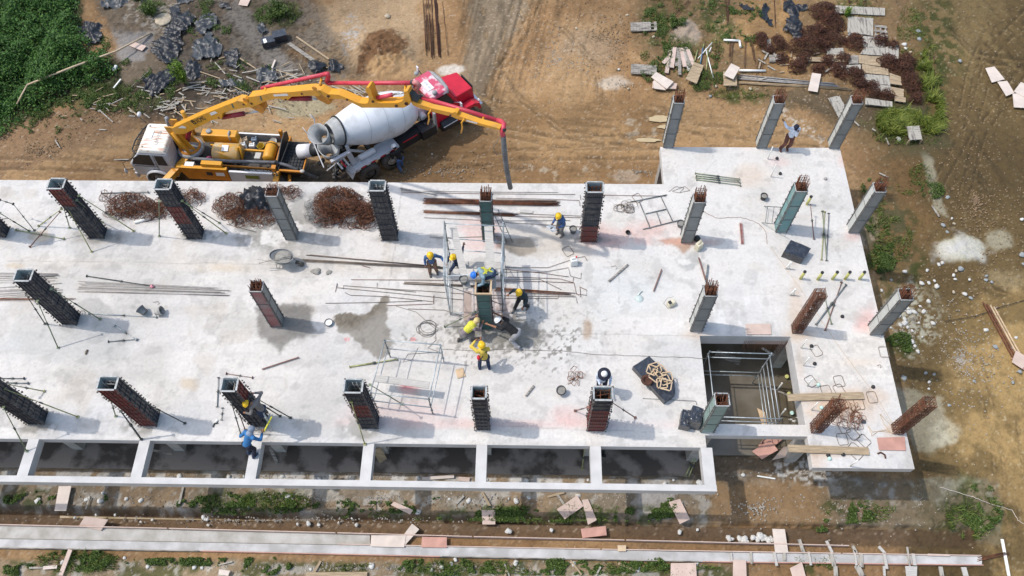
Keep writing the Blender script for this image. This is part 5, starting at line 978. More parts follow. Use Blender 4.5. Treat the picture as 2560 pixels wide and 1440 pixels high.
dr = MB().lathe([(0.645, 0.47), (0.80, 0.95), (0.97, 1.55), (1.04, 2.0), (1.06, 2.4), (1.06, 3.05), (1.0, 3.5), (0.86, 3.95), (0.66, 4.28), (0.45, 4.42), (0.02, 4.46)], 48, a0, Rd, cap=False).build('drum', 'drumw', mt)
MB().lathe([(0.64, 0.415), (0.70, 0.425), (0.70, 0.47), (0.64, 0.48)], 40, a0, Rd, cap=False).build('drum_ring', 'blk', dr)
m = MB(); 
for z in (1.56, 2.42, 3.3): m.lathe([({1.56: 0.972, 2.42: 1.061, 3.3: 1.031}[z], z), ({1.56: 0.980, 2.42: 1.066, 3.3: 1.034}[z], z+0.012), ({1.56: 0.976, 2.42: 1.061, 3.3: 1.029}[z], z+0.024)], 48, a0, Rd, cap=False)
m.build('drum_seam', 'sil', dr)
m = MB(); m.box((4.25, 0, 1.45), (0.5, 0.7, 0.9)); m.tube((4.1, -0.3, 1.6), (4.1, -0.62, 1.5), 0.17, 12); m.build('drum_gearbox', 'wht', mt)
m = MB(); rr = random.Random(9)
for k in range(16): x = rr.uniform(4.0, 4.6); y = rr.uniform(-.9, .2); m.box((x, y, rr.uniform(1.0, 1.5)), (rr.uniform(.08, .25), rr.uniform(.08, .25), rr.uniform(.08, .3)), rotz(rr.uniform(0, 1)))
m.build('engine_parts', 'gunk', mt)
m = MB()
for s in (-1, 1): m.beam((0.15, s*0.55, 1.1), (0.05, s*0.62, 2.5), 0.14, 0.14); m.beam((1.1, s*0.45, 1.1), (0.1, s*0.6, 2.1), 0.09, 0.09)
m.beam((0.05, -0.6, 2.45), (0.05, 0.6, 2.45), 0.1, 0.12); m.build('drum_stand', 'sil', mt)
# charging hopper and discharge bowl
m = MB(); hc = Vector((-0.78, 0.05, 3.3)); n = 22; rim = []; low_ = []
for k in range(n):
    a = 2*math.pi*k/n; rim.append(hc+Vector((0.42*math.cos(a)-0.05, 0.55*math.sin(a), 0.12*math.cos(a)))); low_.append(hc+Vector((0.25+0.2*math.cos(a), 0.3*math.sin(a), -0.65)))
m.add(rim+low_, [(k, (k+1) % n, n+(k+1) % n, n+k) for k in range(n)], 0, True); ho = m.build('charging_hopper', 'drumg', mt); sm_ = ho.modifiers.new('solid', 'SOLIDIFY'); sm_.thickness = 0.03
m = MB(); hc = Vector((-0.62, -0.1, 2.35)); rim = []; low_ = []
for k in range(n):
    a = 2*math.pi*k/n; rim.append(hc+Vector((0.45*math.cos(a), 0.62*math.sin(a), 0.0))); low_.append(hc+Vector((-0.1+0.2*math.cos(a), -0.05+0.2*math.sin(a), -0.55)))
m.add(rim+low_, [(k, (k+1) % n, n+(k+1) % n, n+k) for k in range(n)], 0, True); ho = m.build('discharge_bowl', 'drumg', mt); sm_ = ho.modifiers.new('solid', 'SOLIDIFY'); sm_.thickness = 0.03
m = MB(); m.beam((-0.9, -0.75, 2.2), (0.05, -0.78, 2.2), 0.16, 0.1); m.beam((-0.02, -0.75, 2.2), (0.1, -0.85, 1.35), 0.24, 0.06); m.beam((-1.0, 0.6, 2.3), (-1.25, -0.6, 1.9), 0.05, 0.05); m.tube((-1.2, -0.72, 1.75), (-0.1, -0.8, 2.15), 0.03, 6); m.build('rear_bracket', 'sil', mt)
m = MB(); m.path([(-0.7, 0.65, 2.2), (-0.6, 0.95, 2.6), (-0.45, 1.15, 3.0), (-.55, 1.2, 3.3)], 0.025, 6); m.path([(-1.0, 0.6, 2.4), (-1.15, 0.85, 3.2)], 0.02, 5); m.build('handrail', 'plate', mt)
c0 = mx_.matrix_basis.inverted() @ Q(750, 379, 1.55); c1 = mx_.matrix_basis.inverted() @ Q(782, 375, 1.75); c2 = mx_.matrix_basis.inverted() @ Q(802, 374, 1.85)
ch = MB().tube(c0, c1, 0.34, 24, 0, 0.30, cap=False).build('chute', 'plate', mt); so_ = ch.modifiers.new('solid', 'SOLIDIFY'); so_.thickness = 0.03
MB().tube(c1-(c1-c0).normalized()*.01, c2, 0.31, 24, 0, 0.26).build('chute_collar', 'blk', mt)
m = MB(); 
for k in range(26): x = rr.uniform(-1.0, 0.0); y = rr.uniform(-.8, .5); m.box((x, y, rr.uniform(0.7, 1.3)), (rr.uniform(.08, .4), rr.uniform(.04, .12), rr.uniform(.05, .2)), rotz(rr.uniform(0, 3)))
m.beam((-1.05, -.82, .95), (.05, .5, 1.0), .1, .5); m.build('rear_linkage', 'gunk', mt)
m = MB(); m.beam((-0.25, -0.75, 1.15), (0.15, -0.75, 1.05), 0.7, 0.05); m.build('tail_plate', 'sil', mt)
for k in range(3): MB().box((-0.5+.17*k, -0.55, 1.42), (0.08, 0.5, 0.02)).build('reflector', 'red' if k % 2 else 'plate', mt)
# fenders with red and white tape, air tank
for s in (-1, 1):
    f_ = MB(); f_.box((1.15, s*0.82, 1.27), (2.35, 0.66, 0.04)); f_.beam((-0.03, s*0.82, 1.26), (-0.30, s*0.82, 0.85), 0.66, 0.04); fo_ = f_.build('fender', 'gry' if s > 0 else 'sil', mt)
    if s < 0:
        for k in range(9): MB().box((-0.0+0.13+0.26*k, -1.154, 1.23), (0.19, 0.012, 0.09)).build('reflector_tape', 'red' if k % 2 else 'plate', fo_)
        MB().lathe([(0.03, -0.44), (0.12, -0.42), (0.15, -0.36), (0.15, 0.36), (0.12, 0.42), (0.03, 0.44)], 16, (0.82, -0.75, 1.42), Matrix.Rotation(math.pi/2, 3, 'Y')).build('air_tank', 'plate', mt); MB().beam((1.35, -0.52, 1.33), (2.3, -0.52, 1.33), 0.06, 0.08).build('fender_rail', 'sil', fo_)
MB().box((3.2, -0.75, 0.95), (1.6, 0.5, 0.5)).build('side_box', 'blk', mt); MB().box((4.0, -0.85, 0.98), (0.8, 0.6, 0.55)).build('battery_box', 'blk', mt)
o = MB().lathe([(0.02, -0.42), (0.28, -0.42), (0.30, -0.38), (0.30, 0.38), (0.28, 0.42), (0.02, 0.42)], 20, (5.1, -1.05, 0.88), Matrix.Rotation(math.pi/2, 3, 'Y')).build('fuel_tank', 'blk', mt); MB().box((5.1, -1.28, 1.02), (0.8, 0.1, 0.03)).build('step', 'plate', o)
m = MB(); m.beam((2.6, -1.02, 1.18), (3.4, -1.02, 1.18), 0.02, 0.05); m.build('reflector_tape', 'red', mt)
# cab
m = MB(); hexa(m, [(4.55, -1.02, 0.85), (5.85, -1.02, 0.85), (5.85, 0.86, 0.85), (4.55, 0.86, 0.85)], [(4.52, -1.02, 1.85), (5.80, -1.02, 1.85), (5.80, 0.86, 1.85), (4.52, 0.86, 1.85)])
cbm = m.build('cab_body', 'red', mt)
m = MB(); 
P4 = [(4.50, -1.0), (5.72, -1.0), (5.72, 0.84), (4.50, 0.84)]; T4 = [(4.50, -0.84), (5.36, -0.84), (5.36, 0.66), (4.50, 0.66)]
for i in range(4): m.beam((P4[i][0], P4[i][1], 1.85), (T4[i][0], T4[i][1], 2.6), 0.10, 0.10)
m.beam((4.5, -1.0, 1.88), (4.5, 0.84, 1.88), 0.08, 0.08); m.build('cab_pillars', 'red', mt)
poly_plate('rear_wall', [(4.50, -0.95, 1.88), (4.50, 0.8, 1.88), (4.50, 0.62, 2.6), (4.50, -0.8, 2.6)], (-1, 0, 0), 0.03, 'red', mt); poly_plate('rear_window', [(4.465, -0.5, 2.15), (4.465, 0.35, 2.15), (4.465, 0.3, 2.45), (4.465, -0.45, 2.45)], (-1, 0, 0), 0.01, GL, mt)
poly_plate('side_window', [(4.62, -0.99, 1.90), (5.62, -0.99, 1.90), (5.32, -0.86, 2.52), (4.62, -0.86, 2.52)], (0, -1, 0), 0.012, GL, mt); poly_plate('windscreen', [(5.74, -0.92, 1.90), (5.74, 0.76, 1.90), (5.40, 0.62, 2.56), (5.40, -0.8, 2.56)], (1, 0, .4), 0.015, GL, mt)
ro = MB(); hexa(ro, [(4.42, -0.92, 2.60), (5.45, -0.92, 2.60), (5.45, 0.74, 2.60), (4.42, 0.74, 2.60)], [(4.50, -0.84, 2.74), (5.36, -0.84, 2.76), (5.36, 0.66, 2.76), (4.50, 0.66, 2.74)]); rf = ro.build('cab_roof', 'red_worn', mt); mod = rf.modifiers.new('bevel', 'BEVEL'); mod.width = 0.04; mod.segments = 2
MB().box((4.80, -0.10, 2.765), (0.34, 0.62, 0.012)).build('roof_plate', 'plate', rf); text_on('lettering', 'STB 157', (4.80, -0.10, 2.775), (0, -1, 0), (1, 0, 0), 0.15, 'gry', mt, 0.002)
for y in (-0.72, 0.78): MB().ball((4.78, y, 2.84), (0.12, 0.12, 0.10), 12, 6).build('horn', 'gry', mt)
MB().path([(5.36, 0.74, 2.62), (5.46, 0.45, 2.66), (5.50, -0.1, 2.68), (5.46, -0.65, 2.66), (5.36, -0.92, 2.60)], [0.06, 0.10, 0.11, 0.10, 0.06], 8).build('sun_visor', 'gry', mt)
h_ = MB(); hexa(h_, [(5.80, -0.82, 1.1), (6.95, -0.72, 1.0), (6.95, 0.62, 1.0), (5.80, 0.74, 1.1)], [(5.78, -0.80, 1.92), (6.85, -0.70, 1.80), (6.85, 0.60, 1.80), (5.78, 0.74, 1.92)]); hd = h_.build('hood', 'red', mt); mod = hd.modifiers.new('bevel', 'BEVEL'); mod.width = 0.05; mod.segments = 3
for s in (-1, 1):
    y0 = -0.84 if s < 0 else 0.76
    MB().prism([(5.55, 0.75), (5.75, 1.15), (6.0, 1.32), (6.6, 1.32), (6.9, 1.15), (6.98, 0.75), (6.86, 0.75), (6.75, 1.0), (6.55, 1.14), (6.0, 1.14), (5.85, 1.0), (5.70, 0.75)], lambda x, z, k: Vector((x, y0+s*0.36*k, z))).build('front_fender', 'red', mt)
    MB().ball((6.98, y0+s*.15, 1.12), (0.06, 0.1, 0.1), 10, 6).build('headlight', 'plate', mt)
MB().box((7.08, -0.03, 0.72), (0.14, 2.1, 0.3)).build('bumper', 'chrome', mt); MB().box((6.98, -0.05, 1.35), (0.05, 0.9, 0.7)).build('grille', 'blk', mt)
m = MB(); m.path([(5.6, -1.0, 1.9), (5.75, -1.25, 2.0), (5.75, -1.3, 1.6)], 0.015, 5); o = m.build('mirror_arm', 'plate', mt); MB().box((5.78, -1.3, 1.85), (0.05, 0.16, 0.3)).build('mirror', 'plate', o)
m = MB(); m.path([(5.2, 0.95, 2.2), (5.1, 1.2, 2.6)], 0.02, 5); o = m.build('mirror_arm', 'blk', mt); MB().box((5.1, 1.22, 2.55), (0.05, 0.16, 0.34)).build('mirror', 'plate', o)
MB().tube((4.40, 0.62, 1.2), (4.40, 0.62, 2.75), 0.06, 10).build('exhaust_stack', 'chrome', mt); MB().beam((4.42, -1.05, 0.9), (4.42, -1.05, 2.0), 0.1, 0.16).build('step_frame', 'gry', mt)
# ------------------------------------------------------------ people
paint_ = lambda n, c, r=0.85: M.setdefault(n, mat(n, c, r, var=0.18, scale=8, bump=0.15))
paint_('skin', (0.27, 0.13, 0.075), 0.6); paint_('hair', (0.012, 0.010, 0.009)); paint_('helm_y', (0.78, 0.48, 0.01), 0.35); paint_('helm_w', (0.80, 0.80, 0.80), 0.35); paint_('helm_b', (0.02, 0.16, 0.60), 0.35)
paint_('eye', (0.02, 0.015, 0.012), 0.2); paint_('boot', (0.09, 0.085, 0.08)); paint_('lips', (0.22, 0.07, 0.06))
def bake(ob):
    dg = bpy.context.evaluated_depsgraph_get(); me = bpy.data.meshes.new_from_object(ob.evaluated_get(dg)); old = ob.data; mats_ = [m_ for m_ in old.materials]; ob.modifiers.clear(); ob.data = me
    me.materials.clear(); [me.materials.append(m_) for m_ in mats_]; me.polygons.foreach_set('use_smooth', [True]*len(me.polygons)); me.polygons.foreach_set('material_index', [0]*len(me.polygons))
def ik(a, b, l1, l2, pole):
    a = Vector(a); b = Vector(b); d = b-a; L = d.length
    if L > (l1+l2)*0.999: b = a+d*((l1+l2)*0.999/L); d = b-a; L = d.length
    if L < abs(l1-l2)+.02: L = abs(l1-l2)+.02
    x = (l1*l1-l2*l2+L*L)/(2*L); h = math.sqrt(max(l1*l1-x*x, 0)); dn = d.normalized(); p = Vector(pole); p = p-dn*p.dot(dn); p.normalize(); return a+dn*x+p*h, b
def cap(t, a, b, r1, r2, n=12):
    a = Vector(a); b = Vector(b); t.tube(a, b, r1, n, 0, r2); t.ball(a, r1*0.995, n, 7); t.ball(b, r2*0.995, n, 7)
def person(label, loc, heading, pelvis=(0, 0, 0.90), chest=None, head=None, face=(0, 1, -0.15), lf=(-0.12, 0, 0.07), rf=(0.12, 0, 0.07), lh=None, rh=None, kpole=(0, 1, 0.1), epole=(0, -1, -0.4), shirt='s', pants='p', boots='boot', helmet='helm_y', hat='hard', sleeves='long', scale=1.0, grip=0.6, extra=None, kpl=None, kpr=None, epl=None, epr=None, fingers=True):
    """local axes: x to the person's right, y forward, z up; heading = angle of +y from world +y"""
    o = empty('person', label, 'person', loc, heading); o.scale = (scale,)*3
    pel = Vector(pelvis); chest = Vector(chest) if chest else pel+Vector((0, 0.03, 0.47)); sp = (chest-pel).normalized()
    right = Vector((1, 0, 0)); right = (right-sp*right.dot(sp)).normalized(); fwd = sp.cross(right)*-1; fwd = right.cross(sp)*-1 if fwd.y < 0 else fwd
    sh = {s: chest+right*(0.185*s)-sp*0.02 for s in (-1, 1)}; hip = {s: pel+right*(0.10*s)-sp*0.02 for s in (-1, 1)}
    head = Vector(head) if head else chest+sp*0.20+Vector((0, 0.05, 0.0)); fc = Vector(face).normalized(); hup = (Vector((0, 0, 1))-fc*fc.z); hup = hup.normalized() if hup.length > .1 else sp; hr = fc.cross(hup).normalized()
    hands = {-1: Vector(lh) if lh else pel+Vector((-0.28, 0.05, -0.08)), 1: Vector(rh) if rh else pel+Vector((0.28, 0.05, -0.08))}; feet = {-1: Vector(lf), 1: Vector(rf)}
    kp = {-1: kpl or kpole, 1: kpr or kpole}; ep = {-1: epl or epole, 1: epr or epole}; kn, an, el, wr = {}, {}, {}, {}
    for s in (-1, 1):
        kn[s], an[s] = ik(hip[s], feet[s], 0.43, 0.42, kp[s]); el[s], wr[s] = ik(sh[s], hands[s], 0.29, 0.26, Vector(ep[s])+Vector((s*0.4, 0, 0)))
    t = MB(); cap(t, pel, pel+sp*0.16, 0.125, 0.115); cap(t, pel+sp*0.16, chest-sp*0.06, 0.115, 0.135); cap(t, sh[-1], sh[1], 0.07, 0.07); cap(t, chest, head-fc*0.02-hup*0.06, 0.062, 0.055)
    t.ball(head+hup*0.02, 0.095, 14, 10); t.ball(head+fc*0.025-hup*0.045, 0.072, 12, 8); t.ball(head+fc*0.098-hup*0.02, (0.016, 0.016, 0.02), 8, 6)
    for s in (-1, 1): t.ball(head+hr*(0.092*s)-hup*0.01, (0.016, 0.02, 0.028), 8, 6)
    for s in (-1, 1):
        cap(t, hip[s], kn[s], 0.088, 0.058); cap(t, kn[s], an[s], 0.056, 0.04); ff = Vector((fc.x, fc.y, 0)) if False else Vector((0, 1, 0)); cap(t, an[s]-Vector((0, 0.03, 0.03)), an[s]+ff*0.14-Vector((0, 0, 0.04)), 0.04, 0.035)
        cap(t, sh[s], el[s], 0.052, 0.042); cap(t, el[s], wr[s], 0.040, 0.028)
        d = (wr[s]-el[s]).normalized(); side = d.cross(Vector((0, 0, 1))); side = side.normalized() if side.length > .2 else Vector((1, 0, 0)); nn = side.cross(d).normalized(); pm = wr[s]+d*0.045
        cap(t, wr[s]-d*.01, pm+d*0.03, 0.028, 0.034, 10); t.ball(pm+side*.018, .026, 8, 6); t.ball(pm-side*.018, .026, 8, 6)
        if fingers:
            for k, (off, L) in enumerate(((-0.031, 0.062), (-0.011, 0.072), (0.011, 0.068), (0.031, 0.054))):
                b0 = pm+d*0.035+side*off; b1 = b0+d*L*0.5*1.0-nn*L*0.25*grip; b2 = b1+d*L*0.35*(1-grip)-nn*L*0.5; t.path([b0, b1, b2], [0.011, 0.010, 0.009], 8)
            b0 = pm-d*0.01-side*0.03*s; t.path([b0, b0-side*0.03*s+d*.02-nn*.01, b0-side*0.035*s+d*0.05-nn*0.025], [0.014, 0.012, 0.010], 8)
    b = t.build('body', 'skin', o); md = b.modifiers.new('r', 'REMESH'); md.mode = 'VOXEL'; md.voxel_size = 0.0115; ms = b.modifiers.new('s', 'SMOOTH'); ms.iterations = 2; bake(b)
    # face details
    for s in (-1, 1): MB().ball(head+fc*0.088+hr*(0.033*s)+hup*0.012, 0.011, 8, 6).build('eye', 'eye', o)
    MB().ball(head+fc*0.094-hup*0.058, (0.022, 0.012, 0.007), 8, 6, R=Matrix((hr, fc, hup)).transposed()).build('mouth', 'lips', o)
    hm = MB(); hm.ball(head-fc*0.015+hup*0.03, (0.103, 0.103, 0.09), 12, 8); hm.ball(head-fc*0.05-hup*0.02, 0.072, 10, 7); hb = hm.build('hair', 'hair', o)
    # clothes
    t = MB(); cap(t, pel+sp*0.02, pel+sp*0.18, 0.142, 0.135); cap(t, pel+sp*0.18, chest-sp*0.05, 0.135, 0.152); cap(t, sh[-1], sh[1], 0.086, 0.086)
    for s in (-1, 1):
        cap(t, sh[s], el[s], 0.070, 0.058) if sleeves == 'long' else cap(t, sh[s], sh[s].lerp(el[s], 0.6), 0.070, 0.064)
        if sleeves == 'long': cap(t, el[s], el[s].lerp(wr[s], 0.88), 0.058, 0.044)
    b = t.build('shirt', shirt, o); md = b.modifiers.new('r', 'REMESH'); md.mode = 'VOXEL'; md.voxel_size = 0.017; ms = b.modifiers.new('s', 'SMOOTH'); ms.iterations = 4
    tx2 = bpy.data.textures.get('folds') or bpy.data.textures.new('folds', 'CLOUDS'); tx2.noise_scale = 0.09; dm_ = b.modifiers.new('d', 'DISPLACE'); dm_.texture = tx2; dm_.strength = 0.022; dm_.mid_level = 0.5; bake(b)
    t = MB(); cap(t, pel-sp*0.02, pel+sp*0.05, 0.138, 0.136)
    for s in (-1, 1): cap(t, hip[s], kn[s], 0.106, 0.078); cap(t, kn[s], kn[s].lerp(an[s], 0.9), 0.077, 0.066)
    b = t.build('trousers', pants, o); md = b.modifiers.new('r', 'REMESH'); md.mode = 'VOXEL'; md.voxel_size = 0.017; ms = b.modifiers.new('s', 'SMOOTH'); ms.iterations = 3; dm_ = b.modifiers.new('d', 'DISPLACE'); dm_.texture = tx2; dm_.strength = 0.02; bake(b)
    for s in (-1, 1):
        t = MB(); cap(t, an[s]-Vector((0, 0.035, 0.025)), an[s]+Vector((0, 0.15, -0.035)), 0.052, 0.045); cap(t, an[s], an[s]+Vector((0, 0, 0.09)), 0.054, 0.058); b = t.build('boot', boots, o); md = b.modifiers.new('r', 'REMESH'); md.mode = 'VOXEL'; md.voxel_size = 0.014; bake(b)
    Rh = Matrix((hr, fc, hup)).transposed()
    if hat == 'hard':
        t = MB(); c = head+hup*0.035-fc*.005; t.lathe([(0.128, 0.0), (0.126, 0.035), (0.112, 0.075), (0.080, 0.108), (0.040, 0.124), (0.002, 0.128)], 22, c, Rh, cap=False); t.lathe([(0.126, 0.002), (0.142, -0.006), (0.142, 0.004), (0.126, 0.014)], 22, c, Rh, cap=False)
        t.prism([(-0.085, 0.09), (0.085, 0.09), (0.06, 0.165), (0.0, 0.18), (-0.06, 0.165)], lambda x, y, k: c+Rh @ Vector((x, y, -0.004+0.012*k))); t.beam(c+Rh @ Vector((0, -0.09, 0.098)), c+Rh @ Vector((0, 0.08, 0.104)), 0.03, 0.03); t.build('helmet', helmet, o)
    elif hat == 'brim':
        c = head+hup*0.04; MB().lathe([(0.115, 0.0), (0.112, 0.05), (0.085, 0.10), (0.04, 0.122), (0.002, 0.126)], 22, c, Rh, cap=False).build('helmet', helmet, o); MB().lathe([(0.10, 0.01), (0.20, -0.02), (0.235, -0.04), (0.235, -0.03), (0.20, -0.008), (0.10, 0.022)], 26, c, Rh, cap=False).build('hat_brim', 'navy', o)
    elif hat == 'cap':
        c = head+hup*0.035; t = MB(); t.lathe([(0.108, 0.0), (0.106, 0.045), (0.085, 0.08), (0.04, 0.10), (0.002, 0.102)], 20, c, Rh, cap=False); t.prism([(-0.07, 0.085), (0.07, 0.085), (0.055, 0.16), (0, 0.175), (-0.055, 0.16)], lambda x, y, k: c+Rh @ Vector((x, y, 0.002+0.01*k))); t.build('cap', helmet, o)
    elif hat == 'hood':
        t = MB(); cap(t, head+hup*.02, head+hup*.02-fc*.02, 0.118, 0.118); cap(t, head-hup*.08-fc*.03, chest+sp*.04, .10, .13); b = t.build('hood', helmet, o); md = b.modifiers.new('r', 'REMESH'); md.mode = 'VOXEL'; md.voxel_size = 0.018; ms = b.modifiers.new('s', 'SMOOTH'); ms.iterations = 3; bake(b)
    if extra: extra(o, dict(head=head, fc=fc, hup=hup, hr=hr, wr=wr, el=el, sh=sh, pel=pel, chest=chest, sp=sp, fwd=fwd, right=right, kn=kn, an=an))
    return o
for n, c in (('navy', (0.012, 0.016, 0.035)), ('blue_shirt', (0.055, 0.12, 0.27)), ('denim_blue', (0.045, 0.10, 0.25)), ('dark_denim', (0.02, 0.035, 0.08)), ('steel_blue', (0.20, 0.29, 0.35)), ('dark_teal', (0.018, 0.035, 0.05)), ('black_cloth', (0.012, 0.012, 0.014)), ('brown_cloth', (0.15, 0.075, 0.055)), ('tan_cloth', (0.20, 0.12, 0.08)), ('grey_cloth', (0.30, 0.30, 0.32)), ('dusty_grey', (0.17, 0.16, 0.155)), ('mauve_grey', (0.20, 0.165, 0.18)), ('hiviz', (0.58, 0.56, 0.06)), ('yellow_shirt', (0.58, 0.43, 0.07)), ('pale_blue', (0.52, 0.60, 0.74)), ('white_blue', (0.62, 0.68, 0.80)), ('sand', (0.60, 0.47, 0.22)), ('bright_blue', (0.03, 0.15, 0.36)), ('camo', (0.22, 0.27, 0.36)), ('olive', (0.16, 0.13, 0.10)), ('rbrown', (0.12, 0.045, 0.035))): paint_(n, c)
def hd(u0, v0, u1, v1):                          # heading of a person who faces from one deck point to another
    a, b = S(u0, v0), S(u1, v1); return math.atan2(-(b.x-a.x), b.y-a.y)
R_ = math.radians
person('man in yellow helmet, blue shirt and brown trousers standing left of the scaffold', S(1084, 681), R_(-168), chest=(0, 0.06, 1.36), lh=(-0.50, 0.30, 1.10), rh=(0.26, 0.10, 0.82), face=(0.1, 0.8, -0.6), shirt='blue_shirt', pants='tan_cloth', lf=(-0.14, 0.0, .07), rf=(0.15, 0.05, .07), scale=0.97)
def bag(o, d): pass
person('seated worker in navy overalls and yellow helmet raising an arm behind the plank', S(1148, 664, 1.02), R_(165), pelvis=(-0.05, -0.02, 0.13), chest=(0.08, 0.05, 0.58), face=(0.5, .8, -.2), lf=(-0.35, 0.45, -0.30), rf=(0.25, 0.35, 0.05), lh=(-0.12, -0.45, 1.0), rh=(0.42, 0.18, 0.30), kpole=(0, .5, 1), shirt='dark_denim', pants='dark_denim', scale=0.97)
def harness(o, d):
    t = MB(); c, p, s, f, r = d['chest'], d['pel'], d['sp'], d['fwd'], d['right']
    for k in (-1, 1): t.beam(c+r*0.14*k-f*0.165+s*.02, p+r*-0.09*k-f*0.165+s*.1, 0.06, 0.02, up=f)
    t.beam(c+r*.16-f*.168-s*.1, c-r*.16-f*.168-s*.1, .05, .018, up=f); t.build('harness', 'hiviz', o)
person('worker in blue helmet and yellow harness bending over the green form top', S(1216, 704, 2.46), R_(112), pelvis=(0.0, -0.25, 0.52), chest=(0.0, 0.18, 0.72), head=(0, 0.42, 0.74), face=(0, .5, -.9), lf=(-0.12, -0.05, .07), rf=(0.14, -0.45, .07), lh=(-0.25, 0.45, 0.35), rh=(0.30, 0.35, 0.30), helmet='helm_b', shirt='steel_blue', pants='dark_denim', extra=harness, scale=0.97)
def clip(o, d):
    w = (d['wr'][-1]+d['wr'][1])/2+Vector((0, .20, 0.04)); b = MB().box(w, (0.36, 0.32, 0.02), Matrix.Rotation(0.35, 3, 'X')).build('clipboard', 'whitep', o); MB().box(w+Vector((0.0, -0.0, 0.012)), (0.05, 0.18, 0.012), Matrix.Rotation(0.5, 3, 'X')).build('printed_mark', 'black', b); MB().beam(d['chest']+Vector((-.1, .16, .05)), d['pel']+Vector((.14, .15, .12)), .05, .02).build('strap', 'navy', o)
person('man in yellow helmet and blue shirt reading a white clipboard near the wide black form', S(1402, 585), R_(135), chest=(0, 0.10, 1.34), face=(0, .7, -.8), lh=(-0.16, 0.38, 1.02), rh=(0.16, 0.38, 1.02), shirt='denim_blue', pants='dusty_grey', boots='dusty_grey', extra=clip, scale=0.97)
person('worker in yellow helmet, dark shirt and black trousers stooping right of the dark green form', S(1306, 772), R_(150), pelvis=(0, -0.06, 0.88), chest=(0.02, 0.06, 1.34), face=(0.2, .7, -.8), lh=(-0.25, 0.35, 0.95), rh=(0.50, 0.15, 0.95), lf=(-0.16, -0.18, .07), rf=(0.24, 0.22, .07), shirt='dark_teal', pants='black_cloth', boots='dusty_grey')
def vest(o, d):
    t = MB(); cap(t, d['pel']+d['sp']*.22, d['chest'], .150, .168); cap(t, d['sh'][-1]*.8+d['sh'][1]*.2, d['sh'][1]*.8+d['sh'][-1]*.2, .1, .1); b = t.build('vest', 'hiviz', o); md = b.modifiers.new('r', 'REMESH'); md.mode = 'VOXEL'; md.voxel_size = .02; bake(b)
person('worker in tan hood and yellow vest leaning into the foot of the dark green form', S(1168, 848), R_(-48), pelvis=(0, -0.15, 0.66), chest=(0.05, 0.27, 0.92), face=(0.1, .9, -.5), lh=(-0.18, 0.62, 0.85), rh=(0.2, 0.62, 0.8), lf=(-0.15, -0.28, .07), rf=(0.18, 0.12, .07), helmet='sand', hat='hood', shirt='mauve_grey', pants='dusty_grey', extra=vest)
person('worker in white helmet, black shirt and grey trousers pushing the dark green form', S(1278, 848), R_(62), pelvis=(0, -0.22, 0.72), chest=(0, 0.26, 0.92), head=(0, .48, 0.98), face=(0, .7, -.7), lh=(-0.22, 0.80, 0.80), rh=(0.24, 0.78, 0.86), lf=(-0.20, -0.42, .07), rf=(0.22, 0.02, .07), helmet='helm_w', shirt='black_cloth', pants='grey_cloth', boots='grey_cloth', sleeves='short', scale=1.08)
def phone(o, d):
    MB().box(d['wr'][-1]+Vector((.06, .06, .05)), (.18, .03, .10)).build('phone', 'black', o); MB().beam(d['sh'][1]+Vector((-.05, -.1, .06)), d['pel']+Vector((-.17, -.13, .12)), .035, .02, up=(0, 1, 0)).build('strap', 'black', o); MB().ball(d['pel']+Vector((-.19, 0, .03)), (.07, .1, .12), 8, 6).build('pouch', 'red', o)
person('photographer in yellow helmet and yellow shirt raising a phone in front of the workers', S(1213, 919), R_(12), chest=(-0.02, 0.06, 1.37), face=(-.1, 1, -.1), lh=(-0.20, 0.42, 1.45), rh=(-0.02, 0.40, 1.42), epl=(-1.2, 0, -.5), lf=(-.2, .02, .07), rf=(.13, -.05, .07), shirt='yellow_shirt', pants='dark_denim', boots='dark_denim', extra=phone, kpole=(0, 1, 0), scale=1.04)
person('man in white helmet with wide dark brim behind the front form with red sections', S(1501, 972), R_(178), chest=(0, 0.03, 1.37), face=(0, .9, -.3), lh=(-.24, .25, 1.0), rh=(.10, .28, 1.05), shirt='pale_blue', pants='navy', helmet='helm_w', hat='brim')
person('man in white shirt and navy cap leaning one arm on a grey column form', S(1960, 371), R_(178), pelvis=(-.05, 0, .87), chest=(-0.06, 0.04, 1.33), face=(.15, .8, -.6), rh=(0.46, -0.05, 1.66), lh=(-0.18, 0.20, 1.32), epr=(.2, 0, .6), lf=(-.12, 0, .07), rf=(.17, 0.05, .07), shirt='white_blue', pants='rbrown', boots='rbrown', helmet='navy', hat='cap', scale=1.0)
person('worker in yellow helmet and grey shirt standing on the ladder hugging the black form', (8.62, -7.95, 1.10), R_(60), pelvis=(0, -0.05, 0.84), chest=(0.0, 0.10, 1.28), head=(-.20, 0.25, 1.42), face=(-.5, .6, -.6), lh=(-0.42, 0.30, 0.95), rh=(0.28, 0.35, 1.30), lf=(-.1, 0, .07), rf=(.12, .05, .2), shirt='dusty_grey', pants='dark_denim', scale=0.92)
def tool(o, d): MB().beam(d['wr'][1]+Vector((0, .05, -.05)), d['wr'][1]+Vector((.1, .55, .5)), .05, .03).build('yellow_level', 'hiviz', o)
person('worker in bright blue jacket and patterned cap standing on the white cross beam', S(630, 1138), R_(-35), pelvis=(0, .10, .88), chest=(0, 0.40, 1.26), face=(.2, .9, -.3), lh=(-.28, .42, .95), rh=(.24, .72, 1.12), shirt='bright_blue', pants='navy', helmet='camo', hat='hood', extra=tool, boots='dark_denim', scale=1.0)
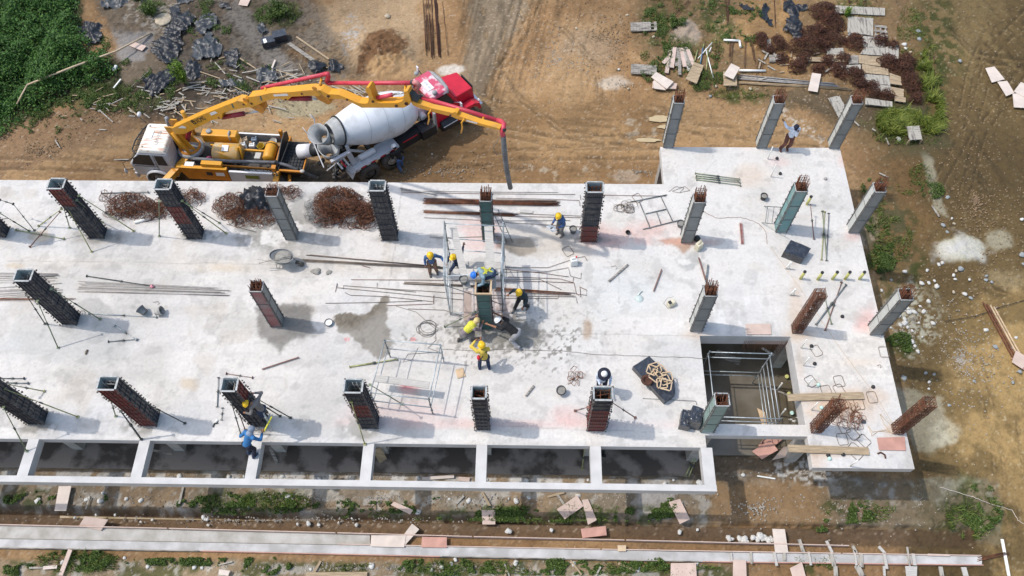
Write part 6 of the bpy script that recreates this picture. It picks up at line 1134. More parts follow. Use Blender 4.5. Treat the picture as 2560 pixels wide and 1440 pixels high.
person('man in black shirt, blue jeans and white helmet beside the mixer truck', (11.62, 5.95, G+.03), R_(50), pelvis=(0, 0, .86), chest=(0, 0.16, 1.30), face=(0, .8, -.6), lh=(-.22, .45, 1.05), rh=(.24, .3, .95), shirt='black_cloth', pants='denim_blue', helmet='helm_w', lf=(-.14, -.1, .07), rf=(.14, .12, .07), scale=1.0)
# ------------------------------------------------------------ loose things on the deck
def thing1(mb, name, mats, label, cat, loc, grp=None, kind=None, fix=True):
    o = mb.build(name, mats, loc=loc, fix=fix); return tag(o, label, cat, grp, kind)
def bar(label, pts, r=0.010, m='bar', z=0.03, name='rebar', cat='rebar', grp='loose reinforcing bars on the deck', w=None, f=S):
    P_ = [f(u, v, z) if len(p) == 2 else f(p[0], p[1], p[2]) for p in pts for (u, v) in [p[:2]]]
    return thing1(MB().path(P_, r, 5), name, m, label, cat, P_[0], grp)
def bundle(label, a, b, n, wpx, seed, m='rust', r=0.0105, z=0.03, f=S, jit=10, name='rebar_bundle', layers=2):
    rn = random.Random(seed); t = MB(); c = f(*a, z)
    for i in range(n):
        k = (i+0.5)/n-0.5; o1 = k*wpx+rn.uniform(-1, 1); o2 = k*wpx*rn.uniform(.4, 1.1)+rn.uniform(-1, 1); j1, j2 = rn.uniform(0, jit), rn.uniform(0, jit*2); zz = z+rn.randint(0, layers)*r*1.6
        dx, dy = b[0]-a[0], b[1]-a[1]; L = math.hypot(dx, dy); nx, ny = -dy/L, dx/L; ex, ey = dx/L, dy/L
        p = [f(a[0]+nx*o1+ex*j1, a[1]+ny*o1+ey*j1, zz), f((a[0]+b[0])/2+nx*(o1+o2)/2, (a[1]+b[1])/2+ny*(o1+o2)/2, zz+rn.uniform(0, .02)), f(b[0]+nx*o2-ex*j2, b[1]+ny*o2-ey*j2, zz)]
        t.path(p, r*rn.uniform(.85, 1.2), 4)
    return thing1(t, name, m, label, 'rebar bundle', c, 'bundles of reinforcing bars', fix=False)
bundle('thick bundle of rusty bars along the back edge passing behind the teal form', (1056, 503), (1402, 508), 22, 15, 1, 'rust')
bundle('thinner bundle of dark rusty bars just below the thick one at the back edge', (1055, 528), (1300, 538), 10, 8, 2, 'rust')
bundle('bundle of dark bars crossing under the scaffold left of the green form', (1005, 707), (1200, 716), 7, 5, 3, 'bar')
bundle('bundle of brown bars reaching right from the green form to the hooked ends', (1230, 722), (1440, 735), 8, 10, 4, 'rust_l')
bundle('pair bundle of long thin bars from the wheelbarrow to the scaffold', (765, 637), (1115, 668), 4, 4, 5, 'bar')
bundle('lower bundle of long thin bars from the wheelbarrow to the scaffold', (752, 650), (1120, 671), 5, 7, 6, 'bar')
bundle('upper bundle of bars running under the lone black form off the left border', (-40, 695), (160, 690), 6, 30, 7, 'bar', jit=14, r=.009)
bundle('lower bundle of bars running under the lone black form off the left border', (-40, 735), (158, 722), 6, 30, 8, 'bar', jit=14, r=.009)
bundle('lowest bundle of rusty bars at the left border below the lone black form', (-40, 748), (190, 748), 4, 6, 9, 'rust_l', jit=20)
bundle('fan of thin hooked bars lying right of the lone black form', (190, 716), (580, 730), 9, 30, 10, 'bar', jit=22, r=0.008)
BL = ['hooked bar nearest the back edge, starting beside a black form', 'straight bar just below the backmost hooked one', 'short hook end right of the thick rusty bundle', 'bar leaving the thick rusty bundle with a bent right end', 'lone straight bar below the thinner rusty bundle', 'upper of three parallel bars running to the wide black form',
 'middle of three parallel bars running to the wide black form', 'lowest of three parallel bars running to the wide black form', 'bar crossing under the far side of the scaffold', 'long bar from the wide black form to the lying trestle frame', 'long bar with an upright hook left of the scaffold, outermost', 'bar with bent start inside the outermost hooked bar left of the scaffold', 'long level bar crossing under the scaffold with an upturned right end', 'kinked bar with an upturned end above the brown wet patch', 'short straight bar just above the brown wet patch', 'bar with an upturned end nearest the brown wet patch',
 'bar with a downward hook starting below the longer level bar', 'curved bar whose end loops over the white jug', 'bar sagging between scaffold and white jug', 'bar with a squared double hook below the white jug', 'bar running diagonally down right of the scaffold', 'bar with the widest squared hook at the right of the fan', 'straight bar right of the green form with a short upturned tip', 'lowest hooked bar right of the green form', 'small bent bar tip at the far right of the fan', 'short bar at the left border by the flat green prop', 'short thin bar right of the form with a reddish section', 'tiny bar piece between wheelbarrow bars', 'bar leading from the green form to the coil of cable']
for i, pts in enumerate((
    [(1004, 471), (1004, 481), (1200, 484), (1438, 486)], [(1008, 477), (1220, 480), (1395, 481)], [(1450, 487), (1452, 500)], [(1240, 495), (1380, 498), (1448, 501), (1450, 515)], [(1060, 544), (1240, 552), (1425, 551)],
    [(1250, 532), (1400, 538), (1455, 540)], [(1250, 540), (1455, 544)], [(1250, 555), (1350, 561), (1455, 567)], [(1075, 591), (1130, 594), (1255, 590)], [(1495, 487), (1580, 489), (1665, 490)],
    [(838, 730), (843, 708), (842, 719), (1000, 734), (1180, 752)], [(858, 722), (858, 714), (960, 721), (1100, 730), (1175, 736)], [(878, 699), (1050, 700), (1360, 704), (1432, 707), (1434, 694)],
    [(862, 731), (876, 738), (960, 741), (1083, 754), (1085, 738)], [(813, 758), (940, 756), (1055, 752)], [(968, 764), (1078, 760), (1084, 760), (1084, 740)], [(943, 707), (942, 720), (1040, 730)],
    [(1222, 668), (1370, 669), (1440, 645), (1462, 641), (1468, 652)], [(1250, 672), (1350, 682), (1422, 692)], [(1250, 680), (1360, 680), (1421, 669), (1426, 690), (1452, 697), (1453, 682)], [(1225, 700), (1350, 698), (1405, 725)],
    [(1270, 692), (1330, 694), (1400, 697), (1435, 707), (1441, 735), (1466, 738), (1467, 725), (1448, 717)], [(1230, 745), (1395, 746), (1398, 733)], [(1225, 738), (1300, 740), (1440, 742), (1443, 758)], [(1440, 733), (1452, 742), (1450, 720)],
    [(20, 545), (0, 548)], [(566, 560), (640, 580)], [(905, 664), (925, 669)], [(1155, 790), (1110, 775), (1020, 772)])):
    w_ = ('hook-ended', 'straight', 'bent', 'long thin', 'short')[i % 5]
    bar(None, pts, 0.010, 'bar') if False else tag(bar(None, pts, 0.010, 'bar' if i % 3 else 'rust'), BL[i], 'rebar', 'loose reinforcing bars on the deck')
# tangled stirrups
def ring_pts(c, a, b, R3, rn, open_=True):
    pts = []; k = 0.18
    for x, y in ((-1, -1), (1, -1), (1, 1), (-1, 1)): pts.append(Vector((x*a, y*b, 0)))
    P_ = []
    for i in range(4):
        p, q = pts[i], pts[(i+1) % 4]; P_ += [p.lerp(q, 0.12), p.lerp(q, 0.5)+Vector((rn.uniform(-.01, .01), rn.uniform(-.01, .01), 0)), p.lerp(q, 0.88)]
    if open_: P_ = P_+[P_[0]+Vector((0.02, 0.05, 0.01))]
    return [c+R3 @ p for p in P_]
def heap(label, spots, h, n, seed, m='rust', f=S, size=(0.115, 0.15), grp='heaps of rusty stirrups', r=0.0085, base=0.0, m2=None):
    rn = random.Random(seed); t = MB(); c0 = f(spots[0][0], spots[0][1], base)
    tot = sum(s[2]*s[3] for s in spots)
    for (cu, cv, rx, ry) in spots:
        c = f(cu, cv, base); wx = (f(cu+rx, cv, base)-c).length; wy = (f(cu, cv+ry, base)-c).length; k = max(4, int(n*rx*ry/tot))
        for i in range(k):
            a = rn.uniform(0, 2*math.pi); q = math.sqrt(rn.random()); x, y = math.cos(a)*q, math.sin(a)*q; z = (1-q*q)*h*rn.random()**0.45+0.03
            R3 = (Matrix.Rotation(rn.uniform(0, 6.28), 3, 'Z') @ Matrix.Rotation(rn.gauss(0, 0.9), 3, 'X') @ Matrix.Rotation(rn.uniform(0, 6.28), 3, 'Z'))
            s = rn.uniform(0.8, 1.2); P_ = ring_pts(c+Vector((x*wx, y*wy, z)), size[0]*s, size[1]*s, R3, rn); P_ = [Vector((p.x, p.y, max(p.z, base+c.z*0+0.015 if f is S else G+0.03))) for p in P_]; t.path(P_, r, 4, rn.choice((0, 0, 0, 1, 2)))
    return thing1(t, 'stirrup_heap', [m, 'rust_l' if m2 is None else m2, 'rust_d' if m2 is None else m], label, 'stirrup heap', c0, grp, fix=False)
heap('long low heap of rusty stirrups between the two leftmost tall black forms', [(270, 496, 12, 9), (325, 515, 55, 26), (372, 530, 46, 20), (425, 520, 40, 24), (300, 535, 36, 12), (480, 497, 34, 18)], 0.45, 400, 1, 'rust')
heap('rusty stirrup heap half covered by a dark plastic sheet', [(580, 517, 45, 30), (600, 545, 30, 18), (735, 487, 18, 13), (710, 484, 18, 10), (690, 480, 20, 12), (670, 500, 24, 18), (655, 545, 36, 20)], 0.4, 330, 2, 'rust')
heap('big round heap of rusty stirrups between the slim grey form and a black form', [(845, 512, 60, 33), (880, 540, 55, 28), (820, 540, 34, 24), (925, 545, 24, 30)], 0.95, 700, 3, 'rust')
heap('cement-splashed grey fringe of stirrups at the left foot of the big round heap', [(795, 540, 26, 24), (780, 515, 12, 12)], 0.25, 120, 4, 'bar_grey', m2='bar_grey')
heap('small tangle of brown stirrups beside the lying trestle frame', [(1562, 515, 20, 14)], 0.15, 12, 5, 'bar', m2='bar', size=(0.14, 0.18))
heap('loose ring of rust-yellow ties lying between the brimmed man and the bucket', [(1440, 940, 18, 20)], 0.05, 11, 6, 'rust_l', m2='rust_l', size=(.10, .13), r=.008)
heap('scatter of thin rusty stirrups around the ragged cage', [(2110, 1035, 42, 34), (2130, 1050, 30, 22)], 0.12, 34, 7, 'rust_l', m2='rust_l', size=(.13, .17), r=.008)
def stir(u, v, a, s=1.0, m='bar'):
    rn = random.Random(int(u+v)); c = S(u, v, 0.02); P_ = ring_pts(c, 0.17*s, 0.21*s, rotz(math.radians(a)), rn, False); o = thing1(MB().path(P_, 0.010, 4, closed=True), 'stirrup', m, 'single square stirrup lying flat on the deck', 'stirrup', c, 'single stirrups on the deck'); return o
for u, v, a in ((2027, 953, 30), (2066, 977, 12), (2098, 953, 8), (2098, 975, 20), (2148, 1010, 5), (2180, 993, 5), (2133, 1085, 30), (2106, 1098, 5), (2160, 1102, 40), (2041, 877, 25), (1420, 628, 30), (1594, 495, 30), (2110, 1068, 15), (2210, 880, 0)): stir(u, v, a)
stir(2138, 1128, 45, 1.3)
for i, (u, v, s) in enumerate(((1535, 668, 1), (390, 757, 1), (205, 780, 1), (1320, 760, .6), (2198, 915, .6), (1120, 605, .6))): bar('thin hooked tie lying on the pale deck', [(u-8*s, v-1), (u+4*s, v-4), (u+8*s, v+2), (u+4*s, v+5)], 0.008, 'bar', name='tie_hook', cat='tie hook', grp='thin ties on the deck')
# crumpled plastic sheets
def tarp(label, poly, h, seed, m='tarp', f=S, base=0.02, amp=0.25, res=0.05, grp='crumpled plastic sheets', cat='plastic sheet', name='plastic_sheet'):
    P_ = [f(u, v, base) for u, v in poly]; xs = [p.x for p in P_]; ys = [p.y for p in P_]; x0, x1, y0, y1 = min(xs)-.1, max(xs)+.1, min(ys)-.1, max(ys)+.1
    nx = int((x1-x0)/res)+2; ny = int((y1-y0)/res)+2; X, Y = np.meshgrid(np.linspace(x0, x1, nx), np.linspace(y0, y1, ny)); x = X.ravel(); y = Y.ravel()
    sd = poly_sd(x, y, [(p.x, p.y) for p in P_])+(fbm(x, y, 3, 3, seed)-.5)*0.35
    a_ = seed*1.3; xr = x*math.cos(a_)+y*math.sin(a_); yr = -x*math.sin(a_)+y*math.cos(a_); w_ = 1.2*fbm(x, y, .9, 2, seed+5); r1 = 1-np.abs(fbm(xr*2.6+w_, yr*.7, 1.0, 3, seed+1)-.5)*2; r2 = 1-np.abs(fbm(xr*1.6+yr*1.2, yr*3.6-xr+w_, 1.0, 2, seed+2)-.5)*2
    z = P_[0].z+h*np.clip(-sd*1.5, 0, 1)+amp*(r1**4)*1.0+amp*0.45*(r2**3)-amp*.3; z = np.maximum(z, P_[0].z+0.01+0.02*r2); jx = (fbm(x, y, 7, 2, seed+3)-.5)*res*.6; vs = np.stack([x+jx, y+(fbm(x, y, 7, 2, seed+4)-.5)*res*1.4, z], 1)
    ok = sd < 0; t = MB(); ids = {}; fs = []
    A = ok.reshape(ny, nx)
    for j in range(ny-1):
        for i in range(nx-1):
            if A[j, i] and A[j, i+1] and A[j+1, i] and A[j+1, i+1]: fs.append((j*nx+i, j*nx+i+1, (j+1)*nx+i+1, (j+1)*nx+i))
    us = sorted({k for q in fs for k in q}); mp_ = {k: i for i, k in enumerate(us)}
    t.add([vs[k] for k in us], [tuple(mp_[k] for k in q) for q in fs], 0, True); o = thing1(t, name, m, label, cat, P_[0], grp, fix=False); return o
tarp('dark blue-grey plastic sheet draped over the stirrup heap beside the slim grey form', [(612, 474), (668, 472), (690, 498), (672, 540), (640, 532), (606, 525), (596, 498)], 0.62, 3, 'tarp')
# wheelbarrow
wb = empty('wheelbarrow', 'grey wheelbarrow full of mortar left of the long thin bars', 'wheelbarrow', S(716, 660), math.radians(-8))
m = MB(); n = 20; top = [Vector((0.46*math.cos(a)*(1.15 if math.cos(a) < 0 else 1), 0.32*math.sin(a), 0.62)) for a in np.linspace(0, 2*math.pi, n, endpoint=False)]; bot = [Vector((0.20*math.cos(a), 0.15*math.sin(a), 0.30)) for a in np.linspace(0, 2*math.pi, n, endpoint=False)]
m.add(top+bot, [(k, (k+1) % n, n+(k+1) % n, n+k) for k in range(n)]+[tuple(range(n, 2*n))], 0, True); tr_ = m.build('tray', 'bucket', wb, fix=False); so_ = tr_.modifiers.new('s', 'SOLIDIFY'); so_.thickness = 0.012
MB().path(top, 0.018, 6, closed=True).build('tray_rim', 'bar_grey', wb); MB().lathe([(0.36, 0.0), (0.30, 0.03), (0.15, 0.07), (0.01, 0.08)], 18, (0.02, 0, 0.52)).build('mortar', 'mortar', wb)
m = MB()
for s in (-1, 1): m.path([(-0.95, s*0.28, 0.60), (-0.3, s*0.22, 0.42), (0.45, s*0.10, 0.24), (0.62, s*.06, .18)], 0.016, 6); m.path([(-0.25, s*0.22, 0.42), (-0.32, s*0.24, 0.0), (-0.1, s*0.22, 0.0), (0.05, s*.18, 0.34)], 0.014, 6)
m.tube((-0.3, -.24, .12), (-.3, .24, .12), 0.012, 6); m.build('frame', 'bar_grey', wb); MB().lathe([(0.10, -0.05), (0.18, -0.035), (0.18, 0.035), (0.10, 0.05)], 18, (0.60, 0, 0.18), Matrix.Rotation(math.pi/2, 3, 'X')).build('wheel', 'rubber', wb)
thing1(MB().path([S(648, 658, .5), S(690, 648, .66), S(728, 640, .66)], 0.018, 6), 'shovel_handle', 'wood_grey', 'wooden handle laid across the wheelbarrow', 'shovel handle', S(648, 658, .5))
def clump(label, u, v, rx, ry, h, m='mortar', seed=1, f=S, cat='mortar clump', name='mortar_clump', grp=None):
    rn = random.Random(seed); c = f(u, v, 0.0); wx = (f(u+rx, v, 0)-c).length; wy = (f(u, v+ry, 0)-c).length; t = MB()
    for k in range(5): t.ball(c+Vector((rn.uniform(-.4, .4)*wx, rn.uniform(-.4, .4)*wy, h*.2)), (wx*.6, wy*.6, h*rn.uniform(.6, 1)), 10, 6, 0, .25, rn)
    return thing1(t, name, m, label, cat, c, grp)
clump('wet mortar lump dropped right of the wheelbarrow', 789, 680, 14, 9, 0.08, seed=2); clump('smaller mortar splash right of the wet lump', 822, 682, 8, 8, 0.05, seed=3)
# buckets, jugs, wrapped bundles
bucket('small bucket of wet mortar standing on the left scaffold plank', S(1160, 706, 2.46), 'bucket', 0.16, 0.26, 'mortar')
bucket('grey bucket at the foot of the wide black form with red bottom', S(1432, 580), 'bucket', 0.15, 0.26, 'mortar')
bucket('black bucket lying open on the deck near the rust-yellow ties', S(1402, 976), 'black', 0.17, 0.24, 'mortar', tilt=(0.5, 'X'))
bucket('grey bucket left of the rust-stained grey form', S(1700, 565), 'bucket', 0.15, 0.24, 'mortar')
bucket('black bucket standing on the raised bay left of the pale teal form', S(1907, 497), 'black', 0.14, 0.24, 'mortar')
bucket('left grey bucket of the tipped pair near the lone black form', S(368, 787), 'bucket', 0.17, 0.28, tilt=(1.2, 'Y'), rz=2.6); bucket('right grey bucket of the tipped pair near the lone black form', S(393, 786), 'bar_grey', 0.17, 0.28, tilt=(1.3, 'Y'), rz=.2)
bucket('black tub with a white cup inside, left of the dark wet patch', S(823, 809), 'black', 0.15, 0.12, 'foam')
bucket('small black tub alone on the deck right of the wide black form', S(1569, 583), 'black', 0.09, 0.10)
jerry('white jug at the end of a curved bar right of the scaffold', S(1434, 660), 'whitep', 1.25, 0.2, 'red'); jerry('off-white jug beside the foot of the rust-stained grey form', S(1745, 621), 'cream', 1.3, 0.7)
jg = empty('cut_jug', 'cut open cream plastic jug in the middle of the right deck', 'jug', S(1677, 762), 0.5); b = MB().box((0, 0, 0.13), (0.34, 0.24, 0.26), None, 0, 0.85).build('body', 'cream', jg); mo = b.modifiers.new('b', 'BEVEL'); mo.width = .05; mo.segments = 3; MB().box((-0.08, 0.0, 0.255), (0.12, 0.14, 0.03)).build('cut_opening', 'black', jg); MB().path([(-.2, -.1, .05), (-.3, 0.1, .2), (-.1, .2, .3), (.18, .15, .25)], .008, 4).build('wire_handle', 'wire', jg)
hl = empty('helmet', 'black helmet lying against the right side of the rust-stained grey form', 'helmet', S(1742, 598), 0); MB().lathe([(0.14, 0), (0.14, 0.05), (0.11, 0.11), (0.06, 0.145), (0.003, 0.155)], 20, (0, 0, 0.02)).build('shell', 'black', hl)
thing1(MB().lathe([(0.17, 0.0), (0.15, 0.03), (0.08, 0.06), (0.01, 0.07)], 14, S(1598, 747, 0.0), Matrix.Rotation(.1, 3, 'X')).path([S(1596, 738, .08), S(1600, 731, .05), S(1606, 728, .03)], .02, 5), 'plastic_bag', mat('pale_green_bag', (0.48, 0.56, 0.54), .5), 'knotted pale green plastic bag on the deck left of the cut jug', 'plastic bag', S(1598, 747))
def wrapped(label, quad, h, base=0.0, f=S, m='wrap', seed=1, cat='wrapped bundle', name='wrapped_bundle'):
    P_ = [f(u, v, base+h) for u, v in quad]; t = MB(); t.add([Vector((p.x, p.y, p.z-h)) for p in P_]+P_, [(3, 2, 1, 0), (4, 5, 6, 7), (0, 1, 5, 4), (1, 2, 6, 5), (2, 3, 7, 6), (3, 0, 4, 7)]); c = P_[0]; o = thing1(t, name, m, label, cat, Vector((c.x, c.y, c.z-h)), 'black wrapped bundles')
    mo = o.modifiers.new('s', 'SUBSURF'); mo.subdivision_type = 'SIMPLE'; mo.levels = 4; mo.render_levels = 4; b_ = o.modifiers.new('b', 'DISPLACE'); tx_ = bpy.data.textures.get('crumple') or bpy.data.textures.new('crumple', 'CLOUDS'); tx_.noise_scale = 0.16; b_.texture = tx_; b_.strength = 0.05; return o
wrapped('black wrapped block standing alone near the pale teal form', [(1960, 628), (2009, 647), (2028, 620), (1977, 600)], 0.42)
wrapped('left black wrapped bundle beside the mint form at the stair well', [(1700, 1062), (1725, 1068), (1735, 1028), (1707, 1022)], 0.45); wrapped('right black wrapped bundle leaning on the mint form at the stair well', [(1722, 1052), (1754, 1058), (1760, 1022), (1733, 1012)], 0.75)
# pallet of black sheet with timber frames on top
bq = [(1582, 916), (1662, 1003), (1688, 985), (1686, 950), (1623, 890)]
t = MB(); P_ = [S(u, v, 0.32) for u, v in bq]; n = len(P_); t.add([Vector((p.x, p.y, 0.03)) for p in P_]+P_, [tuple(range(n-1, -1, -1)), tuple(range(n, 2*n))]+[(i, (i+1) % n, n+(i+1) % n, n+i) for i in range(n)])
thing1(t, 'covered_stack', 'wrap', 'low stack under black plastic carrying square timber frames', 'covered stack', P_[0])
rn = random.Random(12)
for k, (u, v, a, s) in enumerate(((1638, 920, 18, .40), (1650, 928, 35, .42), (1640, 940, 50, .42), (1668, 942, 8, .36), (1662, 950, 20, .36), (1655, 958, 0, .38), (1665, 962, -14, .40), (1630, 925, -20, .36))):
    c = S(u, v, 0.38+0.035*k); a = math.radians(a); h_ = s/2*.95; o = empty('timber_frame', 'small square timber frame heaped on the low black covered stack', 'timber frame', c, a, 'timber frames on the covered stack')  # plain square timber frame made of four battens
    for p, q in (((-h_, -h_), (h_, -h_)), ((h_, -h_), (h_, h_)), ((h_, h_), (-h_, h_)), ((-h_, h_), (-h_, -h_))):
        A = Vector((p[0], p[1], 0)); B = Vector((q[0], q[1], 0)); d = (B-A).normalized()*0.02; MB().beam(A+d, B-d, 0.04, 0.03).build('batten', 'wood' if k % 2 else 'ply_tan', o)
thing1(MB().lathe([(0.12, 0), (0.20, 0.02), (0.22, 0.06), (0.19, 0.10), (0.12, 0.09), (0.11, 0.03)], 22, S(1617, 952, .35)), 'wire_roll', 'rust_d', 'dark roll of tie wire on the low black covered stack', 'wire roll', S(1617, 952, .35))
tarp('torn grey-white plastic piece at the left tip of the black covered stack', [(1586, 925), (1610, 905), (1614, 922), (1600, 938)], 0.3, 9, mat('pale_plastic', (.45, .52, .50), .4), base=0.05, amp=.1, grp=None)
# timber and sheets on the deck
def sheet(label, quad, m='ply', z=0.02, th=0.02, f=S, zs=None, name='plywood_sheet', cat='plywood sheet', grp=None):
    zs = zs or [z]*4; P_ = [f(u, v, zz) for (u, v), zz in zip(quad, zs)]; t = MB(); t.add([p-Vector((0, 0, th)) for p in P_]+P_, [(3, 2, 1, 0), (4, 5, 6, 7), (0, 1, 5, 4), (1, 2, 6, 5), (2, 3, 7, 6), (3, 0, 4, 7)]); o = thing1(t, name, m, label, cat, P_[0], grp); return o
sheet('small tan plywood offcut near the empty scaffold frame', [(1138, 924), (1157, 919), (1164, 940), (1144, 946)], 'wood', 0.04)
sheet('pink plywood sheet lying over the back edge of the stair well', [(1867, 836), (1929, 836), (1926, 809), (1864, 810)], 'ply', 0.05)
sheet('square pinkish plywood sheet near the front right corner of the deck', [(2198, 1125), (2265, 1126), (2262, 1092), (2193, 1094)], 'ply_red', 0.05)
def plk(label, u0, v0, u1, v1, w, m='wood_tan', z=0.06, z1=None, f=S, name='plank', cat='plank', th=0.04, grp=None): z1 = z if z1 is None else z1; return plank(label, f(u0, v0, z), f(u1, v1, z1), w, th, m, name=name, cat=cat, grp=grp)
plk('long grey-tan plank bridging from the deck over the stair well', 1969, 994, 2159, 989, 0.27, z=0.07); plk('long plank bridging from the deck over the wet opening at the front', 1970, 1121, 2172, 1128, 0.27, z=0.07)
plk('thin rusty batten lying aslant below the wet mortar patch', 655, 923, 747, 893, 0.035, 'prop_r'); plk('grey batten lying aslant right of the scaffold', 1522, 703, 1570, 661, 0.06, 'wood_grey'); plk('slim pinkish batten standing upright in the picture right of the grey one', 1634, 728, 1654, 673, 0.045, 'prop_r')
plk('rusty steel angle pointing at the grey form from above', 1747, 644, 1764, 700, 0.05, 'prop_r', name='steel_angle', cat='steel angle'); plk('grey steel angle next to the rusty one above the stair well form', 1770, 662, 1765, 705, 0.06, 'galv_d', name='steel_angle', cat='steel angle')
plk('grey splinter of board near the narrow front form', 1314, 990, 1335, 964, 0.06, 'wood_grey'); plk('pale plank end behind the empty scaffold', 1000, 470, 1092, 486, .05, 'bar_grey')
o = empty('red_channel', 'faded red steel channel lying alone on the deck', 'steel channel', S(1853, 585), math.radians(-3)); MB().box((0, 0, 0.04), (0.09, 1.0, 0.01)).build('web', 'panel_red', o)
for s in (-1, 1): MB().box((s*0.046, 0, 0.065), (0.010, 1.0, 0.05)).build('flange', 'ply_red', o)
for k in range(4): MB().box((0, -0.42+0.28*k, 0.06), (0.07, 0.02, 0.03)).build('stiffener', 'panel_red', o)
thing1(MB().tube(S(336, 556, .06), S(375, 546, .06), 0.06, 12), 'pvc_pipe', 'pvc', 'short white pipe lying below the long low stirrup heap', 'pipe', S(336, 556))
thing1(MB().beam(S(1300, 528, .03), S(1332, 530, .03), .14, .03), 'board_piece', 'plank', 'small grey board piece on the bars behind the scaffold', 'board', S(1300, 528))
thing1(MB().beam(S(1075, 588, .03), S(1108, 590, .03), .18, .03), 'board_piece', 'plank', 'grey board piece lying left of the scaffold near its back post', 'board', S(1075, 588))
for q, l in (((542, 1052), 'white scrap cup near the slim rod'), ((620, 1042), None)): 
    if l: thing1(MB().ball(S(*q, .03), .05, 8, 5), 'cup', 'foam', 'tiny white cup left of the ladder column', 'cup', S(*q))
bar('curved dark rubber strip left of the ladder column', [(532, 1068), (536, 1059), (545, 1057)], .025, 'black', name='rubber_strip', cat='rubber strip', grp=None); bar('curved rusty strip near the square plywood at the front right', [(2194, 1134), (2202, 1131), (2212, 1137), (2214, 1146)], .03, 'rust_d', name='steel_strip', cat='steel strip', grp=None)
thing1(MB().ball(S(216, 880, .03), (.05, .12, .05), 8, 5, 0, .2, rnd), 'glove', 'olive', 'small dark green glove below the V of galvanised tubes', 'glove', S(216, 880))
thing1(MB().ball(S(380, 716, .05), (.09, .08, .06), 8, 5, 0, .2, rnd), 'rag', mat('pink_rag', (.6, .25, .3), .8), 'pink rag where the dark prop meets the thin bars', 'rag', S(380, 716))
# wires
def squiggle(label, pts, r=0.008, m='wire', z=0.015, f=S, name='wire', cat='wire', grp=None, sub=6, wob=1.5, seed=1):
    rn = random.Random(seed); P_ = [];
    for (a, b), (c, d) in zip(pts[:-1], pts[1:]):
        for k in range(sub): q = k/sub; P_.append(f(a+(c-a)*q+rn.uniform(-wob, wob)*.6, b+(d-b)*q+rn.uniform(-wob, wob)*.6, z))
    P_.append(f(*pts[-1], z)); return thing1(MB().path(P_, r, 4), name, m, label, cat, P_[0], grp)
co_ = []
for k in range(5):
    for a in range(0, 360, 24): co_.append((1068+(22+3*math.sin(k*2))*math.cos(math.radians(a))+3*math.sin(k), 820+(17+2*math.cos(k))*math.sin(math.radians(a))+4*math.cos(k*1.7)))
squiggle('loose grey coil of electric cable left of the scaffold', [(990, 765), (1040, 780)]+co_+[(1090, 850), (1070, 870), (1100, 880), (1020, 885), (1008, 905), (1030, 900), (1045, 870)], .009, sub=1, wob=.5, name='cable_coil', cat='cable')
squiggle('long thin cable crossing the deck from the scaffold to the stair well', [(1095, 872), (1180, 877), (1270, 873), (1400, 877), (1480, 885), (1600, 890), (1700, 893), (1765, 896)], .008, seed=3, name='cable', cat='cable')
squiggle('thin tan string from the grey form to the pale teal form', [(1760, 530), (1790, 545), (1850, 543), (1885, 553), (1900, 562), (1915, 580), (1918, 610)], .007, 'rust_l', seed=4, name='string', cat='string')
squiggle('yellowish string line running diagonally to the front right corner', [(1925, 615), (2010, 735), (2100, 870), (2190, 990), (2235, 1065)], .006, 'ply_tan', seed=5, wob=.3, name='string', cat='string')
squiggle('yellow tangled string at the foot of the overhanging cage', [(2240, 1075), (2205, 1040), (2200, 1035), (2210, 1060), (2225, 1080), (2195, 1078), (2180, 1090), (2170, 1065), (2182, 1080), (2215, 1075), (2232, 1085)], .010, 'hiviz' if False else 'ply_tan', seed=6, name='string', cat='string')
squiggle('loop of brown wire near the raised bay corner', [(1672, 480), (1690, 466), (1710, 470), (1700, 482), (1680, 478), (1712, 466), (1725, 476), (1700, 482)], .008, 'bar', seed=7, name='wire_loop', cat='wire')
squiggle('pale stick bar running from the covered stack to the black bundles', [(1607, 996), (1740, 1003), (1742, 1012)], .012, 'galv_d', seed=8, wob=.2, sub=2, name='thin_bar', cat='bar')
# pipe stubs and caps
for i, (a, b) in enumerate((((2001, 697), (2008, 675)), ((2044, 699), (2055, 678)), ((2081, 698), (2095, 678)), ((2112, 698), (2123, 675)), ((2148, 698), (2162, 678)), ((2017, 511), (2026, 490)))):
    p = S(*a); o = empty('pipe_stub', ('leftmost', 'second', 'third', 'fourth', 'rightmost')[i]+' yellow-green pipe stub in the row of five on the right deck' if i < 5 else 'yellow-green pipe stub standing right of the pale teal form', 'pipe stub', p, 0, 'pipe stubs in the deck'); MB().tube((0, 0, -.02), (0.01, 0, 0.52), 0.055, 12).build('pipe', 'pvc_y', o); MB().tube((0.01, 0, 0.521), (0.01, 0, 0.57), 0.062, 12).build('cap', 'black', o)
for i, (a, l) in enumerate((((1919, 398), 'on the raised bay near the leaning man'), ((1927, 442), 'on the raised bay below the first slim one'), ((2002, 870), 'first below the upright cage'), ((2008, 914), 'second below the upright cage'), ((2017, 965), 'third, between the square stirrups'), ((2028, 1025), 'fourth, left of the ragged cage'), ((2125, 1166), 'nearest the front edge of the right bay'))):
    p = S(*a); o = empty('pipe_stub', 'slim white pipe stub '+l, 'pipe stub', p, 0, 'white pipe stubs in the deck'); MB().tube((0, 0, -.02), (0, 0, 0.80 if i < 2 else 0.70), 0.022, 8).build('pipe', 'pvc', o); MB().ball((0, 0, 0.80 if i < 2 else .70), .03, 8, 5).build('cap', 'foam', o)
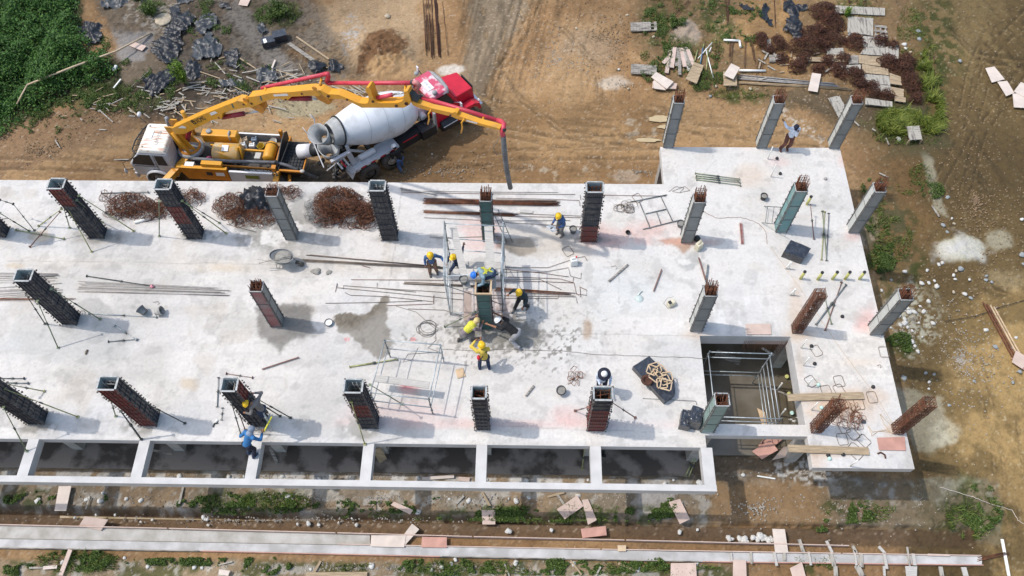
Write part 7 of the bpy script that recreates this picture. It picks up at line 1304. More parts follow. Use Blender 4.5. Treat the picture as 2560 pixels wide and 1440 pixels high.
for i, (a, l) in enumerate((((1968, 672), 'beside the black wrapped block'), ((1979, 738), 'left of the row of yellow-green stubs'))):
    p = S(*a); o = empty('pipe_fork', 'white forked pipe fitting standing '+l, 'pipe fitting', p); m = MB(); m.tube((-.07, 0, 0), (0, 0, .42), .03, 8); m.tube((.09, 0, 0), (0, 0, .30), .03, 8); m.tube((0, 0, .28), (0, 0, .50), .034, 8); m.build('fitting', 'pvc', o)
for u, v, m_, l in ((1942, 397, 'black', 'black round plug right of a slim white stub, farther one'), (1950, 435, 'black', 'black round plug right of a slim white stub, nearer one'), (2028, 866, 'black', 'black plug by the first stirrup below the upright cage'), (2036, 910, 'black', 'black plug below the first one at the stair well'), (2045, 963, 'pvc_m', 'mint green cap beside the square stirrups'), (2053, 1020, 'pvc_m', 'mint green cap left of the ragged cage'), (2182, 968, 'black', 'black plug alone on the right bay'), (2105, 792, 'black', 'black plug between lying props and the right form'), (2073, 1147, 'pvc_m', 'mint green cap under the front plank'), (2107, 1137, 'black', 'black plug under the front plank'), (2070, 1139, 'black', 'dark cluster plug touching the mint cap under the front plank'), (2063, 448, 'bar_grey', 'grey plug alone on the raised bay')):
    thing1(MB().lathe([(.065, 0), (.07, .05), (.05, .09), (.003, .095)], 14, S(u, v)), 'floor_plug', m_, l, 'plug', S(u, v), 'pipe caps on the deck')
tarp('small crumpled grey grill and black rag near the front right cage', [(2147, 1034), (2156, 1030), (2165, 1058), (2152, 1056)], .03, 21, 'tarp_grey', amp=.05, grp=None, cat='rag', name='rag')
# inside the well and the porch bays (ground level)
for i, (u, v) in enumerate(((1948, 909), (1942, 976), (1950, 1040))):
    p = Q(u, v, .1); o = empty('pipe_stub', ('farthest', 'middle', 'nearest')[i]+' white pipe stub rising from the wet floor in the stair well', 'pipe stub', p, 0, 'white pipe stubs in the well'); MB().tube((0, 0, 0), (0, 0, .75), .03, 8).build('pipe', 'pvc', o); MB().ball((0, 0, .75), .04, 8, 5).build('cap', 'foam', o)
for i, (u, v, m_) in enumerate(((1967, 941, 'pvc_y'), (1973, 984, 'pvc_y'), (1980, 1032, 'pvc_m'))): thing1(MB().tube(Q(u, v, .05), Q(u, v, .3), .08, 12), 'pipe_stub', m_, ('yellow capped pipe farthest in the stair well', 'yellow pipe end beside the plank over the stair well', 'mint pipe end on the wet floor of the stair well')[i], 'pipe stub', Q(u, v))
sheet('pink plywood sheet dumped below the front opening, left one', [(1880, 1128), (1905, 1148), (1945, 1125), (1925, 1100)], 'ply_red', .5, f=Q, zs=[.2, .2, .55, .55]); sheet('pink plywood sheet dumped below the front opening, right one', [(1930, 1150), (1975, 1140), (1985, 1112), (1958, 1118)], 'ply', .4, f=Q, zs=[.15, .25, .6, .6]); sheet('dark plywood sheet under the pink ones below the front opening', [(1895, 1115), (1930, 1120), (1960, 1095), (1915, 1090)], 'ply_red', .3, f=Q)
plk('white plank lying aslant in the back of the stair well', 1905, 870, 1935, 888, .08, 'pvc', .8, f=Q); sheet('tan plank on the wet floor inside the shoring tower', [(1893, 1020), (1905, 1062), (1918, 1060), (1912, 1030)], 'wood', .2, f=Q)
plk('white batten on the rubble in front of the opening', 1893, 1190, 1938, 1197, .05, 'pvc', .05, f=Q)
for i, (u0, v0, u1, v1) in enumerate(((1714, 1190, 1738, 1135), (1722, 1192, 1742, 1140), (1455, 1172, 1462, 1118))): prop(('olive prop lying in the last porch bay, left one', 'olive prop lying in the last porch bay, right one', 'olive prop leaning under the beam in the fifth porch bay')[i], Q(u0, v0, .2), Q(u1, v1, .5+.9*(i == 2)), 'prop_y')
plk('pale board leaning in the third porch bay', 675, 1118, 693, 1158, .12, 'wood_grey', .4, .2, f=Q); plk('tan board leaning in the fourth porch bay', 942, 1122, 958, 1152, .32, 'wood_tan', .9, .2, f=Q); plk('grey batten in the second porch bay', 362, 1122, 432, 1135, .08, 'wood_grey', .8, f=Q)
tarp('black bag under the beam in the last porch bay', [(1495, 1118), (1520, 1122), (1512, 1148), (1498, 1140)], .2, 31, 'tarp', f=Q, base=.16, grp=None)
plk('white board on the rubble of the fourth porch bay', 1055, 1197, 1135, 1191, .12, 'ply_pale', .12, f=Q); plk('pink board piece at the right of the fourth porch bay', 1146, 1197, 1174, 1199, .16, 'ply', .12, f=Q)
for k, (a, b) in enumerate(((1992, 1046), (2000, 1052), (1984, 1054), (2004, 1040), (1975, 1050), (1890, 1095), (1925, 1060))): clump('pale rubble clump on the wet floor of the stair well', a, b, 9, 5, .12, 'stone_w', 40+k, Q, 'rubble', 'rubble_clump', 'rubble in the stair well')
plk('dark wet board on the floor at the back of the stair well', 1790, 880, 1850, 905, .3, 'wood_grey', .14, f=Q); plk('long shaded batten across the stair well floor', 1900, 960, 1975, 990, .08, 'wood_grey', .16, f=Q)
# dowel bars hanging in the well
for k in range(24):
    x = 25.9+0.07*k; rr_ = random.Random(k); zt = -0.35; bar_ = MB().path([(x, -4.17, zt), (x+rr_.uniform(-.02, .02), -4.22, zt-.35), (x+rr_.uniform(-.06, .06), -4.26-rr_.random()*.08, zt-rr_.uniform(.5, .95))], .009, 4)
    thing1(bar_, 'hanging_bar', 'rust_l', 'thin rusty bar hanging down the back face of the stair well', 'rebar', (x, -4.17, zt), 'bars hanging in the stair well')
# ------------------------------------------------------------ the yard, the litter ground and the field
for i, (u, v, rx, ry, l) in enumerate((
    (2060, 34, 34, 22, 'farthest rusty stirrup heap at the top edge of the yard'), (2075, 62, 34, 26, 'tall dark rusty heap in the back of the yard'), (2035, 88, 36, 17, 'rusty heap right of the torn black sheet'), (2015, 121, 62, 17, 'long rusty heap across the middle of the yard'), (2078, 106, 36, 16, 'rusty heap behind the pale stacked boards'), (2135, 110, 24, 20, 'spiky round rusty heap on the left edge of the big panels'),
    (1902, 104, 15, 18, 'leftmost narrow rusty clump beside the pale bars'), (1945, 110, 14, 16, 'small upright rusty clump second from the left'), (1921, 128, 12, 9, None), (1954, 152, 14, 11, None), (1990, 172, 22, 13, 'oval rusty clump behind the lying white pipe bundle'), (2006, 152, 16, 11, None), (2070, 156, 16, 12, None), (2107, 150, 16, 11, 'brown clump on the broken boards'), (2045, 178, 17, 10, None), (2094, 178, 20, 15, None),
    (2131, 193, 30, 18, 'wide rusty heap at the foot of the tan panels'), (2150, 213, 14, 10, None), (2178, 228, 19, 22, 'rusty heap just above the farthest right column form'), (2197, 107, 19, 12, 'rusty clump lying on top of the upper panels'), (2228, 118, 13, 9, 'small dark clump right of the one on the upper panels'), (2219, 160, 26, 18, 'rusty heap sprawling over the tan panels'), (2265, 156, 20, 16, 'rusty heap at the right end of the panels'), (2256, 178, 26, 13, 'rusty heap joining the two right piles'), (2278, 210, 25, 24, 'largest rusty heap at the right edge of the yard beside the grass'), (2215, 242, 17, 8, 'low red-brown clump beside the yellowed board stack'), (2287, 249, 13, 10, 'last small clump at the edge of the tall grass'))):
    heap(l or 'small rusty clump of stirrups among the broken boards of the yard', [(u, v, rx, ry)], 0.30+rx*.006, int(22+rx*ry*.16), 100+i, 'rust_d', f=Q, grp='rusty heaps in the yard', r=.010, m2='rust')
def panel(label, quad, n, m='wood_grey2', h=0.12, f=Q, along=0, seed=1, name='form_panel_stack', cat='timber panel', legs=False, skip=()):
    rn = random.Random(seed); P_ = [f(u, v, h) for u, v in quad]; o = empty(name, label, cat, P_[0]-Vector((0, 0, h)), 0, 'weathered timber panels'); c0 = o.location
    a, b, c, d = P_ if along == 0 else (P_[1], P_[2], P_[3], P_[0])
    for k in range(n):
        if k in skip: continue
        t0, t1 = k/n, (k+.95)/n; e0, e1 = rn.uniform(0, .03), rn.uniform(0, .03); q = [a.lerp(b, t0).lerp(d.lerp(c, t0), e0), a.lerp(b, t1).lerp(d.lerp(c, t1), e0), d.lerp(c, t1).lerp(a.lerp(b, t1), e1), d.lerp(c, t0).lerp(a.lerp(b, t0), e1)]; dz = rn.uniform(-.008, .008)
        t = MB(); t.add([p-c0-Vector((0, 0, .025)) for p in q]+[p-c0+Vector((0, 0, dz)) for p in q], [(3, 2, 1, 0), (4, 5, 6, 7), (0, 1, 5, 4), (1, 2, 6, 5), (2, 3, 7, 6), (3, 0, 4, 7)]); t.build('board', m, o)
    for k in (.12, .5, .88): A = a.lerp(d, k)-c0-Vector((0, 0, .06)); B = b.lerp(c, k)-c0-Vector((0, 0, .06)); MB().beam(A, B, .07, .06).build('cleat', 'wood_grey', o)
    if legs:
        for p in P_: MB().beam(p-c0-Vector((0, 0, .03)), Vector((p.x-c0.x, p.y-c0.y, 0)), .06, .06, up=(0, 1, 0)).build('leg', 'wood_tan', o)
    return o
def zz(x, y): return (1830+x/5.12, y/5.12)
pn = lambda l, q, n, m='wood_grey2', **k: panel(l, [zz(*p) for p in q], n, m, **k)
pn('topmost pale weathered panel with long bars lying on it', [(1320, 165), (1960, 198), (1960, 100), (1312, 66)], 14, seed=1); pn('square blue-grey weathered panel below the topmost one', [(1480, 420), (1808, 458), (1810, 228), (1482, 204)], 8, seed=2)
pn('grey-brown panel carrying a rusty clump in the middle of the yard', [(1640, 690), (1960, 715), (1960, 610), (1700, 600)], 8, seed=3); pn('grey panel strip between the blue-grey panel and the rusty clump', [(1690, 600), (1960, 610), (1950, 480), (1640, 455)], 7, seed=4, h=.10); pn('tan panel with loose stirrups on it, upper', [(1625, 810), (1900, 850), (1960, 725), (1620, 700)], 8, 'wood_tan', seed=5); pn('tan panel with loose stirrups on it, lower', [(1670, 930), (2010, 965), (2000, 880), (1665, 815)], 8, 'wood_tan', seed=6)
pn('stained grey panel below the tan ones', [(1680, 1060), (2030, 1090), (2010, 970), (1675, 940)], 8, seed=7); pn('narrow grey panel above the whitish board', [(1830, 1170), (2040, 1190), (2030, 1095), (1790, 1070)], 6, seed=8); pn('whitish panel above the farthest right column form', [(1705, 1335), (2055, 1370), (2055, 1300), (1710, 1250)], 9, 'wood_grey2', seed=9)
pn('grey panel at the right end of the upper row', [(1965, 745), (2135, 755), (2135, 570), (1965, 600)], 4, seed=10); pn('short yellowed board stack below the right rusty heap', [(2030, 1190), (2200, 1260), (2200, 1140), (2035, 1110)], 5, 'wood_tan', along=1, seed=11); pn('lower yellowed board stack at the corner of the yard', [(2080, 1290), (2225, 1310), (2225, 1250), (2080, 1225)], 3, 'wood_tan', along=1, seed=12); pn('tan slatted panel partly under the right rusty heap', [(2020, 1070), (2175, 1090), (2160, 980), (2015, 930)], 5, 'wood_tan', along=1, seed=13)
pn('slatted frame with scrap stirrups right of the blue-grey panel', [(1820, 465), (2000, 485), (1985, 330), (1820, 310)], 5, 'wood_grey', along=1, seed=14, skip=(1, 3)); pn('pale broken boards left of the middle panels, upper', [(1215, 700), (1440, 700), (1430, 610), (1205, 615)], 5, 'wood_grey2', along=1, seed=15); pn('pale broken boards left of the middle panels, lower', [(1230, 790), (1500, 790), (1480, 700), (1220, 705)], 6, 'wood_tan', seed=16)
pn('white-grey board group beside the wide rusty heap', [(1440, 935), (1650, 900), (1650, 825), (1390, 835)], 6, seed=17); pn('dark grey board group beside the tan panel', [(1500, 820), (1620, 815), (1620, 705), (1480, 705)], 4, 'wood_grey', seed=18); pn('pale thin boards below the long rusty heap', [(780, 775), (1210, 790), (1210, 730), (780, 725)], 3, 'wood_tan', along=1, seed=19)
pn('small square blue board left of the yard centre', [(480, 790), (560, 790), (555, 700), (475, 700)], 2, 'wood_grey', seed=20); pn('small pale board with dark gap near the narrow clumps', [(560, 760), (640, 765), (610, 690), (545, 690)], 2, seed=21); pn('grey upright board between the narrow clumps', [(455, 620), (500, 620), (500, 500), (450, 500)], 2, 'wood_grey', seed=22)
pn('whitish weathered panel left of the farthest right column form', [(1310, 600+690), (1440, 1345), (1350, 1225), (1230, 1255)], 6, along=1, seed=23)
panel('pale weathered panel lying aslant behind the raised bay', [(2098, 296), (2122, 285), (2100, 240), (2070, 245)], 9, 'wood_grey2', along=1, seed=24)
panel('dark weathered pallet at the top of the dirt clearing', [(1577, 78), (1643, 76), (1642, 54), (1576, 55)], 9, 'wood_grey', seed=25, skip=(7,)); panel('dark weathered pallet below the first one in the clearing', [(1577, 184), (1641, 187), (1643, 163), (1578, 159)], 10, 'wood_grey', seed=26)
panel('small weathered table of boards standing in the tall grass', [(2274, 350), (2306, 348), (2298, 314), (2265, 316)], 7, 'wood_grey2', along=1, h=.35, seed=27, legs=True)
crate = lambda l, q, s: panel(l, q, 6, 'wood_tan', along=1, h=.3, seed=s, name='timber_crate', cat='crate')
crate('open slatted crate leaning beside the fan of planks', [(1714, 197), (1742, 209), (1760, 163), (1735, 155)], 28); crate('slatted crate under a pink plywood sheet', [(1809, 214), (1843, 214), (1842, 180), (1807, 178)], 29)
sheet('pink plywood sheet lying on the slatted crate', [(1809, 187), (1833, 198), (1850, 169), (1828, 158)], 'ply_pale', .5, f=Q)
for k, q in enumerate(([(1630, 220), (1690, 222), (1693, 208), (1632, 206)], [(1636, 221), (1665, 225), (1640, 196), (1632, 204)], [(1628, 192), (1667, 222), (1684, 204), (1641, 180)])): sheet(('lowest', 'middle', 'topmost')[k]+' plywood sheet of the fanned stack at the edge of the clearing', q, ('ply', 'ply_pale', 'ply_pale')[k], .08+.07*k, .04, f=Q)
sheet('single pale plywood sheet in front of the rusty heaps', [(2020, 226), (2044, 230), (2053, 185), (2030, 182)], 'ply_pale', .25, f=Q)
rn = random.Random(5)
for k in range(13): u1 = 1672+k*4.5; plk('pinkish grey plank of the fan pile in the clearing', u1+(k-6)*-.5, 122+rn.uniform(-4, 8), 1664+k*6.2+rn.uniform(-5, 5), 178+rn.uniform(-16, 10), rn.uniform(.12, .2), rn.choice(('ply', 'wood_grey', 'plank', 'ply')), .08+.02*(k % 4), f=Q, grp='planks of the fan pile')
plk('pinkish plank at the left side of the fan pile sticking out', 1658, 158, 1684, 130, .2, 'ply', .12, f=Q)
for k, (a, b, c, d, m_) in enumerate(((1749, 158, 1760, 110, 'prop_y'), (1745, 146, 1780, 107, 'pvc'), (1766, 175, 1770, 125, 'prop_y'), (1764, 122, 1783, 194, 'pvc'), (1750, 165, 1757, 120, 'blue_shirt'), (1736, 155, 1744, 125, 'prop_y'), (1773, 130, 1778, 118, 'pvc'))): thing1(MB().tube(Q(a, b, .06), Q(c, d, .1), .03, 8), 'pipe', m_, ('olive pipe', 'white pipe crossing', 'short olive pipe', 'long white pipe', 'blue pipe', 'thin olive pipe', 'stub white pipe')[k]+' in the loose pipes right of the plank fan', 'pipe', Q(a, b), 'loose pipes in the yard')
for k, (a, b, c, d) in enumerate(((1809, 100, 1850, 102), (1849, 103, 1851, 118), (1848, 176, 1914, 177))): thing1(MB().tube(Q(a, b, .08), Q(c, d, .08), .06, 10), 'white_pipe', 'pvc', ('white pipe lying level near the tall bars', 'short white pipe end beside the level one', 'white pipe lying below the bar racks')[k], 'pipe', Q(a, b), 'loose pipes in the yard')
bundle('long dark bundle of pipes behind the single plywood sheet', (1845, 192), (2100, 214), 8, 14, 41, 'bar_grey', f=Q, r=.022); bundle('thin pale bundle below the long dark one', (1845, 206), (2130, 222), 4, 6, 42, 'wood_tan', f=Q, r=.02)
bundle('upright bundle of long bars at the top centre, left strand', (1062, -20), (1068, 140), 5, 12, 43, 'rust_d', f=Q, r=.016); bundle('upright bundle of long bars at the top centre, middle strand', (1074, -20), (1082, 150), 5, 14, 44, 'rust_d', f=Q, r=.016); bundle('upright bundle of long bars at the top centre, thick right strand', (1088, -20), (1098, 145), 8, 8, 45, 'rust_d', f=Q, r=.018)
bar('single long bar right of the upright bundles at the top centre', [(1104, -20), (1112, 60), (1120, 138)], .014, 'rust_d', f=Q, z=.05, grp=None)
for k, (a, b, c, d, n, w) in enumerate(((1815, -20, 1818, 62, 3, 5), (1823, -20, 1820, 60, 3, 5), (1795, 100, 1790, 160, 5, 14), (1830, 90, 1826, 160, 5, 12), (1865, 80, 1862, 170, 2, 3), (1875, 85, 1890, 165, 3, 8), (1900, 140, 1898, 190, 6, 20), (2120, -20, 2126, 28, 6, 8), (2165, -20, 2160, 34, 6, 8), (2188, -20, 2192, 12, 2, 4), (1935, -20, 1940, 80, 2, 4), (1960, -10, 1965, 12, 5, 10))): bundle('clump of upright lying bars, number '+'abcdefghijkl'[k] if False else 'dark bar strand lying '+('near the top border left of the black sheets', 'beside its twin near the top border', 'in the weeds below the washed sand', 'right of the weedy strand', 'thin beside the white pipe', 'splayed right of the thin one', 'as a rack above the white pipe', 'on the topmost panel left', 'on the topmost panel right', 'at the end of the topmost panel', 'between the two black sheets', 'at the top border by the big black sheet')[k], (a, b), (c, d), n, w, 60+k, 'rust_d', f=Q)
bar('thin rusty bars slanting near the grass at the top', [(1665, 48), (1700, 20), (1722, 0)], .02, 'rust_d', f=Q, z=.06, grp=None); bar('second thin bar slanting near the grass at the top', [(1675, 50), (1712, 18), (1726, 2)], .015, 'rust_d', f=Q, z=.06, grp=None)
# black plastic
for k, (poly, m_, l, h) in enumerate((
    ([(195, 80), (215, 58), (255, 60), (262, 85), (250, 112), (215, 115), (200, 100)], 'tarp', 'black sheet with a grey puddle in the weeds at the left', .15), ([(432, 42), (470, 28), (492, 42), (478, 70), (455, 92), (462, 112), (440, 150), (420, 165), (396, 152), (378, 132), (380, 112), (405, 90)], 'tarp', 'long crumpled black sheet running down the litter slope', .12),
    ([(358, 198), (395, 180), (430, 172), (452, 138), (455, 190), (425, 222), (390, 242), (370, 248), (372, 228), (358, 230)], 'tarp', 'crumpled black sheet behind the pump truck beside the shrub', .2), ([(478, 120), (520, 78), (558, 110), (552, 150), (480, 150)], 'tarp_grey', 'torn dusty black sheet in the middle of the litter', .05), ([(765, 160), (780, 148), (812, 160), (815, 175), (790, 188), (768, 178)], 'tarp', 'left black sheet lump behind the boom', .25), ([(823, 158), (840, 150), (858, 165), (850, 183), (826, 180)], 'tarp', 'right black sheet lump behind the boom', .25),
    ([(1848, 14), (1870, 10), (1888, 26), (1880, 32), (1852, 24)], 'tarp', 'small black sheet scrap at the top of the yard', .08), ([(1900, 20), (1912, 8), (1925, 20), (1920, 45), (1932, 50), (1930, 66), (1918, 64), (1895, 40)], 'tarp', 'black sheet scrap left of the large torn sheet', .08), ([(1975, -10), (1985, 10), (2015, 15), (2018, 25), (1998, 30), (2008, 60), (2010, 80), (2005, 105), (1985, 112), (1980, 90), (1958, 78), (1960, 55), (1972, 40), (1950, 22)], 'tarp', 'large torn black sheet in the yard', .15), ([(455, -5), (490, 0), (470, 12), (445, 10)], 'tarp_grey', 'grey sheet scrap at the top border of the litter', .05), ([(250, 5), (300, -5), (330, 5), (300, 25), (255, 25)], 'tarp_grey', 'dusty grey sheet among the white rubble at the top left', .05),
    ([(500, 40), (540, 30), (548, 60), (525, 80), (500, 95), (488, 70)], 'tarp_grey', 'dusty black sheet between the long sheet and the torn one', .08), ([(470, 150), (500, 160), (510, 195), (480, 205), (462, 190)], 'tarp', 'small black sheet right of the young shrub', .1), ([(560, 130), (590, 120), (600, 150), (590, 175), (562, 165)], 'tarp', 'black sheet strip right of the torn dusty sheet', .08), ([(420, 20), (445, 10), (460, 30), (445, 45), (425, 40)], 'tarp', 'black sheet end above the long crumpled sheet', .1), ([(640, 60), (662, 55), (668, 80), (648, 90)], 'tarp_grey', 'grey sheet remnant left of the black crates', .04),
    ([(550, 5), (575, 10), (580, 25), (555, 25)], 'tarp', 'small dark sheet near the top border', .05), ([(115, 190), (140, 182), (160, 205), (150, 215), (140, 200)], 'tarp', 'dark rag under the bamboo pole', .1), ([(540, 205), (610, 195), (620, 212), (560, 222)], 'tarp_grey', 'grey-blue sheet remnant behind the first boom section', .03), ([(640, 175), (690, 165), (700, 200), (650, 210)], 'tarp_grey', 'pale blue sheet remnant in the middle of the litter', .03))):
    tarp(l, poly, h, 70+k, m_, f=Q, base=.03, amp=.20, res=.06)
thing1(MB().box(Q(672, 105, .2), (.7, .45, .35), rotz(.3)).box(Q(700, 90, .22), (.7, .5, .4), rotz(.35)), 'black_crate', 'wrap', 'black wrapped crates lying beside the sand heap', 'crate', Q(672, 105))
sheet('white sheet piece on the left black crate', [(660, 108), (668, 105), (664, 96), (657, 98)], 'foam', .42, f=Q)
plk('dark long board below the black crates', 722, 108, 785, 152, .2, 'wood_grey', .06, f=Q); plk('pale tan batten right of the dark board', 741, 92, 822, 148, .09, 'wood_tan', .08, f=Q)
# bamboo pole and boards at the left
p_ = [Q(42, 260, .5), Q(68, 212, .9)]; q_ = [Q(68, 212, .9), Q(180, 168, .8), Q(290, 128, .5), Q(378, 82, .2)]
thing1(MB().path(q_, [.045, .05, .05, .045], 8), 'bamboo_pole', 'ply_tan', 'long bamboo pole lying across the green slope', 'bamboo pole', q_[0]); thing1(MB().path(p_, .035, 8), 'bamboo_stick', 'ply_tan', 'short bamboo stick hanging from the left end of the long pole', 'bamboo stick', p_[0])
sheet('pink board on the grey gravel right of the green slope', [(318, 112), (355, 127), (366, 115), (330, 103)], 'ply', .1, f=Q); sheet('pink board at the top border right of the litter', [(596, 12), (618, 15), (626, -2), (602, -5)], 'ply', .1, f=Q)
thing1(MB().lathe([(.45, 0), (.5, .05), (.44, .1), (.01, .12)], 14, Q(408, 50, .05)), 'concrete_lump', 'stone_t', 'round flat tan concrete lump at the top left', 'concrete lump', Q(408, 50))
thing1(MB().ball(Q(285, 173, .08), (.13, .12, .10), 9, 6).ball(Q(290, 167, .08), (.10, .10, .10), 9, 6), 'foam_piece', 'foam', 'bright white foam lump in the weeds at the left', 'foam piece', Q(285, 173))
for k, (a, b, c, d, w, m_) in enumerate(((284, 220, 302, 198, .07, 'pvc'), (328, 218, 378, 172, .03, 'wood_grey'), (228, 192, 245, 200, .08, 'foam'), (248, 275, 282, 305, .05, 'wood_grey2'), (248, 324, 266, 325, .05, 'wood_grey2'), (600, 146, 640, 172, .06, 'wood_tan'), (138, 350, 150, 370, .05, 'wood_grey2'), (285, 400, 322, 399, .06, 'wood_grey'), (690, 175, 740, 190, .07, 'wood_tan'), (680, 170, 688, 150, .09, 'ply_pale'), (705, 165, 725, 155, .05, 'wood_tan'))): plk(('white pipe piece', 'thin stick', 'clear bottle', 'bent white stick', 'short pale stick', 'tan batten', 'small forked stick', 'grey stick', 'pale batten', 'pale block', 'tan stick')[k]+(' in the weeds at the left', ' right of the white pipe piece', ' on the green slope edge', ' before the dark litter', ' on the road edge at the left', ' in the litter right of the torn sheet', ' on the soil bank at the left', ' lying near the cab', ' behind the second boom section', ' behind the red boom pipe', ' near the pale block')[k], a, b, c, d, w, m_, .06, f=Q, name='scrap_stick', cat='stick')
# countless-looking but countable offcuts
rn = random.Random(77); base = MB().box((0, 0, 0), (1, 1, 1)).build('wood_offcut', 'wood_grey2'); base2 = MB().box((0, 0, 0), (1, 1, 1)).build('wood_offcut', 'wood_tan'); first = {0: True, 1: True}
def offcut(u, v, L, w, a, which, lab, grp, cat='wood offcut'):
    src = (base, base2)[which]; o = src if first[which] else src.copy(); 
    if not first[which]: CL.objects.link(o)
    first[which] = False; o.location = Q(u, v, .05+rn.random()*.06); o.scale = (L, w, .025); o.rotation_euler = (rn.uniform(-.1, .1), rn.uniform(-.12, .12), a); tag(o, lab, cat, grp)
for k in range(190):
    t_ = rn.random(); 
    if t_ < .5: u, v = rn.gauss(600, 95), rn.gauss(225, 32)
    elif t_ < .75: u, v = rn.gauss(430, 50), rn.gauss(262, 16)
    elif t_ < .85: u, v = rn.gauss(740, 60), rn.gauss(195, 16)
    else: u, v = rn.gauss(250, 60), rn.gauss(270, 25)
    if v > 305 or v < 120: continue
    side_ = ('left end' if u < 400 else 'middle' if u < 620 else 'right end')+' of the litter'+(', farther half' if v < 215 else ', nearer half')
    offcut(u, v, rn.uniform(.12, .5) if rn.random() < .75 else rn.uniform(.5, 1.2), rn.uniform(.03, .07), rn.gauss(-.1, .7), rn.random() < .3, 'sun-bleached wood offcut at the '+side_, 'wood offcuts in the litter')
for k in range(26): offcut(rn.gauss(880, 30), rn.gauss(226, 5), rn.uniform(.4, 1.2), rn.uniform(.03, .07), rn.gauss(-.4, .4), rn.random() < .4, 'grey stick in the brushwood between boom and drum', 'brushwood sticks')
for k in range(16): offcut(rn.uniform(1840, 2120), rn.uniform(120, 200), rn.uniform(.2, .6), rn.uniform(.05, .1), rn.uniform(0, 3), rn.random() < .5, 'stray board end among the rusty clumps of the yard', 'stray board ends')
for k in range(14): offcut(rn.uniform(20, 1700), rn.choice((rn.uniform(1235, 1262), rn.uniform(1405, 1438))), rn.uniform(.3, .7), rn.uniform(.05, .09), rn.uniform(0, 3), rn.random() < .4, 'pale board end lying along the foundation trench', 'board ends along the trench')
# sheets on the right field
for k, q in enumerate(([(2464, 170), (2480, 206), (2512, 198), (2486, 166)], [(2494, 204), (2516, 240), (2536, 232), (2518, 202)], [(2532, 234), (2535, 268), (2572, 270), (2560, 232)], [(2535, 228), (2560, 242), (2580, 215), (2552, 205)])): sheet(('upper', 'middle', 'lower', 'rightmost half-hidden')[k]+' pale plywood sheet of the trail on the right field', q, 'ply_pale', .10+.03*k, .03, f=Q)
for k in range(4): plk('thin reddish lath of the fan lying on the right field', 2458+k*9, 756+k*4, 2538+k*6, 905-k*3, .06, ('rust', 'rust', 'wood', 'wood')[k], .08, f=Q, name='lath', cat='lath', grp='laths on the right field')
sheet('pink plywood at the foot of the reddish laths', [(2530, 905), (2556, 922), (2580, 900), (2540, 876)], 'ply', .14, f=Q); sheet('second pink plywood just under the one at the laths', [(2528, 895), (2560, 925), (2570, 915), (2545, 885)], 'ply_red', .09, f=Q)
squiggle('thin dark rope across the right field', [(2362, 803), (2440, 790), (2500, 768), (2570, 748)], .014, 'black', z=.06, f=Q, seed=11, wob=1, name='rope', cat='rope'); squiggle('thin pale rope wandering over the lower right field', [(2350, 1218), (2400, 1232), (2440, 1245), (2470, 1258), (2530, 1275), (2545, 1300), (2560, 1310)], .012, 'ply_pale', z=.06, f=Q, seed=12, name='rope', cat='rope')
for k, (a, b, c, d) in enumerate(((2210, 285, 2225, 300), (2215, 345, 2222, 362), (2180, 322, 2190, 328), (2198, 433, 2220, 443), (2134, 302, 2148, 315), (2330, 515, 2348, 542))): plk('pale stick on the weedy ground '+('left of the tall grass', 'below the tall grass', 'at the edge of the grass', 'right of the raised bay', 'beside the farthest right form', 'beside the washed gravel trail')[k], a, b, c, d, .06, 'wood_grey2', .05, f=Q, name='scrap_stick', cat='stick')
# ------------------------------------------------------------ foundation strip in front
def strip(label, top, bot, h, m, name, cat, drop=.4, grp=None):
    A = [Q(u, v, h) for u, v in top]; B = [Q(u, v, h) for u, v in bot]; n = len(A); t = MB(); dz = Vector((0, 0, drop)); vs = A+B+[p-dz for p in A]+[p-dz for p in B]; fs = []
    for i in range(n-1): fs += [(n+i, n+i+1, i+1, i), (i, i+1, 2*n+i+1, 2*n+i), (3*n+i, 3*n+i+1, n+i+1, n+i), (2*n+i, 2*n+i+1, 3*n+i+1, 3*n+i)]
    fs += [(0, 2*n, 3*n, n), (n-1, 2*n-1, 4*n-1, 3*n-1)]; t.add(vs, fs); return thing1(t, name, m, label, cat, A[0], grp)
us = np.linspace(-60, 2455, 22)
bt = lambda u: np.interp(u, (0, 700, 1200, 1740, 2455), (1347, 1360, 1369, 1380, 1391)); bb = lambda u: np.interp(u, (0, 700, 1200, 1740, 2455), (1369, 1381, 1394, 1404, 1413)); sp_ = lambda u: np.interp(u, (0, 700, 1200, 1740, 2120), (1312, 1330, 1344, 1356, 1366))
M['conc_rough'] = mat('rough_blinding', (0.33, 0.315, 0.28), .95, col2=(.47, .455, .43), thr=(.35, .65), scale=1.8, bump=.8, bscale=7); M['conc_beam'] = mat('beam_concrete', (.36, .355, .345), .9, col2=(.52, .515, .51), thr=(.4, .65), scale=1.5, bump=.3, bscale=12)
M['mudwater'] = mat('muddy_water', (.25, .19, .10), .12, var=.15, scale=.7)
strip('long grey-white foundation beam cast along the front trench', [(u, bt(u)) for u in us], [(u, bb(u)) for u in us], .12, 'conc_beam', 'foundation_beam', 'foundation beam', .5)
ul = np.linspace(-60, 925, 10); strip('rough pale concrete footing strip behind the foundation beam', [(u, sp_(u)+2) for u in ul], [(u, bt(u)-1) for u in ul], .055, 'conc_rough', 'footing_strip', 'footing', .3)
ur = np.linspace(930, 2430, 14); o = strip(None, [(u, sp_(min(u, 2100))+2) for u in ur], [(u, bt(u)-1) for u in ur], -.16, 'mudwater', 'trench_water', None, .1); struct(o)
ur = np.linspace(1880, 2420, 8); o = strip(None, [(u, bb(u)+4) for u in ur], [(u, 1475) for u in ur], -.16, 'mudwater', 'trench_water', None, .1); struct(o)
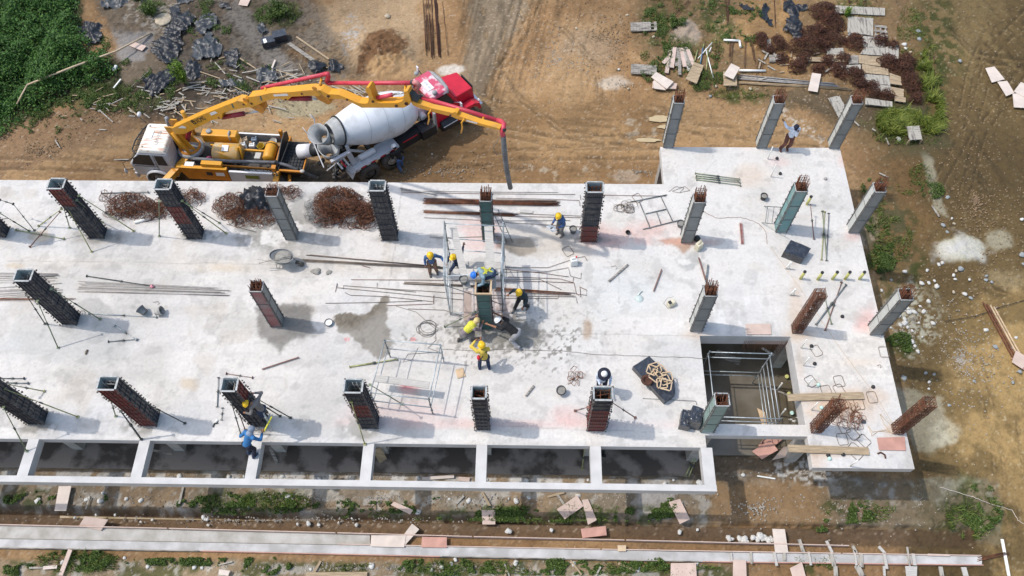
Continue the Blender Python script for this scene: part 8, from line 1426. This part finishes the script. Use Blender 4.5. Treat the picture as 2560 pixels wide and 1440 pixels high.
o = strip(None, [(u, 1286+.0225*u) for u in np.linspace(150, 900, 6)], [(u, 1304+.0225*u) for u in np.linspace(150, 900, 6)], -.40, 'mudwater', 'trench_water', None, .05); struct(o)
for k, (a, b) in enumerate(((-60, 420), (425, 840), (845, 1180), (1185, 1560), (1565, 2120))):
    plank('pinkish edge board along the back of the footing, '+('leftmost', 'second from left', 'middle', 'fourth', 'rightmost')[k], Q(a, sp_(a)-.5, .10), Q(b, sp_(b)-.5, .10), .03, .26, 'ply')
for k, (a, b) in enumerate(((-60, 500), (505, 1100), (1105, 1750), (1755, 2455))): plank('edge board along the near face of the foundation beam, '+('leftmost', 'second', 'third', 'rightmost')[k], Q(a, bb(a)+1.2, .03), Q(b, bb(b)+1.2, .03), .03, .24, 'ply_red' if k % 2 else 'wood_grey')
for k, (a, b) in enumerate(((845, 1500), (1505, 2100), (2105, 2450))): plank('edge board along the far face of the foundation beam, '+('left', 'middle', 'right')[k], Q(a, bt(a)-1.2, .10), Q(b, bt(b)-1.2, .10), .03, .2, 'ply')
def z7(x, y): return (1800+x/3.368, 1240+y/3.368)
for k, (x0, y0, x1, y1, w) in enumerate(((92, 478, 100, 552, .07), (258, 470, 268, 572, .08), (455, 470, 478, 588, .09), (540, 480, 545, 545, .10), (745, 470, 765, 584, .08), (930, 480, 962, 592, .14), (1130, 455, 1150, 590, .08), (1185, 480, 1190, 600, .14), (1380, 480, 1405, 615, .10), (1575, 430, 1600, 600, .06), (1625, 485, 1640, 585, .12), (665, 365, 705, 480, .12), (895, 378, 945, 478, .10), (1115, 420, 1150, 480, .10), (1335, 425, 1390, 485, .10), (970, 590, 975, 674, .14), (1380, 590, 1385, 674, .08), (1855, 595, 1870, 674, .14), (2050, 600, 2070, 674, .18), (1150, 585, 1200, 674, .20))):
    plank(('weathered' if k % 2 else 'cement-grey')+' batten across the foundation beam, '+('%s from the left of %s' % (('first', 'second', 'third', 'fourth', 'fifth')[k % 5], ('the left group', 'the middle group', 'the far side stubs', 'the near side stubs')[k//5])), Q(*z7(x0, y0), .17), Q(*z7(x1, y1), .17), w, .05, 'wood_grey2' if k % 2 else 'plank', name='timber_batten', cat='batten', grp='battens across the foundation beam')
shts = (([(147, 1215), (178, 1215), (165, 1277), (136, 1277)], 'ply_pale', 'pale plywood strip standing out over the trench at the far left'), ([(212, 1291), (270, 1299), (252, 1327), (197, 1315)], 'ply', 'tilted pink plywood sheet resting on the footing at the left'), ([(985, 1254), (1033, 1275), (1025, 1286), (977, 1262)], 'ply', 'narrow board lying on the green bank before the fourth porch bay'), ([(1204, 1275), (1238, 1275), (1238, 1311), (1206, 1311)], 'ply', 'small square board at the end of the grey path in front'), ([(1443, 1238), (1459, 1265), (1412, 1298), (1392, 1273)], 'ply', 'large pink plywood sheet aslant on the grassy bank'), ([(1455, 1250), (1470, 1247), (1492, 1300), (1470, 1312)], 'ply', 'pink board right of the large aslant sheet'), ([(1452, 1322), (1514, 1315), (1517, 1338), (1456, 1345)], 'ply_red', 'reddish board lower on the grassy bank'), ([(1672, 1255), (1700, 1247), (1725, 1298), (1700, 1310)], 'ply', 'bent pink board among weeds and white stones'),
    ([(928, 1338), (1015, 1338), (1010, 1368), (926, 1366)], 'ply_pale', 'wide pale sheet lying flat over the footing trench'), ([(990, 1362), (1030, 1309), (1048, 1323), (1008, 1368)], 'ply_pale', 'pale sheet propped aslant beside the flat wide one'), ([(1055, 1342), (1117, 1343), (1117, 1369), (1053, 1368)], 'ply_red', 'salmon red board over the footing trench'), ([(1544, 1363), (1565, 1363), (1565, 1378), (1545, 1378)], 'ply_tan', 'small tan board square on the beam edge'), ([(1677, 1408), (1740, 1407), (1742, 1450), (1676, 1450)], 'ply', 'big pink sheet cut off by the bottom border'), ([(1931, 1322), (1962, 1323), (1971, 1382), (1938, 1382)], 'ply_pale', 'pale plank bridge from bank to foundation beam'), ([(1833, 1399), (1865, 1401), (1867, 1455), (1832, 1455)], 'ply', 'pink sheet running from the beam out of the bottom border'), ([(1975, 1420), (2005, 1405), (2018, 1455), (1985, 1455)], 'ply', 'pink bent sheet right of it at the bottom border'), ([(2263, 1415), (2293, 1416), (2292, 1455), (2268, 1455)], 'plank', 'grey board at the bottom border near the beam end'), ([(2320, 1384), (2375, 1386), (2375, 1390), (2320, 1389)], 'ply', 'thin pink board by the beam end'), ([(548, 1423), (575, 1427), (570, 1440), (546, 1436)], 'ply_pale', 'small pale board on the ground below the beam'))
for k, (q, m_, l) in enumerate(shts): sheet(l, q, m_, .16 if k < 8 else .19+.012*(k % 3), .03, f=Q, zs=[.42, .42, .10, .14] if k == 1 else None)
plk('pale plank from the beam down to the bottom border at the left', 176, 1374, 152, 1438, .16, 'ply', .2, .1, f=Q); plk('white board end in weeds at the bottom left', 108, 1420, 143, 1417, .12, 'ply_pale', .1, f=Q); plk('tan plank cut off by the bottom border', 765, 1438, 918, 1437, .2, 'wood_tan', .1, f=Q)
plk('white batten standing over the right end of the trench', 2505, 1348, 2522, 1440, .10, 'pvc', .1, f=Q); bundle('rusty starter bars sticking out of the beam end', (2440, 1400), (2525, 1380), 4, 12, 90, 'rust', f=Q, z=.12, r=.012)
# ------------------------------------------------------------ puddles
for k, (u, v, rx, ry) in enumerate(((1651, 297, 29, 8), (1667, 317, 24, 5), (1620, 350, 32, 5))):
    rn_ = random.Random(k); P_ = []
    for a in range(0, 360, 15): q = 1+rn_.uniform(-.15, .15); P_.append(Q(u+rx*q*math.cos(math.radians(a)), v+ry*q*math.sin(math.radians(a)), .045))
    t = MB(); t.add(P_, [tuple(range(len(P_)))]); o = t.build('puddle', mat('pale_muddy_puddle', (.46, .36, .21), .15, var=.05), fix=False); struct(o)
# ------------------------------------------------------------ stones
rn = random.Random(21); protos = []
for k in range(3):
    for m_ in ('stone_w', 'stone_g', 'stone_t'): protos.append((m_, k))
pm = {}
for m_, k in protos: pm[(m_, k)] = MB().ball((0, 0, 0), (1, .75, .55), 9, 6, 0, .22, random.Random(k*7+3), smooth=True)
used = {}
def stone(u, v, s, m_, lab, grp):
    if grp.startswith('single'): lab = ('big ' if s > .11 else 'small ')+lab.replace('the open ground', 'the right field' if u > 2340 else 'the ground by the yard grass' if u > 2050 and v < 400 else 'the ground beside the deck' if u > 2050 else 'the far clearing')
    k = rn.randrange(3)
    if (m_, k) not in used: o = pm[(m_, k)].build('stone', m_); used[(m_, k)] = o
    else: o = used[(m_, k)].copy(); CL.objects.link(o)
    o.location = Q(u, v, s*.25); o.scale = (s*rn.uniform(.8, 1.2),)*2+(s,); o.rotation_euler = (0, 0, rn.uniform(0, 6.28)); tag(o, lab, 'stone', grp); return o
for u, v, s, m_ in ((2296, 78, .14, 'stone_g'), (2298, 97, .15, 'stone_g'), (2261, 111, .13, 'stone_w'), (2264, 121, .10, 'stone_w'), (2276, 131, .12, 'stone_t'), (2303, 135, .08, 'stone_g'), (2310, 156, .10, 'stone_g'), (2302, 166, .08, 'stone_w'), (2295, 172, .07, 'stone_w'), (2124, 87, .11, 'stone_g'), (2117, 93, .08, 'stone_t'), (2078, 14, .09, 'stone_g'), (2102, 67, .07, 'stone_g'), (2400, 152, .12, 'stone_g'), (2223, 274, .10, 'stone_w'), (2265, 277, .11, 'stone_w'), (2247, 348, .13, 'stone_w'), (2369, 493, .10, 'stone_g'), (2358, 563, .12, 'stone_g'), (2380, 546, .07, 'stone_w'), (2385, 559, .08, 'stone_t'), (2368, 580, .09, 'stone_g'), (2402, 672, .15, 'stone_g'), (2390, 677, .09, 'stone_t'), (2356, 657, .12, 'stone_w'), (2347, 661, .09, 'stone_w'), (2262, 679, .12, 'stone_w'), (2318, 676, .10, 'stone_w'), (2304, 708, .11, 'stone_w'), (2322, 707, .08, 'stone_w'), (2336, 702, .09, 'stone_w'), (2342, 716, .13, 'stone_w'), (2384, 688, .09, 'stone_w'), (2388, 698, .08, 'stone_w'), (2412, 735, .11, 'stone_w'), (2424, 699, .07, 'stone_w'), (2466, 690, .09, 'stone_g'), (2465, 700, .09, 'stone_g'), (2479, 705, .10, 'stone_g'), (2321, 753, .14, 'stone_w'), (2332, 808, .14, 'stone_w'), (2384, 730, .07, 'stone_t'), (2228, 700, .09, 'stone_g'), (2204, 726, .08, 'stone_w'), (2427, 745, .08, 'stone_g'), (2489, 867, .10, 'stone_g'), (2465, 825, .10, 'stone_w'), (2540, 844, .09, 'stone_w'), (2529, 871, .08, 'stone_g'), (2556, 637, .14, 'stone_g'), (2558, 660, .08, 'stone_g'), (2555, 548, .09, 'stone_w'), (2260, 945, .12, 'stone_g'), (2314, 933, .10, 'stone_g'), (2335, 936, .09, 'stone_g'), (2323, 955, .09, 'stone_w'), (2322, 972, .07, 'stone_w'), (2550, 929, .10, 'stone_g'), (2532, 956, .09, 'stone_g'), (2435, 953, .08, 'stone_g'), (2373, 1013, .08, 'stone_g'), (2452, 1321, .12, 'stone_t'), (1550, 160, 0, 'stone_t'), (1441, 71, .10, 'stone_t'), (1547, 173, .07, 'stone_w'), (1568, 38, .11, 'stone_t'), (1634, 92, .10, 'stone_t'), (1790, 216, .10, 'stone_t'), (1876, 222, .09, 'stone_t'), (1776, 240, .08, 'stone_g'), (1571, 222, .09, 'stone_t'), (968, 40, .16, 'stone_t'), (286, 60, .1, 'stone_w'), (300, 40, .12, 'stone_w'), (430, 45, .1, 'stone_w'), (125, 390, .07, 'stone_t'), (1080, 385, .05, 'stone_w'), (1858, 387+800, .09, 'stone_w')):
    if s: stone(u, v, s, m_, {'stone_g': 'smooth grey river stone lying on the open ground', 'stone_w': 'pale angular rubble stone lying on the open ground', 'stone_t': 'tan field stone lying on the open ground'}[m_], 'single stones on the open ground')
for k in range(80): u = rn.uniform(20, 1780); stone(u, rn.choice((rn.gauss(1186+.012*u, 4), rn.gauss(1250, 10), rn.gauss(1290+.0225*u, 8), rn.gauss(1412, 9))), rn.uniform(.05, .13), 'stone_w', 'white rubble lump along the foundation trench', 'white lumps along the trench')
for k in range(28): stone(1818+rn.uniform(0, 100)*.9+(k % 3)*25, 1347+rn.uniform(-8, 6), rn.uniform(.07, .14), 'stone_w', 'white stone of the row heaped against the right footing board', 'white stones against the footing')
for k in range(26): stone(rn.gauss(2275, 32), rn.gauss(800, 38), rn.uniform(.05, .13), 'stone_w', 'white rubble chunk spread right of the deck', 'white rubble right of the deck')
def scatter_mesh(name, label, cat, blobs, n, smin, smax, m_, seed, shape='stone', kind='stuff', f=Q):
    rn_ = np.random.default_rng(seed); V = []; Fc = []; tot = sum(b[2]*b[3] for b in blobs); base_ = np.array([(-1, -.6, -.3), (.9, -.8, -.3), (.8, .8, -.3), (-.7, .9, -.3), (-.3, -.3, .6), (.5, 0, .55), (0, .5, .5)]); bf = [(0, 1, 5, 4), (1, 2, 5), (2, 6, 5), (2, 3, 6), (3, 0, 4), (3, 4, 6), (4, 5, 6)]
    for (cu, cv, rx, ry) in blobs:
        k = int(n*rx*ry/tot)
        for i in range(k):
            a = rn_.uniform(0, 6.283); q = abs(rn_.normal(0, .55)) if shape == 'stone' else math.sqrt(rn_.random()); p = f(cu+rx*q*math.cos(a), cv+ry*q*math.sin(a), 0.0); s = rn_.uniform(smin, smax)**1.0; th = rn_.uniform(0, 6.283); c, d = math.cos(th), math.sin(th); o_ = len(V)
            if p.x < 31.1 and p.y > -8.3 and p.y < 2.7 and p.x > -9: continue
            gz = float(ground_z(np.array([p.x]), np.array([p.y]))[0]) if False else G
            for x, y, z in base_: V.append((p.x+s*(x*c-y*d), p.y+s*(x*d+y*c), gz+s*(z+.2)+.01))
            Fc += [tuple(j+o_ for j in q_) for q_ in bf]
    me = bpy.data.meshes.new(name); me.from_pydata(V, [], Fc); me.materials.append(M[m_] if isinstance(m_, str) else m_); me.update(); o = bpy.data.objects.new(name, me); CL.objects.link(o); tag(o, label, cat, None, kind); return o
scatter_mesh('gravel', 'pale gravel and rubble bits strewn over the ground', 'gravel', [(2280, 800, 60, 60), (2020, 1180, 110, 26), (900, 1192, 900, 7), (900, 1245, 900, 20), (1500, 1240, 250, 22), (1900, 1270, 120, 40), (2120, 1280, 150, 40), (700, 1300, 700, 12), (1600, 430, 100, 20), (1100, 430, 200, 20), (1560, 210, 60, 16), (600, 230, 200, 50), (400, 60, 80, 50), (1700, 80, 40, 40), (2300, 1260, 60, 60), (1400, 150, 160, 120), (900, 1420, 900, 16), (2400, 900, 140, 160)], 4200, .015, .038, 'chip', 5)
scatter_mesh('gravel', 'brown soil crumbs and grey chips strewn over the ground', 'gravel', [(950, 130, 50, 45), (950, 130, 40, 40), (300, 280, 260, 50), (600, 250, 240, 60), (100, 380, 260, 70), (1300, 420, 320, 40), (2000, 240, 300, 90), (900, 1265, 950, 14), (2440, 500, 160, 300), (1500, 100, 250, 120)], 4200, .015, .045, 'crumb', 6)
# ------------------------------------------------------------ vegetation
def leaf_mat(name, c1, c2, c3):
    m = bpy.data.materials.new(name); m.use_nodes = True; n = m.node_tree; b = n.nodes['Principled BSDF']; b.inputs['Roughness'].default_value = .6; b.inputs['Specular IOR Level'].default_value = .25
    ge = n.nodes.new('ShaderNodeNewGeometry'); cr = n.nodes.new('ShaderNodeValToRGB'); cr.color_ramp.elements[0].color = c1+(1,); cr.color_ramp.elements[1].color = c3+(1,); e = cr.color_ramp.elements.new(.5); e.color = c2+(1,)
    n.links.new(ge.outputs['Random Per Island'], cr.inputs[0]); n.links.new(cr.outputs[0], b.inputs['Base Color']); b.inputs['Transmission Weight'].default_value = 0; return m
M['leaf_dark'] = leaf_mat('dark_vine_leaf', (.022, .055, .011), (.045, .115, .02), (.09, .19, .035)); M['leaf_mid'] = leaf_mat('weed_leaf', (.03, .055, .012), (.06, .10, .02), (.11, .16, .035)); M['grass_y'] = leaf_mat('yellow_green_grass', (.06, .09, .014), (.13, .17, .025), (.24, .26, .05)); M['grass_g'] = leaf_mat('green_grass', (.04, .08, .015), (.09, .14, .025), (.17, .20, .05)); M['leaf_shrub'] = leaf_mat('shrub_leaf', (.05, .10, .015), (.11, .19, .02), (.2, .3, .04))
def leaves(name, label, cat, xyz, size, m_, seed, kind='stuff', up=.5, parent=None):
    rn_ = np.random.default_rng(seed); n = len(xyz); s = size*rn_.uniform(.6, 1.3, n); nrm = rn_.normal(0, 1, (n, 3)); nrm[:, 2] = np.abs(nrm[:, 2])+up; nrm /= np.linalg.norm(nrm, axis=1)[:, None]; a = rn_.normal(0, 1, (n, 3)); a -= nrm*(a*nrm).sum(1)[:, None]; a /= np.linalg.norm(a, axis=1)[:, None]; b = np.cross(nrm, a)
    q = np.stack([xyz-a*s[:, None], xyz-b*s[:, None]*.45, xyz+a*s[:, None], xyz+b*s[:, None]*.45], 1).reshape(-1, 3); F = np.arange(n*4).reshape(n, 4)
    return raw(name, q, F, m_, label, cat, kind, parent)
def raw(name, V, F, m_, label, cat, kind, parent=None):
    me = bpy.data.meshes.new(name); k = F.shape[1]; me.vertices.add(len(V)); me.vertices.foreach_set('co', V.astype(np.float32).ravel()); me.loops.add(F.size); me.loops.foreach_set('vertex_index', F.astype(np.int32).ravel()); me.polygons.add(len(F)); me.polygons.foreach_set('loop_start', np.arange(0, F.size, k, dtype=np.int32)); me.polygons.foreach_set('loop_total', np.full(len(F), k, np.int32)); me.update(calc_edges=True); me.materials.append(M[m_]); o = bpy.data.objects.new(name, me); CL.objects.link(o); o.parent = parent; return tag(o, label, cat, None, kind)
def blades(name, label, blobs, n, hmin, hmax, m_, seed, w=.02, lean=.5, cat='grass', thr=.0):
    rn_ = np.random.default_rng(seed); P_ = []; tot = sum(b[2]*b[3] for b in blobs)
    for cu, cv, rx, ry in blobs:
        k = int(n*rx*ry/tot); a = rn_.uniform(0, 6.283, k); q = np.sqrt(rn_.random(k)); 
        for i in range(k): p = Q(cu+rx*q[i]*math.cos(a[i]), cv+ry*q[i]*math.sin(a[i])); P_.append((p.x, p.y, p.z))
    P_ = np.array(P_); cl = fbm(P_[:, 0], P_[:, 1], 1.4, 4, seed); P_ = P_[cl > thr]; cl = cl[cl > thr]; n = len(P_); h = rn_.uniform(hmin, hmax, n)*(.5+cl); th = rn_.uniform(0, 6.283, n); cur = (fbm(P_[:, 0], P_[:, 1], 1.5, 3, seed+1)*12); dirx = np.cos(th)*.8+np.cos(cur)*.6; diry = np.sin(th)*.8+np.sin(cur)*.6; ln = lean*h*rn_.uniform(.4, 1.3, n)
    wx = -np.sin(th)*w; wy = np.cos(th)*w; z = P_[:, 2]-.02
    a = np.stack([P_[:, 0]-wx, P_[:, 1]-wy, z], 1); b = np.stack([P_[:, 0]+wx, P_[:, 1]+wy, z], 1); m1 = np.stack([P_[:, 0]+dirx*ln*.4+wx*.8, P_[:, 1]+diry*ln*.4+wy*.8, z+h*.65], 1); m0 = np.stack([P_[:, 0]+dirx*ln*.4-wx*.8, P_[:, 1]+diry*ln*.4-wy*.8, z+h*.65], 1); t1 = np.stack([P_[:, 0]+dirx*ln+wx*.15, P_[:, 1]+diry*ln+wy*.15, z+h*.8], 1); t0 = np.stack([P_[:, 0]+dirx*ln-wx*.15, P_[:, 1]+diry*ln-wy*.15, z+h*.8], 1)
    V = np.stack([a, b, m1, m0, t1, t0], 1).reshape(-1, 3); i = np.arange(n)*6; F = np.concatenate([np.stack([i, i+1, i+2, i+3], 1), np.stack([i+3, i+2, i+4, i+5], 1)]); return raw(name, V, F, m_, label, cat, 'stuff')
# vines on the slope at the upper left
rn_ = np.random.default_rng(3); N_ = 150000; uu = rn_.uniform(-120, 340, N_); vv = rn_.uniform(-120, 350, N_); dd = -CB[None, :]+CR[None, :]*((uu-1280)/FPX)[:, None]+CU[None, :]*((720-vv)/FPX)[:, None]; tt = (G-CAMP[2])/dd[:, 2]; PX = CAMP[0]+dd[:, 0]*tt; PY = CAMP[1]+dd[:, 1]*tt
sd_ = poly_sd(uu, vv, [(-120, -120), (222, -120), (205, 20), (212, 100), (235, 120), (290, 150), (300, 180), (250, 220), (175, 240), (145, 262), (110, 285), (60, 300), (25, 330), (0, 352), (-120, 360)])+(fbm(PX, PY, 1.1, 4, 5)-.5)*46; cl = fbm(PX, PY, .9, 4, 6); c2 = fbm(PX, PY, 2.6, 3, 7)
gul = np.abs((uu*.9+vv*.52)-(165+.0*uu))  # a darker fold runs down the slope
hgt = (np.clip(-sd_/40, 0, 1)*(.0+1.35*cl)+.35*c2)*(1-.75*np.exp(-(gul/22)**2)*0.8)
k = (sd_ < 0) & (rn_.random(N_) < np.clip(-sd_/45, .12, 1)) & (rn_.random(N_) < .35+1.6*sst(.35, .5, cl)); z = G+hgt*rn_.uniform(.55, 1.0, N_); leaves('vine_cover', 'dense dark green vines and bushes covering the slope at the upper left', 'ground cover', np.stack([PX, PY, z], 1)[k], .075, 'leaf_dark', 4, up=.6)
blb = [(620, 1262, 180, 26), (1000, 1268, 160, 16), (1450, 1285, 260, 20), (60, 1250, 60, 14), (500, 1405, 200, 10), (2100, 1290, 90, 20), (520, 60, 60, 60), (600, 190, 100, 40), (1720, 180, 120, 50), (1850, 60, 60, 60), (140, 270, 110, 26), (60, 310, 60, 26), (220, 240, 70, 26), (240, 110, 40, 20), (280, 250, 100, 30), (380, 20, 38, 30), (690, 40, 55, 26), (330, 180, 50, 30), (250, 200, 60, 30), (430, 190, 20, 60), (160, 330, 20, 20), (1640, 60, 35, 55), (1690, 120, 35, 35), (1780, 40, 60, 40), (640, 1250, 110, 24), (300, 1240, 50, 18), (700, 1270, 60, 14), (860, 1270, 20, 26), (1350, 1290, 300, 16), (1600, 1290, 60, 18), (1380, 1260, 20, 20), (1675, 1270, 25, 25), (1110, 1260, 40, 18), (100, 1240, 40, 16), (200, 1400, 80, 30), (60, 1425, 60, 16), (1100, 1418, 120, 22), (1400, 1418, 280, 20), (1620, 1410, 40, 20), (660, 1415, 70, 24), (2030, 1420, 40, 18), (2120, 1262, 55, 14), (2450, 1270, 55, 60), (2040, 1320, 45, 10), (2250, 860, 40, 26), (2180, 475, 30, 30), (2210, 640, 30, 60), (2190, 560, 30, 30), (2180, 660, 40, 40), (2330, 480, 30, 20)]
rn_ = np.random.default_rng(8); L_ = []
for cu, cv, rx, ry in blb:
    for i in range(int(rx*ry*2.2)): a = rn_.uniform(0, 6.283); q = math.sqrt(rn_.random()); p = Q(cu+rx*q*math.cos(a), cv+ry*q*math.sin(a)); L_.append((p.x, p.y, p.z))
L_ = np.array(L_); cl = fbm(L_[:, 0], L_[:, 1], 1.5, 4, 9); k = (cl+(fbm(L_[:, 0], L_[:, 1], 5.0, 3, 10)-.5)*.7 > .56)&~((L_[:, 0] > -9)&(L_[:, 0] < 31)&(L_[:, 1] > -8.5)&(L_[:, 1] < 2.9)); L_ = L_[k]; L_[:, 2] += rn_.uniform(.02, .22, len(L_))*(cl[k]-.3)*2.2; leaves('weeds', 'low green weeds growing in patches over the site', 'weeds', L_, .042, 'leaf_mid', 9)
blades('tall_grass', 'tall yellow-green grass beside the rusty heaps', [(2310, 190, 22, 40), (2320, 150, 16, 30), (2265, 310, 75, 34), (2330, 290, 26, 50), (2230, 300, 40, 20), (2113, 38, 8, 14)], 9000, .18, .50, 'grass_y', 11, .016, .7, thr=.46)
blades('grass', 'short green grass tufts around the yard and beside the deck', [(2290, 90, 50, 90), (2330, 250, 30, 90), (2180, 520, 30, 50), (2230, 600, 50, 60), (2200, 650, 40, 30), (2270, 470, 30, 20), (2130, 20, 60, 20), (1850, 235, 80, 14), (1640, 140, 40, 50), (1760, 120, 50, 60), (1660, 30, 50, 50), (2240, 340, 60, 20), (2300, 440, 30, 30), (300, 250, 130, 40), (700, 30, 60, 26), (2430, 1280, 70, 70), (2150, 1280, 90, 30), (2290, 350, 50, 20), (2040, 1410, 60, 20), (640, 1255, 140, 26), (1300, 1285, 380, 20), (200, 1405, 120, 26), (1300, 1420, 500, 16)], 26000, .08, .24, 'grass_g', 12, .012, .6, thr=.5)
# the young shrub behind the pump truck
def shrub(label, u, v, h, r, n, seed, m_='leaf_shrub', name='shrub', cat='shrub'):
    c = Q(u, v); o = empty(name, label, cat, c); t = MB(); rn2 = random.Random(seed); rn_ = np.random.default_rng(seed); pts = []
    for k in range(9):
        a = rn2.uniform(0, 6.28); e = Vector((math.cos(a)*r*rn2.uniform(.3, .9), math.sin(a)*r*rn2.uniform(.3, .9), h*rn2.uniform(.6, 1))); t.path([(0, 0, 0), (e.x*.3, e.y*.3, e.z*.5), e], [.03, .02, .006], 5)
        for i in range(n//9): q = rn2.uniform(.35, 1.05); pts.append((e.x*q+rn2.gauss(0, r*.16), e.y*q+rn2.gauss(0, r*.16), e.z*q+rn2.gauss(0, .08)))
    t.build('trunk', 'olive', o); leaves('crown', None, None, np.array(pts), .05, m_, seed, kind=None, parent=o); return o
shrub('young bright green shrub behind the pump truck beside the black sheet', 462, 212, 1.5, .45, 2600, 31); shrub('bright green bush at the top left beside the pale rubble', 378, 40, .8, .6, 2600, 32, 'leaf_mid'); shrub('small bright green bush at the top border', 345, 2, .7, .4, 1200, 33); shrub('yellow-green sprout beside the blue-grey weathered panel', 2115, 42, .6, .22, 500, 34); shrub('green bush at the top border right of the litter', 700, 38, .7, .8, 2400, 35, 'leaf_mid'); shrub('leafy bush at the top of the clearing', 1690, 66, .5, .5, 1300, 36, 'leaf_mid')
for o_ in CL.objects:
    if o_.parent is None and 'label' in o_.keys():
        n_ = len(o_['label'].split())
        if n_ > 16 or n_ < 4: print('LABEL', n_, o_.name, o_['label'])
